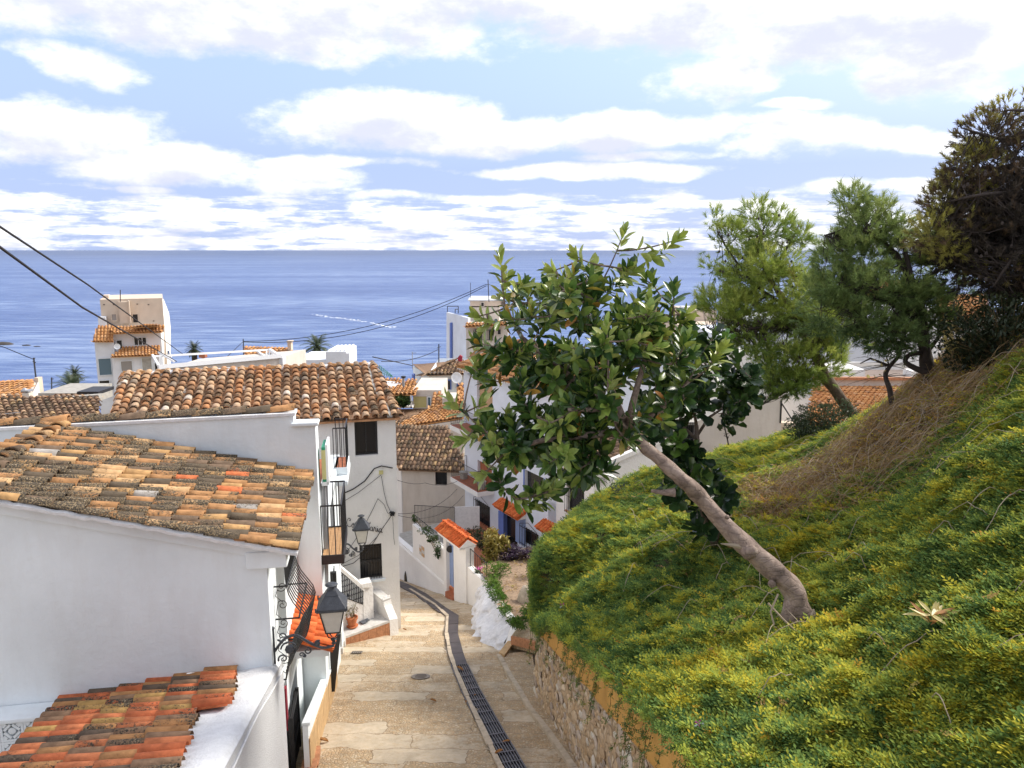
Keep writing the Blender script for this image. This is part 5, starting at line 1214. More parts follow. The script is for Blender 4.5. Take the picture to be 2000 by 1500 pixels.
# ================================================================ planted bank with whitewashed rock wall
def gpoly(px,Ys): return [AY(u,v,y) for (u,v),y in zip(px,Ys)]
rw_b=[G(925,1180),G(917,1250),G(945,1265),G(978,1277)]
rw_t=[AY(937,1130,24.3),AY(957,1150,22.0),AY(972,1185,20.3),AY(1000,1221,18.7)]
rk=thing('rock_wall','whitewashed rough rock wall along the street below the garden bank','wall',rw_b[1])
V=[];F=[];nu,nv=90,34
def lerp_pl(P,f): 
    k=f*(len(P)-1); i=min(int(k),len(P)-2); return P[i].lerp(P[i+1],k-i)
for i in range(nu+1):
    for j in range(nv+1):
        a=lerp_pl(rw_b,i/nu)-Z3*.15; b=lerp_pl(rw_t,i/nu); p=a.lerp(b,j/nv); d=noise.noise(p*2.6)*.20+noise.noise(p*6)*.05+noise.noise(p*14)*.015
        V.append(p+Vector((-.8,-.6,0)).normalized()*(d if 0<j<nv else d*.4)+Vector((-.5,-.5,0))*(.10*math.sin(math.pi*j/nv)))
for i in range(nu):
    for j in range(nv): F.append((i*(nv+1)+j,(i+1)*(nv+1)+j,(i+1)*(nv+1)+j+1,i*(nv+1)+j+1))
npobj('rock_face',V,F,M['rockw'],rk,smooth=True)
mb=MB()
for i in range(len(rw_t)-1):
    a,b=rw_t[i],rw_t[i+1]; mb.prism([a,b,b+Vector((.12,.1,0)),a+Vector((.12,.1,0))],(0,0,.10))
mb.build('white_kerb',M['white2'],rk,bevel=.02)
e_=AY(1015,1222,18.6); mb=MB(); mb.prism([rw_t[-1],e_,G(1005,1256)-Z3*.1,G(978,1277)-Z3*.1],(0,.1,0)); mb.build('end_face',M['white2'],rk)
mb=MB(); mb.prism([rw_t[-1]+Z3*.1,e_+Z3*.1,e_+Vector((.02,.13,.1)),rw_t[-1]+Vector((0,.13,.1))],(0,0,-.1)); mb.build('end_kerb',M['white2'],rk)
# garden soil
poly=[rw_t[3],rw_t[2],rw_t[1],rw_t[0],AY(962,1100,26.3),AY(1045,1082,27.2),AY(1075,1120,22),AY(1060,1190,19.2),e_]
V=[];F=[]; 
def gsoil(x,y): return -9.58-(y-18.6)*.155
gx=np.linspace(-1.2,2.2,40); gy=np.linspace(18.5,29.5,90)
mb=MB(); 
V=[(x,y,gsoil(x,y)+.05*noise.noise(Vector((x*2,y*2,0)))+.02*noise.noise(Vector((x*9,y*9,0)))) for y in gy for x in gx]
F=[]
def inside(x,y):
    c=False; n=len(poly)
    for i in range(n):
        a,b=poly[i],poly[(i+1)%n]
        if (a.y>y)!=(b.y>y) and x<(b.x-a.x)*(y-a.y)/(b.y-a.y)+a.x: c=not c
    return c
for j in range(89):
    for i in range(39):
        if inside((gx[i]+gx[i+1])/2,(gy[j]+gy[j+1])/2): F.append((j*40+i,j*40+i+1,(j+1)*40+i+1,(j+1)*40+i))
npobj('garden_soil',V,F,M['tsoil'],smooth=True,kind='structure')['label']='pale stony soil of the little sloping garden'
bl=rock_mesh('boulder',M['rock'],3,3,.35); p=AY(1033,1165,20.6); inst_=inst('boulder',bl,None,Matrix.Translation(p+Vector((0,0,-.25)))@Matrix.Diagonal((.32,.35,.52,1))); mark(inst_,'upright pale boulder in the garden against the hillside','rock')
for i,(u,v,s,l) in enumerate([(1012,1092,.24,'lowest left rounded stone of the small rock pile'),(1024,1086,.25,'middle tan stone of the small rock pile'),(1022,1077,.17,'flat white stone on top of the small rock pile'),(1038,1092,.2,'reddish stone at the right foot of the rock pile'),(1006,1080,.13,'small pointed stone at the left of the rock pile'),(1031,1079,.10,'little round stone balanced right of the top stone')]):
    o=inst('stone',rock_mesh('stone',M['rock'] if i!=3 else M['brick'],20+i,2,.25),None,Matrix.Translation(AY(u,v,26.0))@Matrix.Diagonal((s,s,s*(.75 if i!=2 else .45),1))); mark(o,l,'stone','stones piled in the garden')
# steps and pavement along the retaining wall
def pxpoly(px,z0,name,label,m_,Ys=None,th=.12):
    P=[AY(u,v,y) for (u,v),y in zip(px,Ys)] ; m=MB(); m.prism(P,(0,0,-th)); o=m.build(name,M[m_],None); o['kind']='structure'; o['label']=label; return o
pxpoly([(1000,1240),(1052,1252),(1052,1190),(1047,1180)],0,'cobbled_landing','cobbled landing above a brick riser beside the hillside wall','cob2',[17.9,17.0,19.6,20.0],.35)
m=MB(); a,b=AY(1000,1241,17.88),AY(1048,1252,17.03); m.prism([a,b,b-Z3*.22,a-Z3*.22],(-.03,-.05,0)); mark(m.build('brick_riser',M['brick'],None),'brick riser edging the cobbled landing','step')
kp=[(973,1285),(1003,1338),(1035,1392),(1072,1440),(1120,1510),(1175,1590)]; KP2=[G(*k) for k in kp]
wallb=lambda y:1.04-.165*(y-10.8)
V=[];F=[]
for i in range(61):
    p=lerp_pl(KP2,i/60); wx=wallb(p.y)+.1 if p.y<15 else max(p.x+.6,.5)
    for j in range(9): x=p.x+(wx-p.x)*j/8; V.append((x,p.y+ (0 if p.y<15 else .15*j/8),zr(p.y)+.10+.015*noise.noise(Vector((x*3,p.y*3,0)))))
for i in range(60):
    for j in range(8): F.append((i*9+j,i*9+j+1,(i+1)*9+j+1,(i+1)*9+j))
npobj('pavement',V,F,M['cob2'],smooth=True,kind='structure')['label']='narrow pebbled pavement strip along the hillside wall'
kk=thing('pavement_kerb','worn stone kerb edging the pebbled pavement strip','kerb',KP2[0])
for i in range(len(KP2)-1):
    a,b=KP2[i],KP2[i+1]; n=max(1,round((b-a).length/.8)); s0=side(i,KP2)
    for k in range(n):
        p,q=a.lerp(b,k/n+.006),a.lerp(b,(k+1)/n-.006); m=MB(); m.prism([p-s0*.05,p+s0*.04,q+s0*.04,q-s0*.05],(0,0,.105+random.uniform(-.01,.012))); m.build('kerb_stone',M['tankerb'] if i<2 else M['tankerb'],kk,bevel=.008)
pe=MB(); pe.prism([G(975,1285)+Z3*.1,G(1003,1256)+Z3*.22,G(1012,1262)+Z3*.22,G(985,1292)+Z3*.1],(0,0,.06)); mark(pe.build('stone_edging',M['ochret'],None),'slanting stone edging at the top end of the pavement','kerb')
# ================================================================ hillside retaining wall
rt=thing('retaining_wall','rubble stone retaining wall with an ochre plastered band above it','wall',(1.04,10.8,zr(10.8)))
def wpt(y,h,off=0.):  # h above road, batter
    x=wallb(y)+.0+.03*h+off*-1; return Vector((x,y+off*-.16,zr(y)+h))
M['rubble']=cobble('rubble_wall',gold=(.50,.37,.23),pale=(.50,.42,.32),patches=False,vs=9)
V=[];F=[];nu,nv=150,26
for i in range(nu+1):
    y=3.6+(14.4-3.6)*i/nu
    for j in range(nv+1):
        h=-.2+1.68*j/nv; p=wpt(y,h); d=.05*noise.noise(p*4)+.03*noise.noise(p*9); V.append(p+Vector((-d,-d*.16,0)))
for i in range(nu):
    for j in range(nv): F.append((i*(nv+1)+j,(i+1)*(nv+1)+j,(i+1)*(nv+1)+j+1,i*(nv+1)+j+1))
npobj('rubble_face',V,F,M['rubble'],rt,smooth=True)
endp=[wpt(14.4,-.2),wpt(14.4,1.46),Vector((1.6,15.3,wpt(14.4,1.46).z)),Vector((1.6,15.3,wpt(14.4,-.2).z))]; mb=MB(); mb.add(endp,[(0,1,2,3)]); mb.build('wall_end',M['rubble'],rt)
stm=[rock_mesh('stone',M['rockst'] if 'rockst' in M else M['rock'],40+i,2,.4) for i in range(6)]
for m_ in stm:
    pass
M['rockst']=mat('wall_stone',(.42,.31,.20),.85,bump=.6,bscale=22,var=.35,vscale=12)
t=M['rockst'].node_tree; p_=t.nodes['Principled BSDF']; c=ramp(t,N(t,'ShaderNodeObjectInfo').outputs['Random'],[(0,(.46,.33,.20)),(.3,(.56,.42,.27)),(.55,(.50,.41,.32)),(.75,(.36,.29,.23)),(.92,(.60,.55,.46))],True)
nn0=N(t,'ShaderNodeTexNoise'); nn0.inputs['Scale'].default_value=18; nn0.inputs['Detail'].default_value=6; gg=N(t,'ShaderNodeNewGeometry'); lk(t,gg.outputs['Position'],nn0.inputs['Vector']); mr_=N(t,'ShaderNodeMapRange'); lk(t,nn0.outputs['Fac'],mr_.inputs[0]); mr_.inputs[3].default_value=.55; mr_.inputs[4].default_value=1.4
ml=N(t,'ShaderNodeMix',data_type='RGBA',blend_type='MULTIPLY'); ml.inputs[0].default_value=1; lk(t,c,ml.inputs[6]); lk(t,mr_.outputs[0],ml.inputs[7]); lk(t,ml.outputs[2],p_.inputs['Base Color'])
for m_ in stm: m_.materials.clear(); m_.materials.append(M['rockst'])
pts=[]; tries=0
while len(pts)<300 and tries<9000:
    tries+=1; y=random.uniform(6.6,14.3); h=random.uniform(.03,1.40); s=random.uniform(.045,.115)
    if all((y-a)**2+(h-b)**2>(.85*(s+c))**2 for a,b,c in pts): pts.append((y,h,s))
for (y,h,s) in pts:
    p=wpt(y,h,-.02+.02); B=Matrix.Rotation(math.atan(.165)+.0,4,'Z')@Matrix.Rotation(random.uniform(-.5,.5),4,'X')
    inst('stone',random.choice(stm),rt,Matrix.Translation(p)@B@Matrix.Diagonal((s*.30,s*random.uniform(.8,1.6),s*random.uniform(.5,1),1)))
V=[];F=[]
for i in range(nu+1):
    y=3.6+(13.95-3.6)*i/nu
    for j in range(9):
        h=1.44+.66*j/8*max(.05,min(1,(14.5-y)/1.8)); p=wpt(y,h,.03 if j else .0); d=.02*noise.noise(p*3); V.append(p+Vector((-d,0,(.03*noise.noise(Vector((y*2,0,0))) if j in (0,1) else 0))))
for i in range(nu):
    for j in range(8): F.append((i*9+j,(i+1)*9+j,(i+1)*9+j+1,i*9+j+1))
npobj('ochre_band',V,F,M['ochre'],rt,smooth=True)

# overhead wires over the garden
GW='thin wires between the white corner and the houses opposite'
tc_=fc(766,1003,.06)
cable([tc_,AY(893,955,34)],.009,'uppermost thin wire from the wire tangle to the lower balcony wall',sag=.35)
cable([tc_,AY(905,968,33.5)],.008,'lower thin wire from the wire tangle across the cream wall',sag=.5)
cable([fc(746,925,.05),AY(830,943,36),AY(893,940,34.5)],.009,'thin wire from the junction box across the cream house front',sag=.15)
# ================================================================ far buildings
TURN=[0.,1000]
def PT(u,v,Y):
    """point seen at (u,v) on the vertical plane of the current building's facing, Y metres out"""
    t,uc=TURN
    if not t: return AY(u,v,Y)
    c=AY(uc,750,Y); d=D(u,v); n=Vector((-math.sin(t),math.cos(t))); k=(n.x*c.x+n.y*c.y)/(n.x*d.x+n.y*d.y); return d*k
def pbox(mb,u0,v0,u1,v1,Y,dep,base=None):
    a=PT(u0,v0,Y); b=PT(u1,v0,Y); z1=a.z; z0=PT(u0,v1,Y).z if base is None else base
    t=TURN[0]; dx=Vector((math.cos(t),math.sin(t),0)); dy=Vector((-math.sin(t),math.cos(t),0)); L=math.hypot(b.x-a.x,b.y-a.y)
    p=Vector((a.x,a.y,z0)); mb.hexa([p,p+dx*L,p+dx*L+dy*dep,p+dy*dep,*[q+Z3*(z1-z0) for q in (p,p+dx*L,p+dx*L+dy*dep,p+dy*dep)]])
def pwin(parent,u0,v0,u1,v1,Y,pane='dark',frame='white',name='window',fw=.05,sill=False,bars=1):
    a=PT(u0,v0,Y); b=PT(u1,v1,Y); t=TURN[0]; fr=Fr((a.x,a.y),(math.cos(t),math.sin(t))); w_=math.hypot(b.x-a.x,b.y-a.y); z1=a.z; z0=PT(u0,v1,Y).z
    m=MB(); fr.box(m,0,w_,.004,.02,z0,z1); o=m.build(name,M[pane],parent)
    m=MB(); fr.box(m,-fw,0,.005,.07,z0-fw,z1+fw); fr.box(m,w_,w_+fw,.005,.07,z0-fw,z1+fw); fr.box(m,0,w_,.005,.07,z1,z1+fw); fr.box(m,0,w_,.005,.09,z0-fw,z0)
    for k in range(bars): x=w_*(k+1)/(bars+1); fr.box(m,x-.03,x+.03,.02,.045,z0,z1)
    m.build('frame',M[frame],o); return o
M['glassb']=mat('blue_grey_glass',(.10,.17,.22),.15,spec=.6); M['sand']=plaster('sand_plaster',(.66,.55,.44),amt=.1); M['gshut']=mat('grey_shutter',(.30,.28,.26),.7); M['bwhite']=plaster('far_white_plaster',(.74,.76,.79),amt=.06); M['groof']=mat('grey_brown_roof',(.22,.17,.14),.9,bump=.5,bscale=6,var=.3,vscale=2)
TURN[:]=[.42,255]
t7=thing('apartment_tower','stepped white and sand coloured apartment tower standing before the sea','apartment building',PT(255,770,79))
Y=80; tb=-24
mb=MB(); pbox(mb,195,585,317,660,Y+2,9,base=tb); mb.build('upper_block',M['sand'],t7)
mb=MB(); pbox(mb,201,577,212,586,Y+4,2); mb.build('chimney',M['sand'],t7)
mb=MB(); pbox(mb,231,590,250,632,Y+1.2,1.5); pbox(mb,249.5,588,252,632,Y+1.0,1.6); mb.build('stair_head',M['sand'],t7)
mb=MB(); pbox(mb,191,620,206,640,Y+.6,2); mb.build('side_parapet',M['bwhite'],t7)
mb=MB(); pbox(mb,184,666,222,800,Y-.6,9,base=tb); mb.build('left_wing',M['bwhite'],t7)
mb=MB(); pbox(mb,222,650,314,800,Y,10,base=tb); mb.build('front_block',M['bwhite'],t7)
mb=MB(); pbox(mb,218,697,311,800,Y-1.4,2,base=tb); mb.build('lower_block',M['bwhite'],t7)
mb=MB(); mb.prism([PT(317,584,Y+2),PT(328,612,Y+6),PT(331,640,Y+6),PT(331,700,Y+6),PT(333,790,Y+6),PT(314,790,Y),PT(314,650,Y),PT(319,650,Y+2)],(0,.3,0)); mb.build('right_face',M['white2'],t7)
for (q,nm) in (([(181,668),(222,668),(220,638),(191,638)],'r'),([(220,652),(316,649),(322,636),(221,642)],'r'),([(216,698),(311,694),(313,677),(240,679)],'r'),([(253,640),(314,637),(305,634),(285,632)],'r')):
    ys=[Y-1.2,Y-1.2,Y+.6,Y+.6] if q[0][0]!=216 else [Y-2,Y-2,Y-.1,Y-.1]
    roof(t7,'roof',[PT(u,v,y) for (u,v),y in zip(q,ys)],'org',pitch=.30,expo=.5,jit=.6)
pwin(t7,218,614,228,626,Y+1.1,'gshut','sand',bars=0); pwin(t7,259,614,270,630,Y+1.95,'dark','sand',bars=0)
pwin(t7,262,660,286,674,Y-.05,'dark','white',bars=2); pwin(t7,228,665,239,681,Y-.05,'dark','white',bars=0); pwin(t7,236,706,259,725,Y-1.45,'gshut','white',bars=0); pwin(t7,192,701,219,733,Y-.65,'glassb','white',bars=0); pwin(t7,277,700,297,724,Y-1.45,'conc','white',bars=0); pwin(t7,302,709,308,723,Y-1.45,'dark','white',bars=0)
pwin(t7,194,744,216,772,Y-.65,'dark','white',bars=0)
for (u,v) in ((203,595),(222,595),(268,594),(290,595),(300,627)):
    m=MB(); pbox(m,u-1.5,v-.7,u+1.5,v+.7,Y+1.95,.1); m.build('vent',M['dark'],t7)
for i,(u0,v0,u1,v1) in enumerate([(321,608,325,626),(325,648,328,664),(320,650,322,664),(328,684,331,700)]):
    m=MB(); m.prism([PT(u0,v0,Y+4.1),PT(u1,v0+2,Y+5.5),PT(u1,v1,Y+5.5),PT(u0,v1,Y+4.1)],(.05,-.1,0)); m.build('window',M['dark'],t7)
m=MB(); m.tube([PT(235,590,Y+1.5),PT(235,566,Y+1.5)],.05,5); mark(m.build('antenna',M['iron2'],None),'thin mast on the roof of the apartment tower','antenna')
def dish(u,v,Y,r,label):
    t=thing('satellite_dish',label,'satellite dish',PT(u,v,Y)); m=MB(); m.lathe(PT(u,v,Y),[(0,0),(r*.6,.03*r*4),(r,.3*r),(r*.97,.34*r),(r*.5,.1*r),(0,.05)],14,Matrix.Rotation(math.pi/2-.2,3,'X')@Matrix.Rotation(.3,3,'Y')); m.build('dish',M['whitem'],t); m=MB(); m.tube([PT(u,v,Y),PT(u,v,Y)+Vector((0,.05,-r*2.2))],.02,5); m.build('pole',M['steel'],t)
dish(229,677,Y-1.8,.3,'white dish on the balcony of the apartment tower')
TURN[:]=[0.,1000]
# terrace house with white pergola frame behind the big roof
t8=thing('terrace_house','flat roofed cream building with a white parapet rail behind the big tiled roof','house',AY(430,715,36))
mb=MB(); a=AY(312,722,34); b=AY(545,700,38); mb.prism([a,b,b-Z3*4,a-Z3*4],(0.4,3.5,0)); mb.build('wall',M['cream'],t8)
mb=MB()
for (p,q,r_) in (((309,717,34),(548,695,38),.14),((300,696,36),(527,683,40),.07),((298,694,36),(312,718,34),.07),((527,683,40),(549,697,38),.09),((310,688,37),(340,706,35),.06),((500,684,40),(518,697,38.5),.06),((331,690,38),(334,698,38),.05)):
    A,B=AY(*p),AY(*q); mb.tube([A,B],r_,4)
mb.build('pergola_frame',M['whitem'],t8)
mb=MB(); 
for u in (521,526,531): 
    mb.tube([AY(u,684,40),AY(u,697,39)],.05,4)
mb.build('pergola_post',M['whitem'],t8)
mb=MB(); pbox(mb,541,699,552,712,38,.5); mb.build('corner_pillar',M['bwhite'],t8)
# small orange roofed house with a chimney
t9=thing('tiled_house','little house with striped orange brown roof and a slim cream chimney by the sea','house',AY(525,700,60))
roof(t9,'roof',[AY(478,700,60),AY(571,703,60),AY(568,681,63),AY(478,683,63)],'org',pitch=.3,expo=.5)
mb=MB(); pbox(mb,478,701,572,716,60.1,4); mb.build('wall',M['bwhite'],t9)
mb=MB(); pbox(mb,561,668,568,684,62,.5); pbox(mb,559.5,666,569.5,669,61.9,.6); mb.build('chimney',M['sand'],t9); mb=MB(); pbox(mb,478,680,484,690,62,.5); mb.build('chimney',M['brick'],t9)
t10=thing('parapet_house','plain white parapet blocks of a flat roofed house beside the palm','house',AY(620,710,50))
mb=MB(); pbox(mb,575,703,640,716,46,4); pbox(mb,636,687,676,716,44,3); pbox(mb,676,690,682,716,44,2); mb.build('wall',M['bwhite'],t10)
mb=MB()
for k in range(5): pbox(mb,640+8*k,684-.4*k,642.5+8*k,687,44.2,2.6)
mb.build('roof_vane',M['whitem'],t10)
mb=MB(); pbox(mb,570,706,577,714,45.9,.3); mb.build('corner_stone',M['brick'],t10)
# left: striped roofs, chimney, palms
t11=thing('tiled_house','house with fine striped old brown roof left of the big roof','house',AY(90,815,26))
roof(t11,'roof',[AY(-40,838,25.3),AY(193,827,27.5),AY(193,777,30.5),AY(-40,795,28.5)],'dark',pitch=.215,expo=.36,nobj=150)
mb=MB(); a,b=AY(-40,797,28.4),AY(193,778,30.4); mb.prism([a+Z3*.0,b,b+Z3*.15,a+Z3*.15],(0,.3,0)); mb.build('ridge_mortar',M['conc'],t11)
mb=MB(); a,b=AY(-40,838,25.4),AY(193,828,27.6); mb.prism([a,b,b-Z3*4,a-Z3*4],(0,.3,0)); mb.build('wall',M['cream'],t11)
mb=MB()
for k in range(3): mb.tube([AY(0,801+4*k,27.6-.4*k),AY(40,795+5*k,28.2-.5*k)],.015,4)
mark(mb.build('roof_antenna',M['steel'],None),'silvery antenna rods lying over the striped roof at the left edge','antenna')
t12=thing('tiled_house','orange roofed house with a metal capped chimney at the left edge','house',AY(30,780,40))
roof(t12,'roof',[AY(-40,795,38),AY(42,790,38),AY(64,745,42),AY(-40,749,42)],'org',pitch=.26,expo=.42)
mb=MB(); mb.prism([AY(42,791,38),AY(68,772,41),AY(66,744,42),AY(62,747,42)],(.1,.3,0)); mb.prism([AY(42,791,38),AY(62,790,39),AY(68,770,41)],(.1,.3,-.0)); mb.prism([AY(-40,796,38.1),AY(42,791,38.1),AY(42,815,38.1),AY(-40,815,38.1)],(0,.3,0)); mb.build('wall',M['cream'],t12)
ch_=thing('chimney','round capped metal and plaster chimney among the left roofs','chimney',AY(48,785,35)); mb=MB(); pbox(mb,43,768,56,792,35,.35); mb.build('stack',M['cream'],ch_); mb=MB(); pbox(mb,40,763,55,766,35,.4); mb.lathe(AY(48,762,35.2),[(.16,0),(.05,.1)],8); mb.build('cap',M['steel'],ch_)
mb=MB(); pbox(mb,66,738,74,775,42,.4); o=mb.build('chimney',M['sand'],None); mark(o,'tall narrow sand coloured chimney stack right of the left orange roof','chimney')
t13=thing('parapet_house','pale flat roofs and a dark awning below the palms','house',AY(120,785,40))
mb=MB(); pbox(mb,74,768,160,795,39,3); pbox(mb,88,764,118,772,44,2); mb.build('wall',M['conc'],t13); mb=MB(); pbox(mb,150,765,192,771,37,1.5); mb.build('dark_awning',M['iron'],t13)
roof(t13,'roof',[AY(60,792,36),AY(150,788,36),AY(135,776,38),AY(65,777,38)],'org',pitch=.26,expo=.42); roof(t13,'roof',[AY(108,782,36),AY(192,779,36),AY(192,771,38),AY(112,775,38)],'dark',pitch=.26,expo=.42)
m=MB(); m.tube([AY(66,700,48),AY(71,745,48)],.05,5); m.tube([AY(64,706,48),AY(70,708,48)],.03,4); m.tube([AY(65,700,48),AY(68,700,48)],.06,4); mark(m.build('utility_pole',M['iron2'],None),'thin utility pole against the sea above the left roofs','pole')
m=MB(); m.tube([AY(101,737,52),AY(101,765,52)],.04,5); m.tube([AY(99,740,52),AY(105,740,52)],.03,4); mark(m.build('antenna',M['iron2'],None),'small tv antenna between the left roofs and the palms','antenna')
cable([AY(-30,672,48),AY(5,677,48),AY(66,702,48)],.025,'thin wire from the left edge to the utility pole')
# long distance wires
cable([AY(475,667,58),AY(950,555,62)],.024,'long thin wire climbing across the sea to the roof mast',sag=1.1)
cable([AY(475,668,58),AY(950,558,62)],.025,'second thin wire just below the long one across the sea',sag=1.35)
cable([AY(475,667,58),AY(440,700,45)],.02,'short wire dropping from the small mast behind the pergola')
m=MB(); m.tube([AY(475,662,58),AY(476,700,58)],.04,5); mark(m.build('mast',M['iron2'],None),'thin mast behind the white pergola frame','mast')
m=MB(); m.tube([AY(953,546,62),AY(955,590,62)],.04,5); m.tube([AY(950,556,62),AY(957,556,62)],.03,4); mark(m.build('mast',M['iron2'],None),'roof mast of the white building where the long wire ends','mast')
cable([AY(728,697,40),AY(806,714,58)],.03,'wire from the big roof corner to the blue trimmed house'); cable([AY(745,706,48),AY(855,683,62)],.025,'wire running up to the far pole over the sea',sag=.3)
m=MB(); m.tube([AY(857,672,62),AY(857,708,62)],.05,5); m.tube([AY(853,680,62),AY(861,677,62)],.03,4); mark(m.build('utility_pole',M['iron2'],None),'dark utility pole standing on the blue trimmed house','pole')
m=MB(); m.tube([AY(805,687,58),AY(806,722,58)],.03,5); m.tube([AY(804,690,58),AY(813,689,58)],.02,4); mark(m.build('antenna',M['steel'],None),'slim antenna at the left end of the blue trimmed house','antenna')
m=MB()
for k in range(7): m.tube([AY(741+4*k,713+3.2*k,45),AY(743+4*k,732+.8*k,45)],.018,4)
for k in range(3): m.tube([AY(741,714+6*k,45),AY(766,734+1*k,45)],.018,4)

for k in range(5): m.tube([AY(738+6*k,710+4.6*k,45.5),AY(738+6*k,737+.6*k,45.5)],.012,3)
mark(m.build('netted_cage',M['greynet'],None),'green netted cage on a roof at the right end of the big tiled roof','cage')
# blue trimmed house
t14=thing('white_house','white house with blue window surrounds and a hipped brown roof','house',AY(855,780,58))
Y=58; mb=MB(); pbox(mb,838,728,912,790,Y,8,base=AY(838,800,Y).z); mb.prism([AY(807,716,Y+7),AY(838,731,Y),AY(838,790,Y),AY(807,762,Y+7)],(.1,.2,0)); mb.build('wall',M['white'],t14)
roof(t14,'roof',[AY(834,733,Y-.6),AY(914,731,Y-.6),AY(908,706,Y+4),AY(893,703,Y+4)],'dark',pitch=.28,expo=.45); roof(t14,'roof',[AY(834,733,Y-.6),AY(893,703,Y+4),AY(870,709,Y+7),AY(806,711,Y+7)],'dark',pitch=.28,expo=.45)
for (a,b,c,d) in ((848,749,857,757),(870,744,879,760),(893,752,903,757)):
    m=MB(); pbox(m,a-2.5,b-2.5,c+2.5,d+1,Y-.1,.1); o=m.build('blue_surround',M['bluep'],t14); m=MB(); pbox(m,a,b,c,d,Y-.14,.05); m.build('pane',M['dark'],o)
for u,v in ((808,733),(823,745)): 
    m=MB(); m.prism([AY(u,v-4,Y+4),AY(u+3,v-3,Y+3.5),AY(u+3,v+8,Y+3.5),AY(u,v+7,Y+4)],(-.1,-.4,0)); m.build('blue_window',M['bluep'],t14)
dish(891,738,Y-1,.42,'white dish on the front of the blue trimmed house')
mb=MB(); mb.prism([AY(893,700,55),AY(898,694,55),AY(903,697,55),AY(902,706,55),AY(896,706,55)],(0,.4,0)); mark(mb.build('folded_parasol',M['red'],None),'folded dark red parasol on the roof terrace by the white tall building','parasol')
t15=thing('garden_house','low house with a vine covered pergola and yellow door below the blue trimmed house','house',AY(800,790,50))
Y=50; mb=MB(); pbox(mb,806,762,862,830,Y,5); mb.build('wall',M['cream'],t15); pwin(t15,808,774,833,796,Y-.05,'yel','cream',name='door',bars=0); pwin(t15,836,776,841,795,Y-.05,'glassb','white',name='door',bars=0)
roof(t15,'roof',[AY(755,772,Y-1),AY(812,771,Y-1),AY(814,758,Y+1),AY(755,758,Y+1)],'org',pitch=.28,expo=.45)
roof(t15,'roof',[AY(745,770,53),AY(823,759,53),AY(808,742,56),AY(800,745,56)],'org',pitch=.28,expo=.45)
mb=MB(); mb.prism([AY(745,745,55),AY(790,748,55),AY(755,762,54),AY(745,762,54)],(0,.3,0)); mb.build('gable',M['white2'],t15); roof(t15,'roof',[AY(742,752,54.9),AY(798,750,54.9),AY(778,742,56),AY(745,740,56)],'org',pitch=.28,expo=.45)
roof(t15,'roof',[AY(840,798,47),AY(866,796,47),AY(862,770,49),AY(848,768,49)],'org',pitch=.28,expo=.45); roof(t15,'roof',[AY(893,782,44),AY(909,795,44),AY(909,760,46),AY(893,755,46)],'org',pitch=.28,expo=.45); mb=MB(); pbox(mb,864,778,909,812,47,2); mb.build('wall',M['cream'],t15)
mb=MB(); pbox(mb,762,772,764,797,Y-1,.1); pbox(mb,801,772,804,797,Y-1,.1); pbox(mb,760,794,806,797,Y-1,2); mb.build('pergola_post',M['white2'],t15)
mb=MB(); pbox(mb,765,772,802,796,Y+.6,.1); mb.build('porch_shade_sheet',M['dark'],t15)  # near-black sheet standing in for the shade under the pergola
cp_=thing('chimney','dark capped steel flue on the pale roof behind the pergola','chimney',AY(788,758,52)); mb=MB(); mb.tube([AY(788,758,52),AY(788,738,52)],.09,7); mb.build('flue',M['steel'],cp_); mb=MB(); mb.tube([AY(788,738,52),AY(788,734.5,52)],.16,7); mb.build('cap',M['iron'],cp_)
# tall white building at the shore
t16=thing('white_building','tall bluish white building with a blue drain strip, sea behind it','apartment building',AY(910,700,66))
Y=66; mb=MB(); mb.prism([AY(872,610,Y+6),AY(914,621,Y),AY(914,740,Y),AY(872,740,Y+6)],(.2,.3,0)); mb.build('side_wall',M['blue'],t16)
mb=MB(); pbox(mb,910,632,992,740,Y,8); pbox(mb,918,598,975,640,Y+3,5); pbox(mb,916,650,932,740,Y-.8,1.0); mb.build('front_wall',M['cream'],t16)
mb=MB(); pbox(mb,914,585,985,588,Y+2.9,5.5); mb.build('roof_slab',M['bwhite'],t16)
mb=MB(); pbox(mb,918,588,982,600,Y+3,5); mb.build('penthouse',M['sand'],t16)
roof(t16,'roof',[AY(908,639,Y-1),AY(990,635,Y-1),AY(988,628,Y),AY(912,632,Y)],'org',pitch=.3,expo=.5)
for (a,b,c,d) in ((928,643,942,664),(954,643,962,665),(972,643,978,653),(940,591,945,598)): pwin(t16,a,b,c,d,Y-.05 if b>600 else Y+2.9,'dark','cream',bars=1 if c-a>10 else 0)
m=MB(); m.prism([AY(880.5,630,Y+4.6),AY(884,630,Y+4.2),AY(884,700,Y+4.2),AY(880.5,700,Y+4.6)],(-.1,-.15,0)); m.build('blue_strip',M['bluep'],t16)
t_=thing('balcony_rail','grey railing of the top balcony on the tall white building','railing',AY(928,664,Y-.6)); railing(t_,[AY(926,665,Y-.9),AY(962,665,Y-.9)],.9,5,'iron2',r=.02,rail=.03)
m=MB(); m.tube([AY(874,610,Y+5),AY(874,598,Y+5),AY(895,598,Y+3),AY(895,612,Y+3)],.04,4); m.tube([AY(889,612,Y+4),AY(889,604,Y+4),AY(895,604,Y+3)],.04,4); mark(m.build('roof_pipe_frame',M['iron2'],None),'bent pipe frame on the roof edge of the tall white building','frame')
m=MB(); m.tube([AY(919,552,Y+4),AY(919,590,Y+4)],.03,4); mark(m.build('antenna',M['iron2'],None),'hair-thin antenna above the tall white building','antenna')
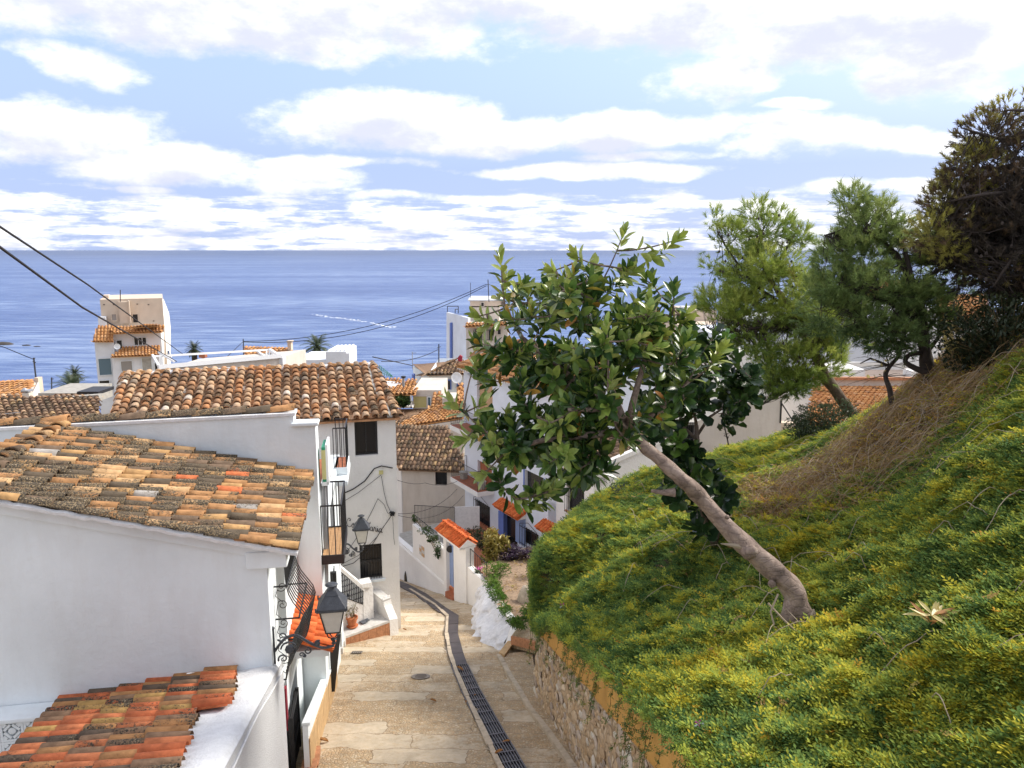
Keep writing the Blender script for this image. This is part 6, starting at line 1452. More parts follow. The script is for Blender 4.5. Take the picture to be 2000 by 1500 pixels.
# right side, behind the trees
def plain(name,label,boxes,roofs=(),wins=(),cat='house'):
    b=boxes[0]; t=thing(name,label,cat,AY((b[0]+b[2])/2,b[3],b[4]))
    for (u0,v0,u1,v1,Y,dep,m_) in boxes: mb=MB(); pbox(mb,u0,v0,u1,v1,Y,dep); mb.build('wall',M[m_],t)
    for (q,ys,k) in roofs: roof(t,'roof',[AY(u,v,y) for (u,v),y in zip(q,ys)],k,pitch=.28,expo=.45,jit=.8)
    for w_ in wins: pwin(t,*w_[:5],*( w_[5:] or ('dark','white')),bars=0)
    return t
plain('white_house','stacked sand and white house blocks seen between the two trees',[(1322,634,1400,700,70,8,'sand'),(1340,606,1400,640,74,6,'sand'),(1336,600,1352,606,74,2,'bwhite')],wins=[(1352,668,1362,682,69.9)])
plain('white_house','bright white house behind the left pine crown',[(1400,655,1500,800,56,8,'blue'),(1330,690,1470,830,48,6,'white2'),(1450,622,1560,700,68,8,'bwhite')],wins=[(1432,672,1442,684,55.9),(1450,684,1460,690,55.9)])
m=MB(); m.tube([AY(1356,566,72),AY(1356,602,72)],.05,4); m.tube([AY(1356,566,72),AY(1372,566,72),AY(1372,602,72)],.05,4); mark(m.build('roof_frame',M['steel'],None),'thin metal frame standing on the roof between the trees','frame')
plain('white_house','broad bluish white house front behind the bare tree',[(1600,628,1860,790,60,8,'blue'),(1700,600,1830,640,70,8,'bwhite'),(1630,708,1860,716,56,.5,'white2')],wins=[(1655,662,1668,684,59.9,'bwhite','blue'),(1700,664,1712,684,59.9,'gshut','blue')])
plain('white_house','white house with a rusty orange roof and a small blue grey window at the right',[(1838,618,1985,760,52,7,'white2')],roofs=[([(1832,626),(1935,622),(1922,578),(1836,580)],[51.4,51.4,56,56],'org')],wins=[(1861,628,1876,640,51.9,'glassb','white'),(1882,626,1896,640,51.9,'glassb','white')])
plain('tiled_house','distant orange roof seen through the right pine',[(1700,575,1790,625,90,8,'white2')],roofs=[([(1696,578),(1795,575),(1785,548),(1705,550)],[89,89,94,94],'org')])
plain('flat_house','low white house with a grey brown flat roof between the pine trunks',[(1600,738,1806,765,44,.4,'cream'),(1622,722,1690,742,46,3,'white2'),(1780,725,1850,745,46,1,'white2')])
mb=MB(); mb.prism([AY(1686,740,45),AY(1782,739,45),AY(1762,722,50),AY(1672,722,50)],(0,0,-.1)); mark(mb.build('flat_roof',M['groof'],None),'grey brown flat roof sheet between the pine trunks','roof')
t20=thing('tiled_house','house with a wide pale orange roof below the pine trunks','house',AY(1690,800,38)); roof(t20,'roof',[AY(1575,835,32),AY(1800,835,32),AY(1795,757,40),AY(1590,755,40)],'org',pitch=.27,expo=.42,nobj=0)
mb=MB(); mb.prism([AY(1590,755,40.1),AY(1800,756,40.1),AY(1800,742,40.1),AY(1590,740,40.1)],(0,.3,0)); mb.build('parapet',M['cream'],t20); mb=MB(); mb.prism([AY(1592,742,39.9),AY(1800,743,39.9),AY(1800,738,39.9),AY(1592,737,39.9)],(0,.3,0)); mb.build('tile_edge',M['brick'],t20); mb=MB(); mb.prism([AY(1575,838,32.1),AY(1800,838,32.1),AY(1800,900,32.1),AY(1575,900,32.1)],(0,.3,0)); mb.build('wall',M['white2'],t20)
t21=thing('yard_wall','white yard wall with a black diagonal brace beside the cream house','wall',AY(1540,820,33)); mb=MB(); pbox(mb,1526,768,1580,830,33,.3); mb.build('wall_body',M['white2'],t21); mb=MB(); pbox(mb,1520,826,1570,850,31.5,.4); mb.build('lower_wall',M['sand'],t21)
m=MB(); m.tube([AY(1526,782,31.3),AY(1524,826,31.3)],.035,5); m.tube([AY(1527,788,31.3),AY(1551,826,31.3)],.03,5); mark(m.build('iron_brace',M['iron'],None),'black iron post with a diagonal brace beside the cream house','post')
# ================================================================ hillside
ctl=[]
for y in np.linspace(3,14.3,9): ctl.append((wallb(y)+.0+.03*2.0+.05,y,zr(y)+2.02))
for (u,v,d) in [(1560,1232,9.6),(1395,1070,13.2),(1062,1110,15.6),(1110,1020,17.6),(1160,982,19.),(1250,925,20.3),(1400,885,21),(1540,842,21.5),(1640,838,19.5),(1700,805,18.0),(1750,775,17.2),(1800,745,16.4),(1850,705,15.2),(2000,672,12.6),(2150,640,11),
                (1300,1000,16.4),(1700,1000,12.2),(2000,900,9.2),(2000,1200,6.9),(2000,1500,5.7),(1700,1500,6.5),(1700,1250,8.4),(1850,850,12.6),(1500,950,16.),(1300,1180,12.2),(1450,1350,8.4),(1850,1050,9.4),(2250,1100,6.9),(2300,1500,5.3),(2300,800,8.6),(1600,900,16.6),(1200,1080,15.2),(1150,1150,13.9)]:
    p=D(u,v)*d; ctl.append((p.x,p.y,p.z))
crest=[(1062,1110,15.6),(1110,1020,17.6),(1160,982,19.),(1250,925,20.3),(1400,885,21),(1540,842,21.5),(1640,838,19.5),(1750,775,17.2),(1850,705,15.2),(2000,672,12.6),(2150,640,11)]
C_=np.array(ctl)
def solve_rbf(P,lam=.02):
    n=len(P); d=np.hypot(P[:,None,0]-P[None,:,0],P[:,None,1]-P[None,:,1]); K=np.where(d>0,d*d*np.log(d+1e-9),0)+lam*np.eye(n)
    A=np.zeros((n+3,n+3)); A[:n,:n]=K; A[:n,n]=1; A[:n,n+1:]=P[:,:2]; A[n,:n]=1; A[n+1:,:n]=P[:,:2].T
    return np.linalg.solve(A,np.concatenate([P[:,2],[0,0,0]]))
WR=solve_rbf(C_)
def rbf(x,y):
    d=np.hypot(C_[:,0]-x,C_[:,1]-y); return float((np.where(d>0,d*d*np.log(d+1e-9),0)*WR[:-3]).sum()+WR[-3]+WR[-2]*x+WR[-1]*y)
CR=np.array([tuple(D(u,v)*d) for u,v,d in crest])
def hillz(x,y):
    z=rbf(x,y)
    # beyond the crest line the ground drops away to the houses behind
    best=(1e9,0)
    for k in range(len(CR)-1):
        p,q=CR[k],CR[k+1]; dx,dy=q[0]-p[0],q[1]-p[1]; L2_=dx*dx+dy*dy; t_=((x-p[0])*dx+(y-p[1])*dy)/L2_
        lo=-1e9 if k==0 else 0; hi=1e9 if k==len(CR)-2 else 1; tc_=max(lo,min(hi,t_)); d_=math.hypot(x-p[0]-dx*tc_,y-p[1]-dy*tc_)
        if d_<best[0]: best=(d_,(-dy*(x-p[0])+dx*(y-p[1])))
    if best[1]>0: s_=best[0]; z-=.10+min(9,.45*s_**1.6)
    else: z-=.10*max(0,1-best[0]/1.0)
    return z
def bumpz(x,y): return .16*noise.noise(Vector((x*.9,y*.9,0)))+.09*noise.noise(Vector((x*2.3,y*2.3,5)))
V=[];F=[];DRY=[]
nxh,nyh=110,130; gx=np.linspace(0,1,nxh); gy=np.linspace(3.2,24.5,nyh)
def leftedge(y):
    if y<14.3: return wallb(y)+.0+.03*2.0+.02
    if y<15.6: return wallb(14.3)+.08+.05*(y-14.3)
    return max(.62,.62+(y-15.6)*.30 if y<18.5 else 1.49+(y-18.5)*.75)
for y in gy:
    x0=leftedge(y)
    for g in gx:
        x=x0+(g**1.25)*(15-x0); z=hillz(x,y); e=min(1,(x-x0)/.5); V.append((x,y,z+bumpz(x,y)*e))
for j in range(nyh-1):
    for i in range(nxh-1): F.append((j*nxh+i,j*nxh+i+1,(j+1)*nxh+i+1,(j+1)*nxh+i))
# skirt down the open left edge
b=len(V)
for j,y in enumerate(gy): v=V[j*nxh]; V.append((v[0]+.05,v[1],v[2]-.0-(.15 if y<14.3 else 4.)))
for j in range(nyh-1): F.append((j*nxh,(j+1)*nxh,b+j+1,b+j))
M['hill']=mat('hillside_litter',(.075,.062,.035),.95,bump=1,bscale=18,var=.5,vscale=6)
hill=npobj('hillside',V,F,M['hill'],smooth=True,kind='structure'); hill['label']='steep overgrown bank rising to the right of the street'
from mathutils.bvhtree import BVHTree
HB_=BVHTree.FromPolygons([Vector(v) for v in V],F)
def hitpx(u,v):
    d=D(u,v).normalized(); h=HB_.ray_cast(Vector((0,0,0)),d); return h[0]
def proj(p):
    # world -> pixel (used only to decide which plants grow where on the real bank)
    f=p[1]*CP-p[2]*SP; up=p[1]*SP+p[2]*CP
    return (1000+1500*p[0]/f,750-1500*up/f) if f>.1 else (-999,-999)
# dry area on the bank: an ellipse on the ground, in metres
dc=hitpx(1640,920) or Vector((7,15,-4)); dc2=hitpx(1780,800) or dc
def dryness(x,y):
    a=1-math.hypot((x-dc.x)/2.3,(y-dc.y)/1.7); b_=1-math.hypot((x-dc2.x)/3.0,(y-dc2.y)/2.2)
    return max(a,b_)+.5*noise.noise(Vector((x*1.1,y*1.1,2)))
# ---- compound-leaf sprig meshes
def sprig(n=5,L=.11,w=.02,seed=0):
    rr=random.Random(seed); vs=[];fs=[]
    for s in range(3):
        a=rr.uniform(0,6.28); base=Vector((rr.uniform(-.02,.02),rr.uniform(-.02,.02),0)); dirv=Vector((math.cos(a),math.sin(a),rr.uniform(.05,.55))).normalized()
        sd_=dirv.cross(Z3).normalized(); up=sd_.cross(dirv); l=L*rr.uniform(.7,1.25)
        for k in range(n):
            f=(k+1)/n; c=base+dirv*l*f+up*(-.025*f*f)
            for sg in ((1,-1) if k<n-1 else (0,)):
                if sg: tip=c+(sd_*sg+dirv*.55).normalized()*l*.30+up*rr.uniform(-.012,.012)
                else: tip=c+dirv*l*.32
                ax_=(tip-c); per=ax_.cross(up).normalized()*w*.5; m_=c+ax_*.5+up*.002
                b=len(vs); vs+=[c,m_+per,tip,m_-per]; fs.append((b,b+1,b+2,b+3))
    return vs,fs
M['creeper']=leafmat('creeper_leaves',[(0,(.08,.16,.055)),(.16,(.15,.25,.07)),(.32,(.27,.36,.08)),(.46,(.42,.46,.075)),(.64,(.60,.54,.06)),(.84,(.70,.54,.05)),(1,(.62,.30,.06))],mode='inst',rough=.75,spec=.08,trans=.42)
col=bpy.data.collections.new('sprig_shapes')
sp_objs=[]
for i in range(6):
    vs,fs=sprig(4+(i%2),.085+.008*i,.021,i); mb=MB(); mb.add(vs,fs); me=mb.mesh('sprig',M['creeper']); sp_objs.append(me)
def scatter(name,pts,norms,scales,tints,meshes,label,kind='stuff'):
    """one stuff object: points instanced with leaf sprigs by geometry nodes"""
    n=len(pts); me=bpy.data.meshes.new(name); me.vertices.add(n); me.vertices.foreach_set('co',np.asarray(pts,dtype=np.float32).ravel())
    a=me.attributes.new('tint','FLOAT','POINT'); a.data.foreach_set('value',np.asarray(tints,dtype=np.float32))
    a=me.attributes.new('sz','FLOAT','POINT'); a.data.foreach_set('value',np.asarray(scales,dtype=np.float32))
    a=me.attributes.new('rot','FLOAT_VECTOR','POINT'); a.data.foreach_set('vector',np.asarray(norms,dtype=np.float32).ravel())
    a=me.attributes.new('pick','INT','POINT'); a.data.foreach_set('value',NR.integers(0,len(meshes),n).astype(np.int32))
    o=bpy.data.objects.new(name,me); sc.collection.objects.link(o); o['kind']=kind; o['label']=label
    g=bpy.data.node_groups.new(name+'_nodes','GeometryNodeTree'); g.interface.new_socket('Geometry',in_out='INPUT',socket_type='NodeSocketGeometry'); g.interface.new_socket('Geometry',in_out='OUTPUT',socket_type='NodeSocketGeometry')
    gi=N(g,'NodeGroupInput'); go=N(g,'NodeGroupOutput'); m2p=N(g,'GeometryNodeMeshToPoints'); lk(g,gi.outputs[0],m2p.inputs[0])
    c=bpy.data.collections.new(name+'_shapes')
    for m_ in meshes: oo=bpy.data.objects.new('sprig_shape',m_); c.objects.link(oo)
    ci=N(g,'GeometryNodeCollectionInfo'); ci.inputs[0].default_value=c; ci.inputs[1].default_value=True; ci.inputs[2].default_value=True
    ip=N(g,'GeometryNodeInstanceOnPoints'); lk(g,m2p.outputs[0],ip.inputs['Points']); lk(g,ci.outputs[0],ip.inputs['Instance']); ip.inputs['Pick Instance'].default_value=True
    def at(nm,dt): x=N(g,'GeometryNodeInputNamedAttribute',data_type=dt); x.inputs[0].default_value=nm; return x.outputs[0]
    lk(g,at('pick','INT'),ip.inputs['Instance Index']); e2r=N(g,'FunctionNodeEulerToRotation'); lk(g,at('rot','FLOAT_VECTOR'),e2r.inputs[0]); lk(g,e2r.outputs[0],ip.inputs['Rotation']); lk(g,at('sz','FLOAT'),ip.inputs['Scale'])
    lk(g,ip.outputs[0],go.inputs[0]); md=o.modifiers.new('grow','NODES'); md.node_group=g; return o
P_=[];N_=[];S_=[];T_=[]
def rnd(a,b): return random.uniform(a,b)
target=185000; tries=0
while len(P_)<target and tries<900000:
    tries+=1
    y=3.3+(20.9)*random.random()**1.35; x0=leftedge(y); x=x0+(.04 if y<12 else -.05)+(min(15,3.5+y*.72)-x0)*random.random()
    dist=math.hypot(x,y)
    if random.random()>min(1,(7.5/dist)**1.3): continue
    u,v=0,0
    dr_=dryness(x,y)
    if dr_>.12 and random.random()<min(.82,.35+dr_): continue
    h=HB_.ray_cast(Vector((x,y,10)),Vector((0,0,-1)))
    if h[0] is None: continue
    p=h[0]; pu,pv=proj(p)
    if not(-60<pu-1000<1100 and pv<1650): continue
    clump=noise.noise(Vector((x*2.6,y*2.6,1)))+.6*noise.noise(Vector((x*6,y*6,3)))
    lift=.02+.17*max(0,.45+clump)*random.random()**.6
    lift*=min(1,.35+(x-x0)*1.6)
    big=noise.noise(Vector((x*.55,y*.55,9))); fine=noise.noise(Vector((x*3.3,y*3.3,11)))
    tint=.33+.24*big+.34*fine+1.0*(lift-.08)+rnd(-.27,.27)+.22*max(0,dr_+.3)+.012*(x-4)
    if random.random()<.012: tint=rnd(.85,1)
    if noise.noise(Vector((x*1.7,y*1.7,31)))<-.42 and random.random()<.75: continue
    P_.append((p.x+rnd(-.03,.03),p.y+rnd(-.03,.03),p.z+lift)); N_.append((rnd(-.40,.40),rnd(-.50,.25),rnd(0,6.28))); S_.append(rnd(.6,1.15) if random.random()<.85 else rnd(1.1,1.45)); T_.append(min(1,max(0,tint)))
# curtain hanging over the wall edge
for k in range(6500):
    y=rnd(4.6,16.5) if random.random()<.12 else rnd(11.5,16.5); e=noise.noise(Vector((y*1.1,0,4))); L=.05+.26*max(0,e+.05)*(.5 if y<10 else 1)+(.25 if y>13.6 else 0)+ (1.0 if y>15 else 0)*rnd(.2,1); t_=random.random()**.8; x=leftedge(y)-.03-.05*math.sin(t_*2.5)-rnd(0,.06)
    z=hillz(leftedge(y)+.02,y)+.06-L*t_
    P_.append((x,y,z)); N_.append((rnd(-.6,.6),rnd(-1.4,-.2),rnd(0,6.28))); S_.append(rnd(.6,1.1)); T_.append(min(1,max(0,.22+.3*noise.noise(Vector((y*3,z*3,0)))+rnd(-.15,.2))))
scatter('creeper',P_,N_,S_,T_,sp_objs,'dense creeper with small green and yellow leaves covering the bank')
print('creeper instances',len(P_))
# trailing stems over the ochre wall
V=[];F=[];RN=[];stm_=MB()
for k in range(46):
    y=rnd(5.2,14.2); g_=noise.noise(Vector((y*.9,3,0))); L=rnd(.25,.75)*(1+.8*max(0,g_)); x=leftedge(y)-.16; z=hillz(leftedge(y)+.02,y)-.02; pts=[Vector((x,y,z))]
    for s in range(1,9): pts.append(pts[-1]+Vector((rnd(-.03,.005),rnd(-.05,.04),-L/8)))
    stm_.tube(pts,.0035,3)
    for s in range(22):
        f=random.random(); i=int(f*8); p=pts[i].lerp(pts[min(i+1,8)],f*8-i); vs,fs=sprig(4,.07,.016,s); Mx=Matrix.Translation(p)@Matrix.Rotation(rnd(0,6.28),4,'Z')@Matrix.Rotation(rnd(1.4,2.8),4,'X')@Matrix.Scale(rnd(.6,1),4)
        b=len(V); V+=[tuple(Mx@q) for q in vs[:36]]; nf=[f_ for f_ in fs if max(f_)<36]; F+=[tuple(q+b for q in f_) for f_ in nf]; RN+=[min(.99,max(.01,rnd(.1,.8)))]*len(nf)
M['creep2']=leafmat('trailing_leaves',[(0,(.04,.10,.03)),(.5,(.11,.19,.04)),(.8,(.28,.28,.04)),(1,(.4,.26,.05))])
o=npobj('trailing_vines',V,F,M['creep2'],rnd=RN,kind='stuff'); o['label']='thin leafy strands trailing over the ochre wall band'
o=stm_.build('vine_strands',M['stem'],kind='stuff'); o['label']='bare brown strands hanging down the ochre wall band'
# dry arching vines
M['dryvine']=mat('dry_vine',(.34,.235,.12),.9,var=.45,vscale=2); M['dryvine2']=mat('pale_dry_vine',(.42,.34,.25),.9,var=.3,vscale=2)
mbs=[MB(),MB()]
for k in range(2300):
    for _ in range(30):
        x=rnd(3.2,13.5); y=rnd(10,22)
        if dryness(x,y)>rnd(-.1,.35): break
    else: continue
    h=HB_.ray_cast(Vector((x,y,10)),Vector((0,0,-1)))
    if h[0] is None: continue
    p=h[0]; a=rnd(-2.6,-.2) if random.random()<.2 else rnd(0,6.28); L=rnd(.4,1.5); H=rnd(.05,.32)*(2.0 if random.random()<.07 else 1); pts=[]
    for s in range(6):
        f=s/5; q=Vector((p.x+math.cos(a)*L*f,p.y+math.sin(a)*L*f,0)); h2_=HB_.ray_cast(Vector((q.x,q.y,10)),Vector((0,0,-1))); zz_=h2_[0].z if h2_[0] else p.z-.3*f
        q.z=zz_+H*math.sin(math.pi*min(1,f*1.05))+rnd(0,.05)+.02; pts.append(q+Vector((rnd(-.04,.04),rnd(-.04,.04),0)))
    mbs[k%4==0].tube(pts,rnd(.002,.0045),3,cap=False)
for m_,n_,l_ in ((mbs[0],'dryvine','tangle of brown dry vines on the upper bank'),(mbs[1],'dryvine2','paler dry vine stems arching over the upper bank')):
    o=m_.build('dry_vines',M[n_],kind='stuff'); o['label']=l_
# sparse long pale stems all over the bank
mb=MB()
for k in range(150):
    x,y=rnd(2.2,9),rnd(5,18); h=HB_.ray_cast(Vector((x,y,10)),Vector((0,0,-1)))
    if h[0] is None: continue
    p=h[0]; a=rnd(0,6.28); L=rnd(.3,1.1); pts=[]
    for s in range(8):
        f=s/7; q=Vector((p.x+math.cos(a)*L*f,p.y+math.sin(a)*L*f,0)); h2_=HB_.ray_cast(Vector((q.x,q.y,10)),Vector((0,0,-1))); q.z=(h2_[0].z if h2_[0] else p.z)+.13+.2*math.sin(math.pi*f)*rnd(.8,1.1); pts.append(q)
    mb.tube(pts,.0045,4,cap=False)
o=mb.build('pale_stems',M['dryvine2'],kind='stuff'); o['label']='long pale stems lying over the creeper'
# orange dead leaves among the dry vines
P_=[];N_=[];S_=[];T_=[]
M['deadl']=leafmat('dead_vine_leaves',[(0,(.16,.10,.05)),(.4,(.32,.19,.07)),(.7,(.46,.28,.08)),(1,(.42,.38,.08))],mode='inst',trans=.2)
sd2=[]
for i in range(3):
    vs,fs=sprig(3,.07,.022,90+i); mb=MB(); mb.add(vs,fs); sd2.append(mb.mesh('sprig',M['deadl']))
for k in range(70000):
    x,y=rnd(3,14),rnd(9.5,22.5)
    if dryness(x,y)<rnd(-.25,.3): continue
    h=HB_.ray_cast(Vector((x,y,10)),Vector((0,0,-1)))
    if h[0] is None: continue
    P_.append((x,y,h[0].z+rnd(.0,.22))); N_.append((rnd(-1,1),rnd(-1,1),rnd(0,6.28))); S_.append(rnd(.5,1)); T_.append(min(1,max(0,.45+.5*noise.noise(Vector((x*1.4,y*1.4,0)))+rnd(-.3,.3))))
scatter('dead_leaves',P_,N_,S_,T_,sd2,'brown and orange dead leaves caught in the dry vines')
# fallen palm-like yellow leaf bunch, flowers
M['yleaf']=leafmat('yellowed_long_leaf',[(0,(.50,.42,.16)),(.6,(.55,.46,.2)),(1,(.45,.2,.07))],trans=.2)
fb=thing('fallen_leaf_bunch','bunch of long yellow and orange leaves fallen on the creeper','leaves',hitpx(1815,1275)+Vector((0,0,.2)))
lv,lf=flatleaf(.30,.065,.012); c0=hitpx(1812,1275)+Vector((0,0,.36))
for k in range(14):
    a=k*.55+rnd(-.2,.2); m=MB(); Mx=Matrix.Translation(c0+Vector((math.cos(a)*.12,math.sin(a)*.10,rnd(0,.06))))@Matrix.Rotation(a-math.pi/2,4,'Z')@Matrix.Rotation(rnd(-.1,.7),4,'X')@Matrix.Scale(rnd(.7,1.1),4)
    m.add([Mx@Vector(q) for q in lv],lf,rnd(.01,.6) if k%4 else .95); m.build('long_leaf',M['yleaf'],fb)
def flower(u,v,s,label):
    p=hitpx(u,v) if v<1480 else None
    if p is None: y_=7.6; p=Vector((leftedge(y_),y_,0)); p.z=hillz(p.x,p.y)
    p=p+Vector((-.03,-.06,.16)); t=thing('flower',label,'flower',p,'pink flowers on the creeper')
    for k in range(5):
        a=k*1.257; m=MB(); q=Vector((math.cos(a),-.3,math.sin(a)))*.028*s; pts=[p,p+q*.6+Vector((math.cos(a+.6),0,math.sin(a+.6)))*.02*s,p+q*1.5,p+q*.6+Vector((math.cos(a-.6),0,math.sin(a-.6)))*.02*s]; m.add(pts,[(0,1,2,3)]); m.build('petal',M['pink'] if k%3 else M['foam'],t)
flower(1366,1434,1.3,'pink and white flower at the lower edge of the creeper by the ochre wall'); flower(1833,1311,1.2,'pink flower below the fallen yellow leaves'); flower(1102,1196,1.6,'pink flower where the creeper meets the far end of the ochre wall')
# ================================================================ big-leaved trees
def rubleaf(L=.205,W=.086):
    vs=[];fs=[]; n=5
    rows=[(0,.0),(.12,.38),(.35,.92),(.62,1.),(.85,.62),(1.,.0)]
    for (f,w_) in rows:
        y=L*f; z=-.10*L*f*f; ww=W/2*w_; vs+=[(-ww,y,z+ww*.38),(0,y,z),(ww,y,z+ww*.38)]
    for i in range(len(rows)-1):
        b=3*i; fs+=[(b,b+1,b+4,b+3),(b+1,b+2,b+5,b+4)]
    return vs,fs
def bigleafmat(name,mode,stops,spec=.5,rough=.28):
    m=leafmat(name,stops,mode=mode,rough=rough,spec=spec,trans=.14); return m
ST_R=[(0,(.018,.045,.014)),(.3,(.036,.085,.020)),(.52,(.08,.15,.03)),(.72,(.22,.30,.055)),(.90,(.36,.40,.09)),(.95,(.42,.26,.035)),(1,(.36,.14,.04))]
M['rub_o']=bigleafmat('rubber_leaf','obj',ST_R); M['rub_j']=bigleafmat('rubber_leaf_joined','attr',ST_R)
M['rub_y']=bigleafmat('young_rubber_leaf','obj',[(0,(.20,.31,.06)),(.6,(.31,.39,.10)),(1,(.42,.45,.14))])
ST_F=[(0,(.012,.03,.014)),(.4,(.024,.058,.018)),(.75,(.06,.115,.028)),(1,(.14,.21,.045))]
M['fid_o']=bigleafmat('fiddle_leaf','obj',ST_F); M['fid_j']=bigleafmat('fiddle_leaf_joined','attr',ST_F)
def leaftree(t,tips,limbs,nl,leaf,mo,mj,nobj,rad=.008,spread=(.2,1.5),young=None,trunkend=None,barkm='bark'):
    """limbs: list of polylines (Vector) ; tips attach to the nearest limb point by a curved twig"""
    nodes=[]
    for L in limbs:
        for i in range(len(L)-1):
            for k in range(6): nodes.append(L[i].lerp(L[i+1],k/6))
    cen=sum(nodes,Vector())/len(nodes)
    items=[]; tw=MB()
    for ti,(tp,yg) in enumerate(tips):
        n0=min(nodes,key=lambda q:(q-tp).length+ (0 if q.z<tp.z+.2 else .5)); mid=n0.lerp(tp,.5)+Vector((rnd(-.06,.06),rnd(-.06,.06),-.10*(tp-n0).length)); pts=[]
        for k in range(6): f=k/5; pts.append(n0*(1-f)**2+mid*2*f*(1-f)+tp*f*f)
        tw.tube(pts,[rad*1.7-(rad*.9)*k/5 for k in range(6)],5)
        if (tp-n0).length>.35: nodes+= [pts[2],pts[3],pts[4]]
        ax_=(pts[-1]-pts[-2]).normalized(); ax_=(ax_+Vector((0,0,.45))+(tp-cen).normalized()*.25).normalized()
        x=ax_.orthogonal().normalized(); y=ax_.cross(x)
        n=nl+random.randint(-2,3)
        for k in range(n):
            f=k/n; az=k*2.4+rnd(-.2,.2); el=spread[0]+(spread[1]-spread[0])*f+rnd(-.12,.12)  # angle from axis
            base=tp-ax_*(.24*f*(1.3 if yg else 1)); d_=(ax_*math.cos(el)+(x*math.cos(az)+y*math.sin(az))*math.sin(el)).normalized()
            up=(ax_-d_*ax_.dot(d_)); up=up.normalized() if up.length>.05 else x; r_=d_.cross(up)
            B=Matrix((r_,d_,up)).transposed().to_4x4(); s=rnd(.75,1.15)*(.8 if f<.2 else 1)
            items.append((Matrix.Translation(base+d_*.015)@B@Matrix.Rotation(rnd(-.3,.3),4,'Y')@Matrix.Scale(s,4),base.length,f,yg,tp))
    tw.build('twigs',M[barkm],t)
    items.sort(key=lambda i:i[1]); lv,lf=leaf; mb=MB(); mb.add(lv,lf); me=mb.mesh('leaf',mo,smooth=True); mey=None
    if young: mb=MB(); mb.add(lv,lf); mey=mb.mesh('leaf',young,smooth=True)
    V=[];F=[];RN=[]
    # prefer leaves that face open air: young tips first, then nearest
    items.sort(key=lambda i:i[1]-(1.2 if i[3] else 0))
    for i,(Mx,_,f,yg,tp) in enumerate(items):
        if i<nobj: inst('leaf',mey if (yg and mey and f<.75) else me,t,Mx)
        else:
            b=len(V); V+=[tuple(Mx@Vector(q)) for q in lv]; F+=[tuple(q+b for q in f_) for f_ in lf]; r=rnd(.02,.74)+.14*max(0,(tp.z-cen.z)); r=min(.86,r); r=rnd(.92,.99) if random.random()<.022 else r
            if yg and f<.75: r=rnd(.75,.89)
            RN+=[r]*len(lf)
    if V: npobj('foliage',V,F,mj,t,rnd=RN,smooth=True,kind='stuff')
PX=lambda u,v,d:D(u,v)*(d/D(u,v).length*D(u,v).length)
base=hitpx(1563,1228) or D(1560,1230)*9.5
dB=base.y/D(1560,1230).y
rt_=thing('rubber_tree','leaning rubber tree with glossy dark green leaves rooted in the creeper bank','tree',base)
dT=9.5
tk=[(1566,1250,dB),(1556,1200,dB-.05),(1553,1165,dB-.1),(1535,1135,dB-.1),(1500,1105,dB-.1),(1460,1070,dB-.1),(1420,1030,dB-.1),(1372,975,dB-.1),(1330,935,9.5),(1290,898,9.5),(1258,872,dT),(1226,843,dT)]
rd=[.28,.20,.145,.135,.14,.128,.113,.10,.09,.08,.074,.07]
P0=[PX(*q) for q in tk]; PP=[];RR=[]
for i in range(len(P0)-1):
    p0=P0[max(i-1,0)];p1=P0[i];p2=P0[i+1];p3=P0[min(i+2,len(P0)-1)]
    for k in range(6):
        t_=k/6; PP.append(.5*((2*p1)+(p2-p0)*t_+(2*p0-5*p1+4*p2-p3)*t_*t_+(3*p1-p0-3*p2+p3)*t_**3)); RR.append(rd[i]+(rd[i+1]-rd[i])*t_)
PP.append(P0[-1]); RR.append(rd[-1])
mb=MB(); mb.tube(PP,RR,20); 
V=[]; 
for q in mb.v: q=Vector(q); V.append(q+ (Vector((noise.noise(q*5),noise.noise(q*5+Vector((9,0,0))),noise.noise(q*5+Vector((0,9,0)))))*(.022+.035*max(0,1-(q-Vector(P0[0])).length/1.4))))
mb.v=V; M['rbark']=mat('pinkish_grey_bark',(.27,.195,.16),.85,bump=.9,bscale=22,var=.4,vscale=5)
t=M['rbark'].node_tree; p_=t.nodes['Principled BSDF']; gg=N(t,'ShaderNodeNewGeometry'); mp=N(t,'ShaderNodeMapping'); mp.inputs['Rotation'].default_value=(0,-.75,0); mp.inputs['Scale'].default_value=(3.5,7,7); lk(t,gg.outputs['Position'],mp.inputs['Vector'])
v1=N(t,'ShaderNodeTexVoronoi',feature='DISTANCE_TO_EDGE'); v1.inputs['Scale'].default_value=1.7; lk(t,mp.outputs[0],v1.inputs['Vector']); n1_=N(t,'ShaderNodeTexNoise'); n1_.inputs['Scale'].default_value=3.5; n1_.inputs['Detail'].default_value=9; n1_.inputs['Roughness'].default_value=.7; lk(t,gg.outputs['Position'],n1_.inputs['Vector'])
cr_=N(t,'ShaderNodeMapRange'); lk(t,v1.outputs['Distance'],cr_.inputs[0]); cr_.inputs[1].default_value=.0; cr_.inputs[2].default_value=.09; col_=ramp(t,n1_.outputs['Fac'],[(.3,(.10,.075,.06)),(.45,(.25,.185,.15)),(.58,(.36,.275,.225)),(.72,(.46,.39,.34))])
mk=N(t,'ShaderNodeMix',data_type='RGBA',blend_type='MULTIPLY'); mk.inputs[0].default_value=.22; lk(t,col_,mk.inputs[6]); lk(t,cr_.outputs[0],mk.inputs[7]); lk(t,mk.outputs[2],p_.inputs['Base Color']); bb=N(t,'ShaderNodeBump'); bb.inputs['Strength'].default_value=.8; bb.inputs['Distance'].default_value=.03; lk(t,mth(t,'ADD',mth(t,'MULTIPLY',cr_.outputs[0],.18),n1_.outputs['Fac']),bb.inputs['Height']); lk(t,bb.outputs[0],p_.inputs['Normal'])
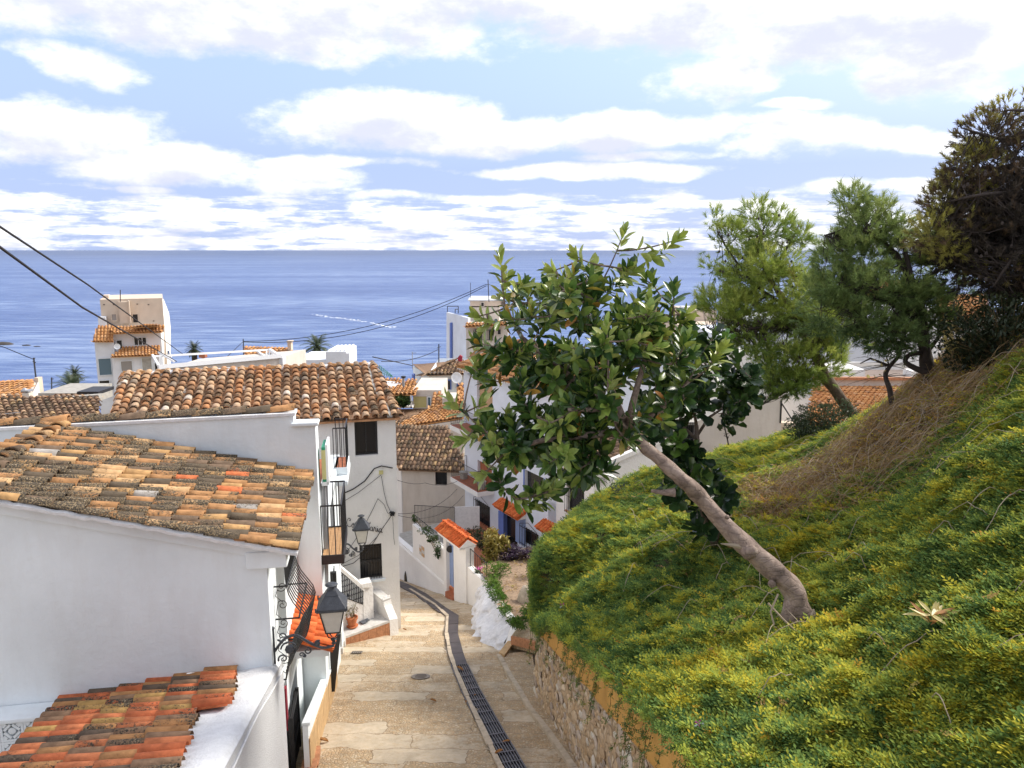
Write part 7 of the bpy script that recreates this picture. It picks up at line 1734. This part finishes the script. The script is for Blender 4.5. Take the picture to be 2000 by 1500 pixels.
for k in range(7):
    a=k*.95+.3; rb_=P0[0]+Vector((0,0,.02)); mbr=MB(); pr=[rb_+Z3*.32+Vector((math.cos(a)*.06,math.sin(a)*.06,0)),rb_+Z3*.12+Vector((math.cos(a)*.22,math.sin(a)*.22,0)),rb_+Vector((math.cos(a)*.45,math.sin(a)*.45,.12*math.cos(a)-.0)),rb_+Vector((math.cos(a)*.7,math.sin(a)*.7,.28*math.cos(a)-.12))]; mbr.tube(pr,[.10,.085,.05,.02],8); mbr.build('root',M['rbark'],rt_,smooth=True)
trunk=mb.build('trunk',M['rbark'],rt_,smooth=True)
mb=MB()
for (u,v,r_) in ((1463,1078,.105),(1310,925,.04),(1420,1010,.03),(1350,960,.028),(1508,1140,.05)):
    p=PX(u,v,dB-.22); s=rock_mesh('knot',M['rbark'],u,2,.3); o=inst('knot',s,rt_,Matrix.Translation(p)@Matrix.Diagonal((r_,r_*.8,r_,1)))
mb=MB(); mb.tube([PX(1460,1070,dB-.12),PX(1440,1066,dB-.2),PX(1408,1062,dB-.25)],[.06,.035,.006],7); mb.build('broken_stub',M['dryvine2'],rt_)
mb=MB(); mb.tube([PX(1318,962,9.5),PX(1295,962,9.5),PX(1272,959,9.5)],[.06,.035,.02],7); mb.build('broken_stub',M['rbark'],rt_)
mb=MB(); 
for (a,b,c) in (((1590,1190),(1575,1225),(1530,1262)),((1500,1178),(1530,1210),(1560,1238)),((1520,1160),(1505,1195),(1512,1220)),((1620,1235),(1590,1228),(1560,1240))):
    mb.tube([PX(a[0],a[1],dB-.4),PX(b[0],b[1],dB-.45),PX(c[0],c[1],dB-.5)],.012,5)
o=mb.build('dry_branch',M['dryvine2'],None); mark(o,'bare pale dry branches fallen around the foot of the leaning trunk','branch')
TT=PP[-1]
limb=[[TT,PX(1190,800,9.4),PX(1120,740,9.3),PX(1020,660,9.3),PX(980,590,9.3)],[TT,PX(1200,780,9.6),PX(1170,680,9.6),PX(1140,580,9.5)],[TT,PX(1235,790,9.4),PX(1260,700,9.3),PX(1280,600,9.2)],[TT,PX(1150,850,9.2),PX(1060,860,9.1),PX(980,880,9.1)],[TT,PX(1290,800,9.5),PX(1350,740,9.4)],[TT,PX(1170,800,8.9),PX(1110,800,8.7)],[TT,PX(1200,770,10.2),PX(1150,700,10.4)]]
mb=MB()
for L in limb: mb.tube(L,[.055-.035*k/(len(L)-1) for k in range(len(L))],8)
mb.build('limbs',M['rbark'],rt_,smooth=True)
tips=[]
special=[(1218,455,9.2),(1322,468,9.1),(978,505,9.2),(1125,500,9.2),(1075,530,9.3),(990,545,9.3),(1160,520,9.4),(1280,500,9.3),(930,618,9.2),(880,782,9.1),(950,640,9.3),(930,700,9.2),(940,790,9.1),(905,860,9.0),(1000,900,8.9),(960,870,8.9),(1090,560,9.0),(1240,530,9.2),(940,930,9.0),(1020,985,9.0),(1055,960,8.9),(1340,610,9.3),(1400,700,9.3),(1410,680,9.2),(1065,830,8.6),(1100,885,8.6),(1080,955,8.9),(1195,740,8.7),(1185,640,8.7),(1190,690,8.8),(1110,680,8.8),(1250,660,8.8)]
for (u,v,d) in special: tips.append((PX(u,v,d),True))
reg=[(1120,640,150,110,56),(1175,740,165,110,72),(1040,780,115,95,46),(1300,665,80,70,22),(1045,885,120,80,58),(1240,580,100,60,18),(1080,585,90,55,15),(975,650,45,45,6),(1150,825,115,60,36),(1130,900,70,55,14),(1350,620,35,40,4)]
for (u,v,ru,rv,n) in reg:
    for k in range(n):
        a=rnd(0,6.28); r=math.sqrt(random.random())*1.06; q_=PX(u+ru*r*math.cos(a),v+rv*r*math.sin(a),9.4+rnd(-1.0,1.1)*(1-.4*r))
        if noise.noise(q_*1.9+Vector((2,0,7)))>-.24: tips.append((q_,random.random()<.16 and math.sin(a)<.2))
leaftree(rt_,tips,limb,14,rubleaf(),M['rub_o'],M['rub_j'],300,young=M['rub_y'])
# fiddle leaf fig
fb_=hitpx(1398,1072) or D(1398,1072)*13
ft=thing('fig_tree','dark fiddle-leaf fig with a slim upright trunk behind the leaning rubber tree','tree',fb_)
dF=12.6
lf_=[[fb_,PX(1385,1040,dF),PX(1360,960,dF),PX(1363,880,dF),PX(1360,830,dF)],[PX(1363,860,dF),PX(1330,830,dF),PX(1290,800,dF),PX(1280,770,dF)],[PX(1360,830,dF),PX(1352,780,dF),PX(1345,730,dF),PX(1370,680,dF)],[PX(1362,850,dF),PX(1385,815,dF),PX(1430,785,dF),PX(1465,760,dF)],[PX(1363,870,dF),PX(1335,855,dF),PX(1280,850,dF),PX(1240,850,dF)],[fb_,PX(1410,1000,dF),PX(1395,940,dF)],[PX(1360,970,dF),PX(1340,930,dF),PX(1320,900,dF)]]
mb=MB()
for i,L in enumerate(lf_): mb.tube(L,[(.055 if i==0 else .028)-(.02 if i==0 else .016)*k/(len(L)-1) for k in range(len(L))],7)
mb.build('trunk',M['bark'],ft,smooth=True)
def fidleaf(L=.24,W=.17):
    rows=[(0,.0),(.1,.40),(.28,.62),(.45,.52),(.68,.95),(.88,.82),(1.,.2)]; vs=[];fs=[]
    for i,(f,w_) in enumerate(rows):
        y=L*f; ww=W/2*w_; vs+=[(-ww,y,ww*.35+(.012 if i%2 else -.01)),(0,y,-.06*L*f),(ww,y,ww*.35-(.012 if i%2 else -.01))]
    for i in range(len(rows)-1):
        b=3*i; fs+=[(b,b+1,b+4,b+3),(b+1,b+2,b+5,b+4)]
    return vs,fs
tips=[]
for (u,v,ru,rv,n) in [(1310,770,75,70,22),(1400,730,70,55,18),(1450,760,45,35,10),(1370,680,45,35,8),(1270,820,60,40,12),(1320,870,40,30,3),(1345,900,35,30,6),(1330,960,28,45,7),(1400,960,45,45,9),(1400,1010,50,40,8),(1290,700,50,50,8),(1420,800,45,25,5)]:
    for k in range(n):
        a=rnd(0,6.28); r=math.sqrt(random.random()); tips.append((PX(u+ru*r*math.cos(a),v+rv*r*math.sin(a),dF+rnd(-.8,.7)),False))
for (u,v) in ((1325,862),(1420,660),(1400,985),(1410,965),(1390,680)): tips.append((PX(u,v,dF-.4),True))
M['fid_y']=bigleafmat('young_fiddle_leaf','obj',[(0,(.09,.20,.03)),(1,(.16,.27,.05))])
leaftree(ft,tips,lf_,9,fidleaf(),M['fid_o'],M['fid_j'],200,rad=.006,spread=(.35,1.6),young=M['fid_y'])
# ================================================================ pines
def needlemat(name,stops): return leafmat(name,stops,rough=.6,spec=.25,trans=.3)
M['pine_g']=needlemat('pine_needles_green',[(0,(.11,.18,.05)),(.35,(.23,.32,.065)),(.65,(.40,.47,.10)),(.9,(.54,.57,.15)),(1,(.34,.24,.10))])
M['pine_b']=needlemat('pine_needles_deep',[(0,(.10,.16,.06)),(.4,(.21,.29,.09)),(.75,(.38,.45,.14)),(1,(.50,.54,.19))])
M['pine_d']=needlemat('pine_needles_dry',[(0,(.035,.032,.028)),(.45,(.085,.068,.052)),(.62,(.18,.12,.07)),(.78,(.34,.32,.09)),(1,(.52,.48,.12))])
def needles(t,clumps,m_,nl=.13,nw=.010,per=22,gap=1,tintf=None,limbs=None,name='needles',twm='barkd',twr=.006):
    V=[];F=[];RN=[]; tw=MB()
    nodes=[q for L in (limbs or []) for i in range(len(L)-1) for q in [L[i].lerp(L[i+1],k/4) for k in range(4)]]
    for (u,v,d,ru,rv,n,tn,dd) in clumps:
        c=PX(u,v,d); rx=ru*d/1500; rz_=rv*d/1500
        for k in range(int(n*2.1)):
            q=NR.normal(size=3); q/=np.linalg.norm(q); r=random.random()**.42; dirv=Vector(q); p=c+Vector((q[0]*rx*r,q[1]*dd*r,q[2]*rz_*r))
            p+=Vector((noise.noise(p*1.7),noise.noise(p*1.7+Vector((7,0,0))),noise.noise(p*1.7+Vector((0,7,0)))))*.28*min(1,rx)
            ax_=(dirv*.8+Vector((rnd(-.4,.4),rnd(-.4,.4),rnd(.1,.8)))).normalized(); x=ax_.orthogonal().normalized(); y=ax_.cross(x); L=nl*rnd(.7,1.3)
            if gap and noise.noise(p*1.35)<-.13 or noise.noise(p*3.2+Vector((3,3,3)))<(-.30 if gap else -.42): continue
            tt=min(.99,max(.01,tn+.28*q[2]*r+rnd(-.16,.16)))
            if nodes and k%5==0:
                n0=min(random.sample(nodes,min(len(nodes),14)),key=lambda w_:(w_-p).length)
                if (n0-p).length<2.2: tw.tube([n0,n0.lerp(p,.5)+Vector((0,0,-.05)),p],[twr*1.6,twr,twr*.5],3,cap=False)
            b=len(V); st=Vector(p)
            for j in range(per):
                f=j/per; az=rnd(0,6.28); el=rnd(.25,1.0); s0=st+ax_*(f*L*.9); d_=(ax_*math.cos(el)+(x*math.cos(az)+y*math.sin(az))*math.sin(el)); e=s0+d_*L*.75; w_=d_.cross(Vector((rnd(-1,1),rnd(-1,1),rnd(-1,1)))).normalized()*nw*.5
                V+=[tuple(s0-w_),tuple(s0+w_),tuple(e)]; F.append((b,b+1,b+2)); b+=3; RN.append(tt)
    if tw.v: tw.build('twigs',M[twm],t)
    o=npobj(name,V,F,m_,t,rnd=RN,kind='stuff'); return o
def cones(t,spots,m_='barkd'):
    mb=MB(); mb.lathe((0,0,0),[(0,0),(.025,.015),(.03,.04),(.015,.07),(0,.08)],6); me=mb.mesh('cone',M[m_])
    for (u,v,d) in spots: inst('cone',me,t,Matrix.Translation(PX(u,v,d)))
def limbtube(t,L,r0,r1,name='branch',m_='barkd'):
    pts=[]
    for i in range(len(L)-1):
        p0=L[max(i-1,0)];p1=L[i];p2=L[i+1];p3=L[min(i+2,len(L)-1)]
        for k in range(5):
            t_=k/5; pts.append(.5*((2*p1)+(p2-p0)*t_+(2*p0-5*p1+4*p2-p3)*t_*t_+(3*p1-p0-3*p2+p3)*t_**3))
    pts.append(L[-1]); n=len(pts); mb=MB(); mb.tube(pts,[r0+(r1-r0)*k/(n-1) for k in range(n)],9); vv=[]
    for q in mb.v: q=Vector(q); vv.append(q+Vector((noise.noise(q*6),noise.noise(q*6+Vector((5,5,5))),0))*r0*.25)
    mb.v=vv; mb.build(name,M[m_],t,smooth=True); return pts
M['pbark']=mat('pine_bark',(.16,.115,.08),.9,bump=1,bscale=16,var=.5,vscale=7)
d1=20.0; b0=PX(1666,812,d1)
p1_=thing('pine_tree','leaning pine with a bushy yellow green crown behind the fig tree','tree',b0)
T1=[b0,PX(1635,768,d1),PX(1605,722,d1),PX(1575,660,d1),PX(1540,600,d1),PX(1500,540,d1)]; limbtube(p1_,T1,.17,.06,'trunk','pbark')
Ls=[T1]
for q in ([(1540,600),(1480,560),(1430,500),(1400,450)],[(1560,640),(1480,640),(1410,650),(1380,640)],[(1500,540),(1480,480),(1500,430)],[(1575,660),(1640,620),(1680,600)],[(1600,715),(1540,760),(1490,790)],[(1500,540),(1540,480),(1560,440)]):
    L=[PX(u,v,d1+rnd(-.5,.5)) for u,v in q]; Ls.append(limbtube(p1_,L,.05,.015))
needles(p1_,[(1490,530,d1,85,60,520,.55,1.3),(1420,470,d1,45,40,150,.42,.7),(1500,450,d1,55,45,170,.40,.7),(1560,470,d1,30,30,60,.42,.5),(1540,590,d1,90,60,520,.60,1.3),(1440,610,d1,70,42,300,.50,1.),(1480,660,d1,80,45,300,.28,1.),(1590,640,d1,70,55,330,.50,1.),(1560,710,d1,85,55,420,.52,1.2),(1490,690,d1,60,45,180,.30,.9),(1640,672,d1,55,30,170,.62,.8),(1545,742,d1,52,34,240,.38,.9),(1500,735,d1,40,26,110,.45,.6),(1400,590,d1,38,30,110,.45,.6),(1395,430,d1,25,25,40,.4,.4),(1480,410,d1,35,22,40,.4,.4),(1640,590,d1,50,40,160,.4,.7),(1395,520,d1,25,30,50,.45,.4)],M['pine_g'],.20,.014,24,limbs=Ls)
d2=17.0; b0=hitpx(1822,738) or PX(1822,740,16.5); d2=b0.y/D(1822,738).y
p2_=thing('pine_tree','upright pine with dark twisted trunk and deep green layers at the right','tree',b0)
T2=[b0-Z3*.2,PX(1808,700,d2),PX(1803,650,d2),PX(1795,600,d2),PX(1785,560,d2),PX(1750,500,d2),PX(1700,450,d2),PX(1665,400,d2)]; limbtube(p2_,T2,.14,.03,'trunk')
Ls=[T2]
for q in ([(1795,610),(1730,590),(1660,572),(1600,548)],[(1795,600),(1740,570),(1690,560)],[(1785,560),(1760,470),(1720,400),(1700,380)],[(1790,570),(1840,520),(1870,500)],[(1800,640),(1740,640),(1680,620)],[(1700,450),(1650,450),(1610,460)],[(1808,690),(1840,650),(1870,600)]):
    L=[PX(u,v,d2+rnd(-.4,.4)) for u,v in q]; Ls.append(limbtube(p2_,L,.05,.012))
Lk=[PX(1815,730,d2-.1),PX(1785,718,d2-.1),PX(1768,706,d2-.1),PX(1778,692,d2-.1),PX(1800,690,d2-.1)]; limbtube(p2_,Lk,.06,.04)
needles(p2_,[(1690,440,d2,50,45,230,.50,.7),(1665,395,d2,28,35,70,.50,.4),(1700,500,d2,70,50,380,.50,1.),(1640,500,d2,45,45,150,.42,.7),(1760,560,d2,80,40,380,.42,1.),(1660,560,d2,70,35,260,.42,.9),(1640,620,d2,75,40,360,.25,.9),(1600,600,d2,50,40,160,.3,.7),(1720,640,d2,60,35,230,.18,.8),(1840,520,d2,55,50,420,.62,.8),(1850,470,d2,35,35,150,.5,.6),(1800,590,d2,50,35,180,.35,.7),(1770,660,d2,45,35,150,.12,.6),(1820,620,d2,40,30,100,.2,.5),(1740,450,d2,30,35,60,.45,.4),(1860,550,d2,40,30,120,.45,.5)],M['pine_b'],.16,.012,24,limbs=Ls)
d3=13.5
p3_=thing('pine_tree','large old pine with dry brown inner branches filling the right edge','tree',PX(2150,720,d3))
T3=[PX(2170,760,d3),PX(2140,560,d3),PX(2120,420,d3),PX(2110,250,d3)]; limbtube(p3_,T3,.26,.12,'trunk'); Ls=[T3]
for q in ([(2110,350),(2030,350),(1960,380),(1900,450),(1850,520)],[(2110,300),(2020,270),(1950,270),(1880,250)],[(2110,420),(2030,430),(1980,500),(1940,560)],[(2120,250),(2040,220),(1960,215)],[(2110,400),(2000,380),(1920,380),(1830,400)],[(2120,480),(2040,520),(1980,600)],[(2110,340),(2010,320),(1930,330),(1840,330)]):
    L=[PX(u,v,d3+rnd(-.9,.6)) for u,v in q]; Ls.append(limbtube(p3_,L,.06,.012))
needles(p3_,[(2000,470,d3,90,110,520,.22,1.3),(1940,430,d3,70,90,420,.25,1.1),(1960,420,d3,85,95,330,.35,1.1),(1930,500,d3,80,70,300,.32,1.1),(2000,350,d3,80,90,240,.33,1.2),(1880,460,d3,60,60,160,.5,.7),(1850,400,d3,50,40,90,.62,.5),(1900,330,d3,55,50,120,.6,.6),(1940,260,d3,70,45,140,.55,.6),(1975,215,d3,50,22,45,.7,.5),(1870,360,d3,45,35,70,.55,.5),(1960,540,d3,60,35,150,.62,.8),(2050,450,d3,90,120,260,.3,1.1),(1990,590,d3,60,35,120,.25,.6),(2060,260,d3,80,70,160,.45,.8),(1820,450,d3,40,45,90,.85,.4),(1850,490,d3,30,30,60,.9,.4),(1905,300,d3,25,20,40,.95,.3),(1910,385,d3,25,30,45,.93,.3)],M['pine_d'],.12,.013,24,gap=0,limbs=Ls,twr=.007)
cones(p3_,[(1900+rnd(-40,90),400+rnd(-120,160),d3+rnd(-.8,.5)) for _ in range(90)])
cones(p1_,[(1500+rnd(-100,90),520+rnd(-100,200),d1-rnd(.2,1.0)) for _ in range(50)])
# bare little tree
bt0=hitpx(1748,800) or PX(1748,800,17.5); db=bt0.y/D(1748,800).y
bt=thing('bare_tree','small leafless twisted tree between the two pines','tree',bt0)
Tb=[bt0-Z3*.1,PX(1738,765,db),PX(1730,735,db),PX(1738,715,db),PX(1752,700,db),PX(1756,685,db),PX(1748,665,db),PX(1730,650,db)]; limbtube(bt,Tb,.06,.015,'trunk'); mb=MB()
for k in range(70):
    s=Tb[random.randint(2,7)]; a=rnd(0,6.28); L=rnd(.3,1.3); d_=Vector((math.cos(a),rnd(-.3,.3),abs(math.sin(a))*.7-.1)); pts=[s]
    for j in range(6): pts.append(pts[-1]+d_*L/6); d_+=Vector((0,0,-.10))+Vector((rnd(-.15,.15),rnd(-.1,.1),rnd(-.1,.1)))
    mb.tube(pts,[.009-.0012*j for j in range(7)],3,cap=False)
mb.tube([Tb[3],PX(1700,700,db),PX(1680,710,db)],[.03,.02,.01],5); mb.build('twigs',M['barkd'],bt)
mb=MB(); lv,lf=flatleaf(.10,.07,.01)
for k in range(26):
    p=PX(1720+rnd(-50,60),690+rnd(-50,60),db+rnd(-.3,.3)); Mx=Matrix.Translation(p)@Matrix.Rotation(rnd(0,6),4,'Z')@Matrix.Rotation(rnd(0,3),4,'X'); mb.add([Mx@Vector(q) for q in lv],lf,rnd(.1,.99))
mb.build('leaves',M['yleaf'],bt)
# leafy bushes
def bush(name,label,cat,clumps,m_,L=.06,W=.025,stemm='stem',base=None,group=None):
    c=clumps[0]; b0=base or PX(c[0],c[1]+c[4],c[2]); t=thing(name,label,cat,b0,group); V=[];F=[];RN=[]; lv,lf=flatleaf(L,W,L*.1); lv=[Vector(q) for q in lv]; st=MB()
    for (u,v,d,ru,rv,n,dd) in clumps:
        c0=PX(u,v,d)
        for k in range(n):
            q=NR.normal(size=3); q/=np.linalg.norm(q); r=random.random()**.4; p=c0+Vector((q[0]*ru*d/1500*r,q[1]*dd*r,q[2]*rv*d/1500*r)); p+=Vector((noise.noise(p*3),noise.noise(p*3+Vector((4,4,4))),noise.noise(p*3+Vector((9,4,4)))))*.12
            Mx=Matrix.Translation(p)@Matrix.Rotation(rnd(0,6.28),4,'Z')@Matrix.Rotation(rnd(-1.2,.9),4,'X')@Matrix.Scale(rnd(.7,1.3),4); b=len(V); V+=[tuple(Mx@q2) for q2 in lv]; F3=[(f+(f[-1],))[:4] if len(f)==3 else f for f in lf]
            for f_ in lf: F.append(tuple(i+b for i in (f_ if len(f_)==4 else (f_[0],f_[1],f_[2],f_[2])))); RN.append(min(.99,max(.01,.45+.3*q[2]*r+rnd(-.25,.25))))
            if k%25==0: st.tube([b0,b0.lerp(p,.5)+Vector((0,0,.05)),p],.006,4,cap=False)
    me=bpy.data.meshes.new('foliage'); off=wloc(t)
    F=[tuple(dict.fromkeys(f)) for f in F]
    me.from_pydata([(x-off.x,y-off.y,z-off.z) for x,y,z in V],[],F); a=me.attributes.new('rnd','FLOAT','FACE'); a.data.foreach_set('value',RN); me.materials.append(m_); o=bpy.data.objects.new('foliage',me); sc.collection.objects.link(o); o.parent=t
    st.build('stems',M[stemm],t); return t
M['b_dark']=leafmat('dark_shrub_leaf',[(0,(.015,.025,.012)),(.6,(.035,.05,.022)),(1,(.08,.09,.035))]); M['b_grey']=leafmat('grey_green_leaf',[(0,(.03,.05,.03)),(.6,(.08,.11,.06)),(1,(.14,.17,.09))])
M['b_grn']=leafmat('bright_green_leaf',[(0,(.05,.13,.03)),(.6,(.14,.27,.05)),(1,(.30,.38,.08))]); M['b_croton']=leafmat('croton_leaf',[(0,(.12,.10,.03)),(.5,(.32,.27,.06)),(.85,(.42,.35,.10)),(1,(.3,.12,.05))]); M['b_purple']=leafmat('purple_leaf',[(0,(.02,.012,.025)),(.6,(.06,.03,.07)),(1,(.11,.06,.12))]); M['b_vine']=leafmat('vine_leaf',[(0,(.02,.05,.015)),(.6,(.05,.10,.025)),(1,(.14,.14,.04))])
bush('shrub','dark dense shrub on the skyline at the right edge above the creeper','bush',[(1960,640,13.2,110,75,4200,1.0),(1900,690,13.6,60,45,1200,.7),(1890,660,13.6,50,40,700,.7),(2060,600,13.2,90,90,1800,1.)],M['b_dark'],.09,.035)
bush('shrub','yellow leaved sprig beside the dark skyline shrub','bush',[(1860,665,13.4,22,34,60,.3)],M['yleaf'],.09,.06)
bush('shrub','grey green oleander shrub at the foot of the leaning pine','bush',[(1600,825,19.5,55,38,1500,.7),(1570,835,19.5,40,25,500,.5),(1640,800,19.6,40,22,300,.5)],M['b_grey'],.11,.025)
bush('tall_plant','tall yellow green croton plant on the terrace','plant',[(962,1062,26.5,20,30,330,.35),(955,1090,26.5,14,22,150,.25),(985,1060,26.6,10,18,70,.2)],M['b_croton'],.22,.06,base=PX(960,1112,26.5))
bush('purple_shrub','low dark purple shrub behind the rock pile','bush',[(1000,1080,26.8,32,14,700,.5),(1040,1080,26.6,22,14,400,.4)],M['b_purple'],.10,.04)
bush('dark_palm_shrub','dark shrub in the shade of the terrace','bush',[(945,1055,28.5,22,22,500,.5),(925,1040,29.5,18,10,160,.4)],M['b_dark'],.14,.03)
for (u,v,d,ru,rv,l) in ((972,1112,24.6,22,14,'feathery green clump at the top of the garden bank'),(962,1140,23.3,16,12,'bright green clump on the upper white kerb'),(972,1162,22.1,14,12,'yellowish green clump in the middle of the garden bank'),(985,1190,20.9,12,9,'small green clump by the white kerb'),(1010,1215,19.3,16,7,'little green tuft at the lower end of the garden'),(1030,1198,20,12,9,'small dark green tuft below the boulder'),(1040,1108,24.5,12,9,'scrubby weed beside the hillside creeper')):
    bush('garden_plant',l,'plant',[(u,v,d,ru*1.15,rv*1.1,300 if ru>13 else 150,.45)],M['b_grn'],.16,.014,group='green clumps on the garden bank')
bush('hanging_plant','trailing plant in flower boxes along the garden wall railing','plant',[(835,1038,28.3,16,10,160,.2),(845,1052,27.9,12,10,150,.2),(856,1075,27.4,8,22,200,.15),(808,1014,29,8,8,90,.2)],M['b_vine'],.08,.05)
bush('hanging_plant','pink flowering plant in a box on the right garden wall railing','plant',[(935,1122,25.2,9,8,90,.15)],M['b_vine'],.08,.04); bush('flowers','cluster of pink flowers by the terrace plant','flower',[(938,1110,25.4,5,4,30,.1)],M['pinkl'] if 'pinkl' in M else M['pink'],.05,.04)
bush('vine','dark vine leaves growing over the far pergola','vine',[(784,783,50,19,11,700,.5)],M['b_vine'],.28,.16)
bush('hanging_basket','hanging green plant beside the red-brown balcony door','plant',[(958,912,32.6,6,6,60,.12)],M['b_grey'],.12,.04)
bush('climbing_weed','thin weed climbing the white house corner above the creeper','plant',[(1105,1030,19.5,14,26,110,.3),(1210,950,19.2,24,14,120,.4)],M['b_grey'],.07,.03)
# thin tall dead stalk in front of the cream wall
mb=MB(); p0=hitpx(1425,880) or PX(1425,880,21); dq=p0.y/D(1425,880).y; mb.tube([p0,PX(1420,855,dq),PX(1411,815,dq)],.02,5)
for k in range(26): f=rnd(.2,1); q=PX(1425-14*f,880-65*f,dq); mb.tube([q,q+Vector((rnd(-.12,.12),0,rnd(.0,.15)))],.008,3)
mark(mb.build('dead_stalk',M['barkd'],None),'tall dead stalk standing before the cream wall','plant')
# palms
def palm(u,v,d,s,label,n=34,m_='b_grey',trunk=2.5,fan=False):
    c=PX(u,v,d); t=thing('palm_tree',label,'palm tree',c-Z3*trunk,'palm trees near the shore'); mb=MB(); mb.tube([c-Z3*trunk,c-Z3*trunk*.5,c],[.22,.2,.24],9); mb.build('trunk',M['barkd'],t); V=[];F=[];RN=[]
    for k in range(n):
        a=k*2.4; el=1.35-1.75*(k/n); L=s*rnd(.85,1.1); dirh=Vector((math.cos(a),math.sin(a),0)); p=Vector(c); d_=(dirh*math.cos(el)+Z3*math.sin(el)); S=12; pr_=p
        for j in range(S):
            p2=pr_+d_*L/S; d_=(d_+Vector((0,0,-.085-.02*j*.5))).normalized(); sd_=d_.cross(Z3).normalized() if abs(d_.z)<.99 else Vector((1,0,0)); wl=(L*.30*math.sin(math.pi*(j+.8)/(S+.6))) if not fan else (.04*L if j<S*.5 else L*.32)
            for sg in (-1,1):
                for q in range(2):
                    s0=pr_.lerp(p2,q*.5); e=s0+(sd_*sg+d_*.9-Z3*.25).normalized()*wl; w_=d_*.035*s/1.6; b=len(V); V+=[tuple(s0-w_),tuple(s0+w_),tuple(e)]; F.append((b,b+1,b+2)); RN.append(rnd(.1,.9))
            pr_=p2
    npobj('fronds',V,F,M[m_],t,rnd=RN)
palm(619,679,56,1.35,'arching feather palm beside the white parapet blocks'); palm(379,684,62,.95,'dark fan palm behind the white pergola rail',30,'b_dark'); palm(146,732,50,.8,'smaller dark palm standing behind the grey one',26,'b_dark'); palm(140,758,45,1.25,'broad grey green palm crown above the left roofs',40)
m=MB(); m.lathe(AY(397,700,60),[(0,0),(.35,.1),(.3,.4),(0,.5)],8); mark(m.build('orange_buoy',M['tfloor'],None),'small orange rounded object by the fan palm','ornament')
# leaf litter and weeds scattered over the garden soil
P_=[];N_=[];S_=[];T_=[]
for k in range(2600):
    x,y=rnd(-1.2,2.1),rnd(18.6,29)
    if not inside(x,y) or noise.noise(Vector((x*1.5,y*1.5,8)))<-.05: continue
    P_.append((x,y,gsoil(x,y)+.05*noise.noise(Vector((x*2,y*2,0)))+rnd(.01,.07))); N_.append((rnd(-.6,.6),rnd(-.6,.6),rnd(0,6.28))); S_.append(rnd(.5,1)); T_.append(rnd(.05,.95))
scatter('garden_litter',P_,N_,S_,T_,sd2,'brown leaf litter and weeds on the garden soil')
P_=[];N_=[];S_=[];T_=[]
for k in range(2500):
    x,y=rnd(2,10),rnd(4.5,18)
    if noise.noise(Vector((x*1.3,y*1.3,44)))<.12: continue
    h=HB_.ray_cast(Vector((x,y,10)),Vector((0,0,-1)))
    if h[0] is None: continue
    P_.append((x,y,h[0].z+rnd(.10,.22))); N_.append((rnd(-.7,.7),rnd(-.7,.4),rnd(0,6.28))); S_.append(rnd(.6,1.1)); T_.append(rnd(.3,.95))
scatter('brown_leaf_patches',P_,N_,S_,T_,sd2,'small patches of orange brown leaves on top of the creeper')
